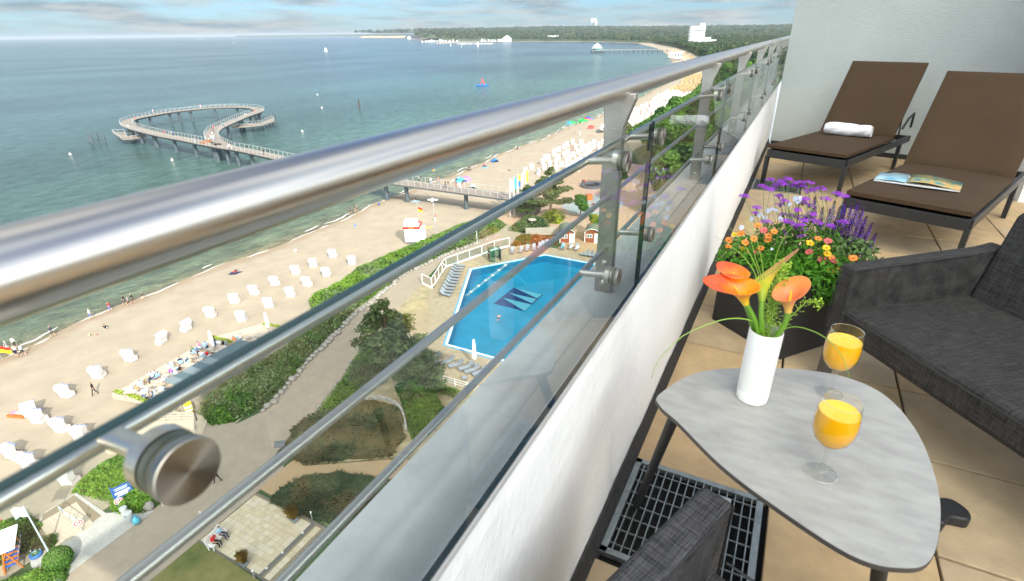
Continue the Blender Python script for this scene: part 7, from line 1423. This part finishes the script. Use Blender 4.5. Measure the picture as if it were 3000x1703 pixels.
for _ in range(4000):
    if K > 235: break
    y = 105+(RNG.uniform(0, 1)**1.5)*700; x0 = max((-25 if y < 126 else -37) if y < 158 else -1e9, float(shore(y))+40); x = x0+RNG.uniform(0, 1)**1.3*(60+y*.25)
    if x > 12 or (y < 126 and x < -24): continue
    kd = RNG.choice(['oak', 'ash', 'pine', 'lime'], p=[.42, .36, .12, .10]); v = int(RNG.integers(3 if kd in ('oak', 'ash') else (2 if kd == 'pine' else 1)))
    tree(kd, v, (x, y), 2.0, RNG.uniform(8, 14), {'oak': 'dark green broadleaf tree in the park wood beside the beach', 'ash': 'mid green leafy tree in the park wood beside the beach', 'pine': 'dark pine in the park wood beside the beach', 'lime': 'light yellow green tree in the park wood beside the beach'}[kd], 'trees in the park wood', RNG.uniform(0, 6.28)); K += 1

# ================================================================ far coast, forest, town
CO = [(-484, 1800), (-621, 1966), (-769, 2105), (-965, 2176), (-1162, 2268), (-1240, 2180), (-1330, 2120), (-1560, 2330), (-2171, 2870), (-2500, 3500), (-3087, 4225), (-3604, 4457), (-4339, 4788), (-4700, 5500), (-4000, 9500), (400, 9500), (400, 1800)]
def hill(x, y):
    r = np.hypot(x, y); t = np.clip((r-2500)/2700, 0, 1); t = t*t*(3-2*t); P = np.stack([np.asarray(x), np.asarray(y)], -1); return 2.5+t*(46+11*wob(P, .0016)+5*wob(P, .006, 2))
X, Y = np.meshgrid(np.linspace(-4800, 500, 90), np.linspace(1780, 9500, 110)); P = np.stack([X.ravel(), Y.ravel()], 1); ins = inside(P, CO); i = np.arange(len(P)).reshape(X.shape); F = np.stack([i[:-1, :-1], i[:-1, 1:], i[1:, 1:], i[1:, :-1]], -1).reshape(-1, 4); F = F[ins[F].all(1)]
o = link(npmesh('far_hills', np.column_stack([P, hill(P[:, 0], P[:, 1])-.3]), F, 'meadow', True), 'far_hills'); o['kind'] = 'structure'
o = MB().prism(CO, -2, 1.6, bottom=False).build('far_beach', 'sand'); o['kind'] = 'structure'
leafmat('wood_dark', (.008, .024, .012), (.028, .055, .022)); leafmat('wood_mid', (.014, .036, .014), (.045, .080, .026)); leafmat('wood_olive', (.028, .042, .014), (.075, .095, .03))
Fs = []; Vs = {m_: [] for m_ in ('wood_dark', 'wood_mid', 'wood_olive')}
def crown_at(x, y, z, r, n, size, m_):
    a = unit(RNG.normal(size=(n, 3))); a[:, 2] = np.abs(a[:, 2])*1.1-.15; C = np.array([x, y, z])+a*np.array([r, r, r*.85]); V_, _ = cards(C, size, 1.3, a, .5); Vs[m_].append(V_)
Q = scatter(CO, 130000); r_ = np.hypot(Q[:, 0], Q[:, 1]); d_ = edge_dist(Q, CO[:13]); pr_ = np.where(r_ < 3000, .22, np.where(r_ < 5300, .12, .015))*(d_ > 28); keep = RNG.random(len(Q)) < pr_; Q = Q[keep]
town = inside(Q, [(-1240, 2180), (-1330, 2120), (-1560, 2330), (-2171, 2870), (-2100, 3000), (-1500, 2500), (-1200, 2330)]) & (RNG.random(len(Q)) < .8); Q = Q[~town]
for x, y in Q:
    r = math.hypot(x, y); big = 1 if r < 3000 else (1.6 if r < 5000 else 2.4); rad = RNG.uniform(6, 10)*big; z = float(hill(x, y)); crown_at(x, y, z+(8 if r < 3000 else 6), rad, 46 if r < 3000 else 30, rad*.62, RNG.choice(list(Vs), p=[.36, .40, .24]))
# wood on the near side of the bay
for _ in range(2300):
    y = RNG.uniform(560, 1900); x = float(shore(y))+44+RNG.uniform(0, 1)**1.4*330; 
    if x > 30: continue
    z = 2+min(1, max(0, (y-600)/1200))*max(0, min(1, (x-float(shore(y))-200)/600))*25; crown_at(x, y, z+6.5, RNG.uniform(4.5, 7.5), 64, 3.0, RNG.choice(list(Vs), p=[.36, .42, .22]))
wood = empty('far_wood', (0, 0, 0), 0, 'dense green woods covering the far shore of the bay', 'wood'); wood['kind'] = 'stuff'
for m_, L_ in Vs.items():
    V_ = np.concatenate(L_); link(npmesh('foliage', V_, np.arange(len(V_)).reshape(-1, 4), m_), 'foliage', wood)['kind'] = 'stuff'
# hotel block across the bay
def dirxy(px, dist): d = FW + RT*((px-1500)/FPX) - UP*((90-851.5)/FPX); d = Vector((d.x, d.y)).normalized(); return d*dist, math.atan2(d.y, d.x)
pt, ang = dirxy(2043, 1300); mat('far_white', (.42, .44, .45), .8); mat('far_window', (.08, .10, .12), .4); mat('far_grey', (.40, .43, .45), .7); mat('roof_red', (.25, .09, .05), .8)  # distant walls: one pale white, one slightly greyer
tw_ = empty('tower_hotel', (*pt, 2), ang-R(90), 'white terraced tower hotel rising from the woods across the bay', 'building')
b = MB(); b.box((4, 0, 21), (24, 16, 42)); b.box((9, 2, 44), (11, 10, 5)); b.build('wall', 'far_white', tw_)
for k in range(9): MB().box((-11.5-.35*k*.8+2, -1, 6+k*4.1), (10+.5*(9-k), 14, 1.3)).build('balcony', 'far_white', tw_); MB().box((-10.5, -.5, 8+k*4.1), (7, 13, 2.6)).build('window_band', 'far_grey', tw_)
for k in range(7): MB().box((-3+k*2.4, -8.05, 33.5), (1.5, .3, 2.2)).build('window', 'far_window', tw_)
b = MB(); b.box((27, -2, 8), (26, 16, 16)); b.box((22, -2, 18), (14, 14, 5)); b.build('annex', 'far_white', tw_)
for k in range(6):
    for j in range(2): MB().box((16+k*4, -10.1, 6+j*5), (1.8, .3, 2.2)).build('window', 'far_window', tw_)
def house(px, dist, w, h, d, label, roof=None, m='far_white', z=2, group=None, name='house'):
    p, a = dirxy(px, dist); g = empty(name, (*p, z), a-R(90), label, 'building', group); b = MB(); b.box((0, 0, h/2), (w, d, h)); b.build('wall', m, g)
    if roof: b = MB(); b.extr([(-w/2-.3, h), (w/2+.3, h), (0, h+w*.32)], (0, -d/2-.2, 0), (1, 0, 0), (0, 0, 1), (0, 1, 0), d+.4); b.build('roof', roof, g)
    for k in range(3): MB().box((-w/3+k*w/3, -d/2-.06, h*.55), (w*.14, .12, h*.3)).build('window', 'far_window', g)
house(1996, 800, 10, 8.5, 9, 'white flat roofed house at the edge of the far beach'); house(1974, 840, 7, 6, 8, 'small white gabled house beside the far beach', 'far_white'); house(1738, 6200, 55, 125, 50, 'pale high rise tower far behind the wooded hills', None, 'far_grey', 30); house(1745, 6150, 25, 105, 40, 'white slab block beside the pale far high rise', None, 'far_white', 30); house(1621, 2500, 45, 6, 20, 'long low white building above the far tree line', None, 'far_white', 16); house(1485, 2250, 34, 14, 20, 'grey boat hall with white roof at the marina', 'far_white', 'far_grey')
for k, px in enumerate((1235, 1245, 1254, 1262, 1270, 1279, 1288, 1296, 1305, 1316, 1326, 1338, 1412, 1420, 1432, 1442, 1450, 1462, 1470)):
    house(px, 2330+RNG.uniform(0, 160)-(px-1235)*.2, RNG.uniform(7, 13), RNG.uniform(5, 9), 10, ['white gabled house among the trees of the marina town', 'white house with dark roof in the marina town'][k % 2], ['far_white', 'roof_slate', None][k % 3], 'far_white', 3, 'houses of the marina town')
house(1197, 3900, 24, 12, 20, 'lone white house on the far headland shore', 'far_white')
p, _ = dirxy(1150, 5400)
mat('cliff_sand', (.45, .36, .24), .9); b = MB(); cl = [(-3300, 4330), (-3604, 4455), (-3900, 4590), (-4150, 4700)]
for i in range(3): (x0, y0), (x1, y1) = cl[i], cl[i+1]; b.add([(x0, y0-8, 1), (x1, y1-8, 1), (x1, y1+12, 15+4*(i % 2)), (x0, y0+12, 14+5*((i+1) % 2))], [(0, 1, 2, 3)])
o = b.build('sand_cliff', 'cliff_sand'); tag(o, 'bare sandy cliff on the far headland', 'cliff', kind='structure')
# marina masts and sailing boats
def boat(xy, h, label, sail, group, s_=1.):
    g = empty('sailing_boat', (*xy, 0), RNG.uniform(0, 6.28), label, 'boat', group); b = MB(); b.prism([(-4, -.9), (1.5, -1.2), (4.5, 0), (1.5, 1.2), (-4, .9)], -.3, 1.0); b.build('hull', 'sail_white', g); MB().tube([(0, 0, .8), (0, 0, h)], .12*s_, 5).build('mast', 'pier_rail', g)
    if sail: b = MB(); b.add([(.2, 0, 1.6), (-3.6, .4, 1.7), (.1, 0, h*.97)], [(0, 1, 2)]); b.add([(.4, 0, 1.5), (4.0, -.3, 1.5), (.2, 0, h*.9)], [(0, 1, 2)]); b.build('sail', 'sail_white', g)
for k in range(30): px = 1338+k*3.6; p, _ = dirxy(px, 2080+RNG.uniform(-30, 60)); boat(p, RNG.uniform(12, 22), 'moored sailing boat with bare mast in the far marina', False, 'boats moored in the marina', 2.2)
for q in ((1645, 385), (1805, 400), (2055, 390)): boat(zk(*q, 0), 15, 'small white sailing boat under sail off the marina', True, 'boats sailing off the marina')
for q in ((1755, 325), (2447, 385), (1503, 300)): boat(z1(*q, 0), 9, 'tiny white sail out on the open sea', True, 'boats on the open sea')
o = MB().prism([(-1560, 2325), (-1250, 1815), (-1236, 1815), (-1225, 1990), (-1240, 2180)], -1, 1.2).build('breakwater', 'granite'); tag(o, 'low stone breakwater before the far marina', 'breakwater')
# pagoda pier
pg0 = zl(1275, 492, 0); pg = empty('tea_house_pier', (*pg0, 0), 0, 'long pier with a white pagoda roofed tea house at its end', 'pier'); mat('pagoda_white', (.80, .78, .76), .6); mat('pagoda_teal', (.10, .30, .28), .5)
e1 = zl(2180, 478, 0); dv = Vector((e1[0]-pg0[0], e1[1]-pg0[1])); a_ = math.atan2(dv.y, dv.x); Lp = dv.length+25
b = MB(); b.box((0, 0, 4.2), (22, 18, .8)); b.build('platform', 'pier_deck', pg, rz=a_); MB().lathe([(7.2, 4.6), (7.2, 8.0)], 8).build('tea_house', 'pagoda_teal', pg); MB().lathe([(10.5, 8.4), (6.5, 10.2), (6.2, 10.3)], 8).build('lower_roof', 'pagoda_white', pg); MB().lathe([(5.6, 10.2), (5.6, 11.6)], 8).build('clerestory', 'pagoda_white', pg); MB().lathe([(8.6, 11.8), (4.0, 13.8), (1.2, 15.6), (.05, 17.2)], 8).build('upper_roof', 'pagoda_white', pg)
bb = MB(); bb.box((Lp/2, 0, 4.3), (Lp, 3.6, .5)); bb.build('walkway', 'pier_deck', pg, rz=a_); bb = MB(); bb.box((Lp/2, 1.7, 5.3), (Lp, .12, .1)); bb.box((Lp/2, -1.7, 5.3), (Lp, .12, .1)); bb.build('handrail', 'pier_rail', pg, rz=a_)
pmm = MB().lathe([(.5, -2), (.5, 4.1)], 8).mesh('pile', 'pier_steel')
for k in range(14): 
    for s_ in (-1.2, 1.2): x = 14+k*(Lp-20)/13; link(pmm, 'pile', pg, (x*math.cos(a_)-s_*math.sin(a_), x*math.sin(a_)+s_*math.cos(a_), 0))
for x in (-9, -3, 3, 9):
    for y in (-7, 0, 7): link(pmm, 'pile', pg, (x*math.cos(a_)-y*math.sin(a_), x*math.sin(a_)+y*math.cos(a_), 0))
# distant coast strip behind everything
o = MB().prism([(-13500, 10500), (-9300, 10300), (-5200, 9600), (-5000, 13000), (-14000, 14000)], -2, 34).build('distant_coast', 'meadow'); o['kind'] = 'structure'

# ================================================================ foam along the waterline
mat('foam', (.82, .84, .84), .7)
b = MB()
for row, off in ((0, .25), (1, -1.3)):
    y = -20.0
    while y < 330:
        L_ = RNG.uniform(2, 9); yy = np.arange(y, y+L_, .5)
        if len(yy) > 2 and RNG.random() < (.8 if row == 0 else .35):
            x = shore(yy)+off+.25*np.sin(yy*.8)+.1*np.sin(yy*2.3); w = .14*np.sin(np.linspace(.2, 2.9, len(yy)))*RNG.uniform(.5, 1.4); n = len(yy)
            b.add([(x[i]-w[i], yy[i], max(.012, ZB((x[i], yy[i]))+.012)) for i in range(n)]+[(x[i]+w[i], yy[i], max(.012, ZB((x[i], yy[i]))+.014)) for i in range(n)], [(i, n+i, n+i+1, i+1) for i in range(n-1)])
        y += L_+RNG.uniform(.3, 4)
o = b.build('surf_foam', 'foam'); tag(o, 'thin broken lines of white foam along the waterline', 'foam', kind='stuff')
# lettering becomes plain mesh
dg = bpy.context.evaluated_depsgraph_get()
for o in [q for q in list(COL.objects) if q.type == 'FONT']:
    me = bpy.data.meshes.new_from_object(o.evaluated_get(dg)); k = link(me, 'lettering' if o.name.startswith('lett') else 'number', o.parent); k.matrix_local = o.matrix_local.copy(); bpy.data.objects.remove(o)
# ================================================================ sea air
hz = MB().box((-9000, 16000, 41), (70000, 60000, 90)).mesh('haze', 'white_paint'); hm = bpy.data.materials.new('haze'); hm.use_nodes = True; t = hm.node_tree; t.nodes.clear()
ho = nn(t, 'ShaderNodeOutputMaterial'); pv = nn(t, 'ShaderNodeVolumePrincipled'); pv.inputs['Color'].default_value = (.80, .90, 1, 1); pv.inputs['Density'].default_value = 6e-5; pv.inputs['Anisotropy'].default_value = .2; t.links.new(pv.outputs[0], ho.inputs['Volume'])
hz.materials.clear(); hz.materials.append(hm); ho_ = link(hz, 'haze'); tag(ho_, 'thin pale sea haze over the bay', 'haze', kind='stuff')
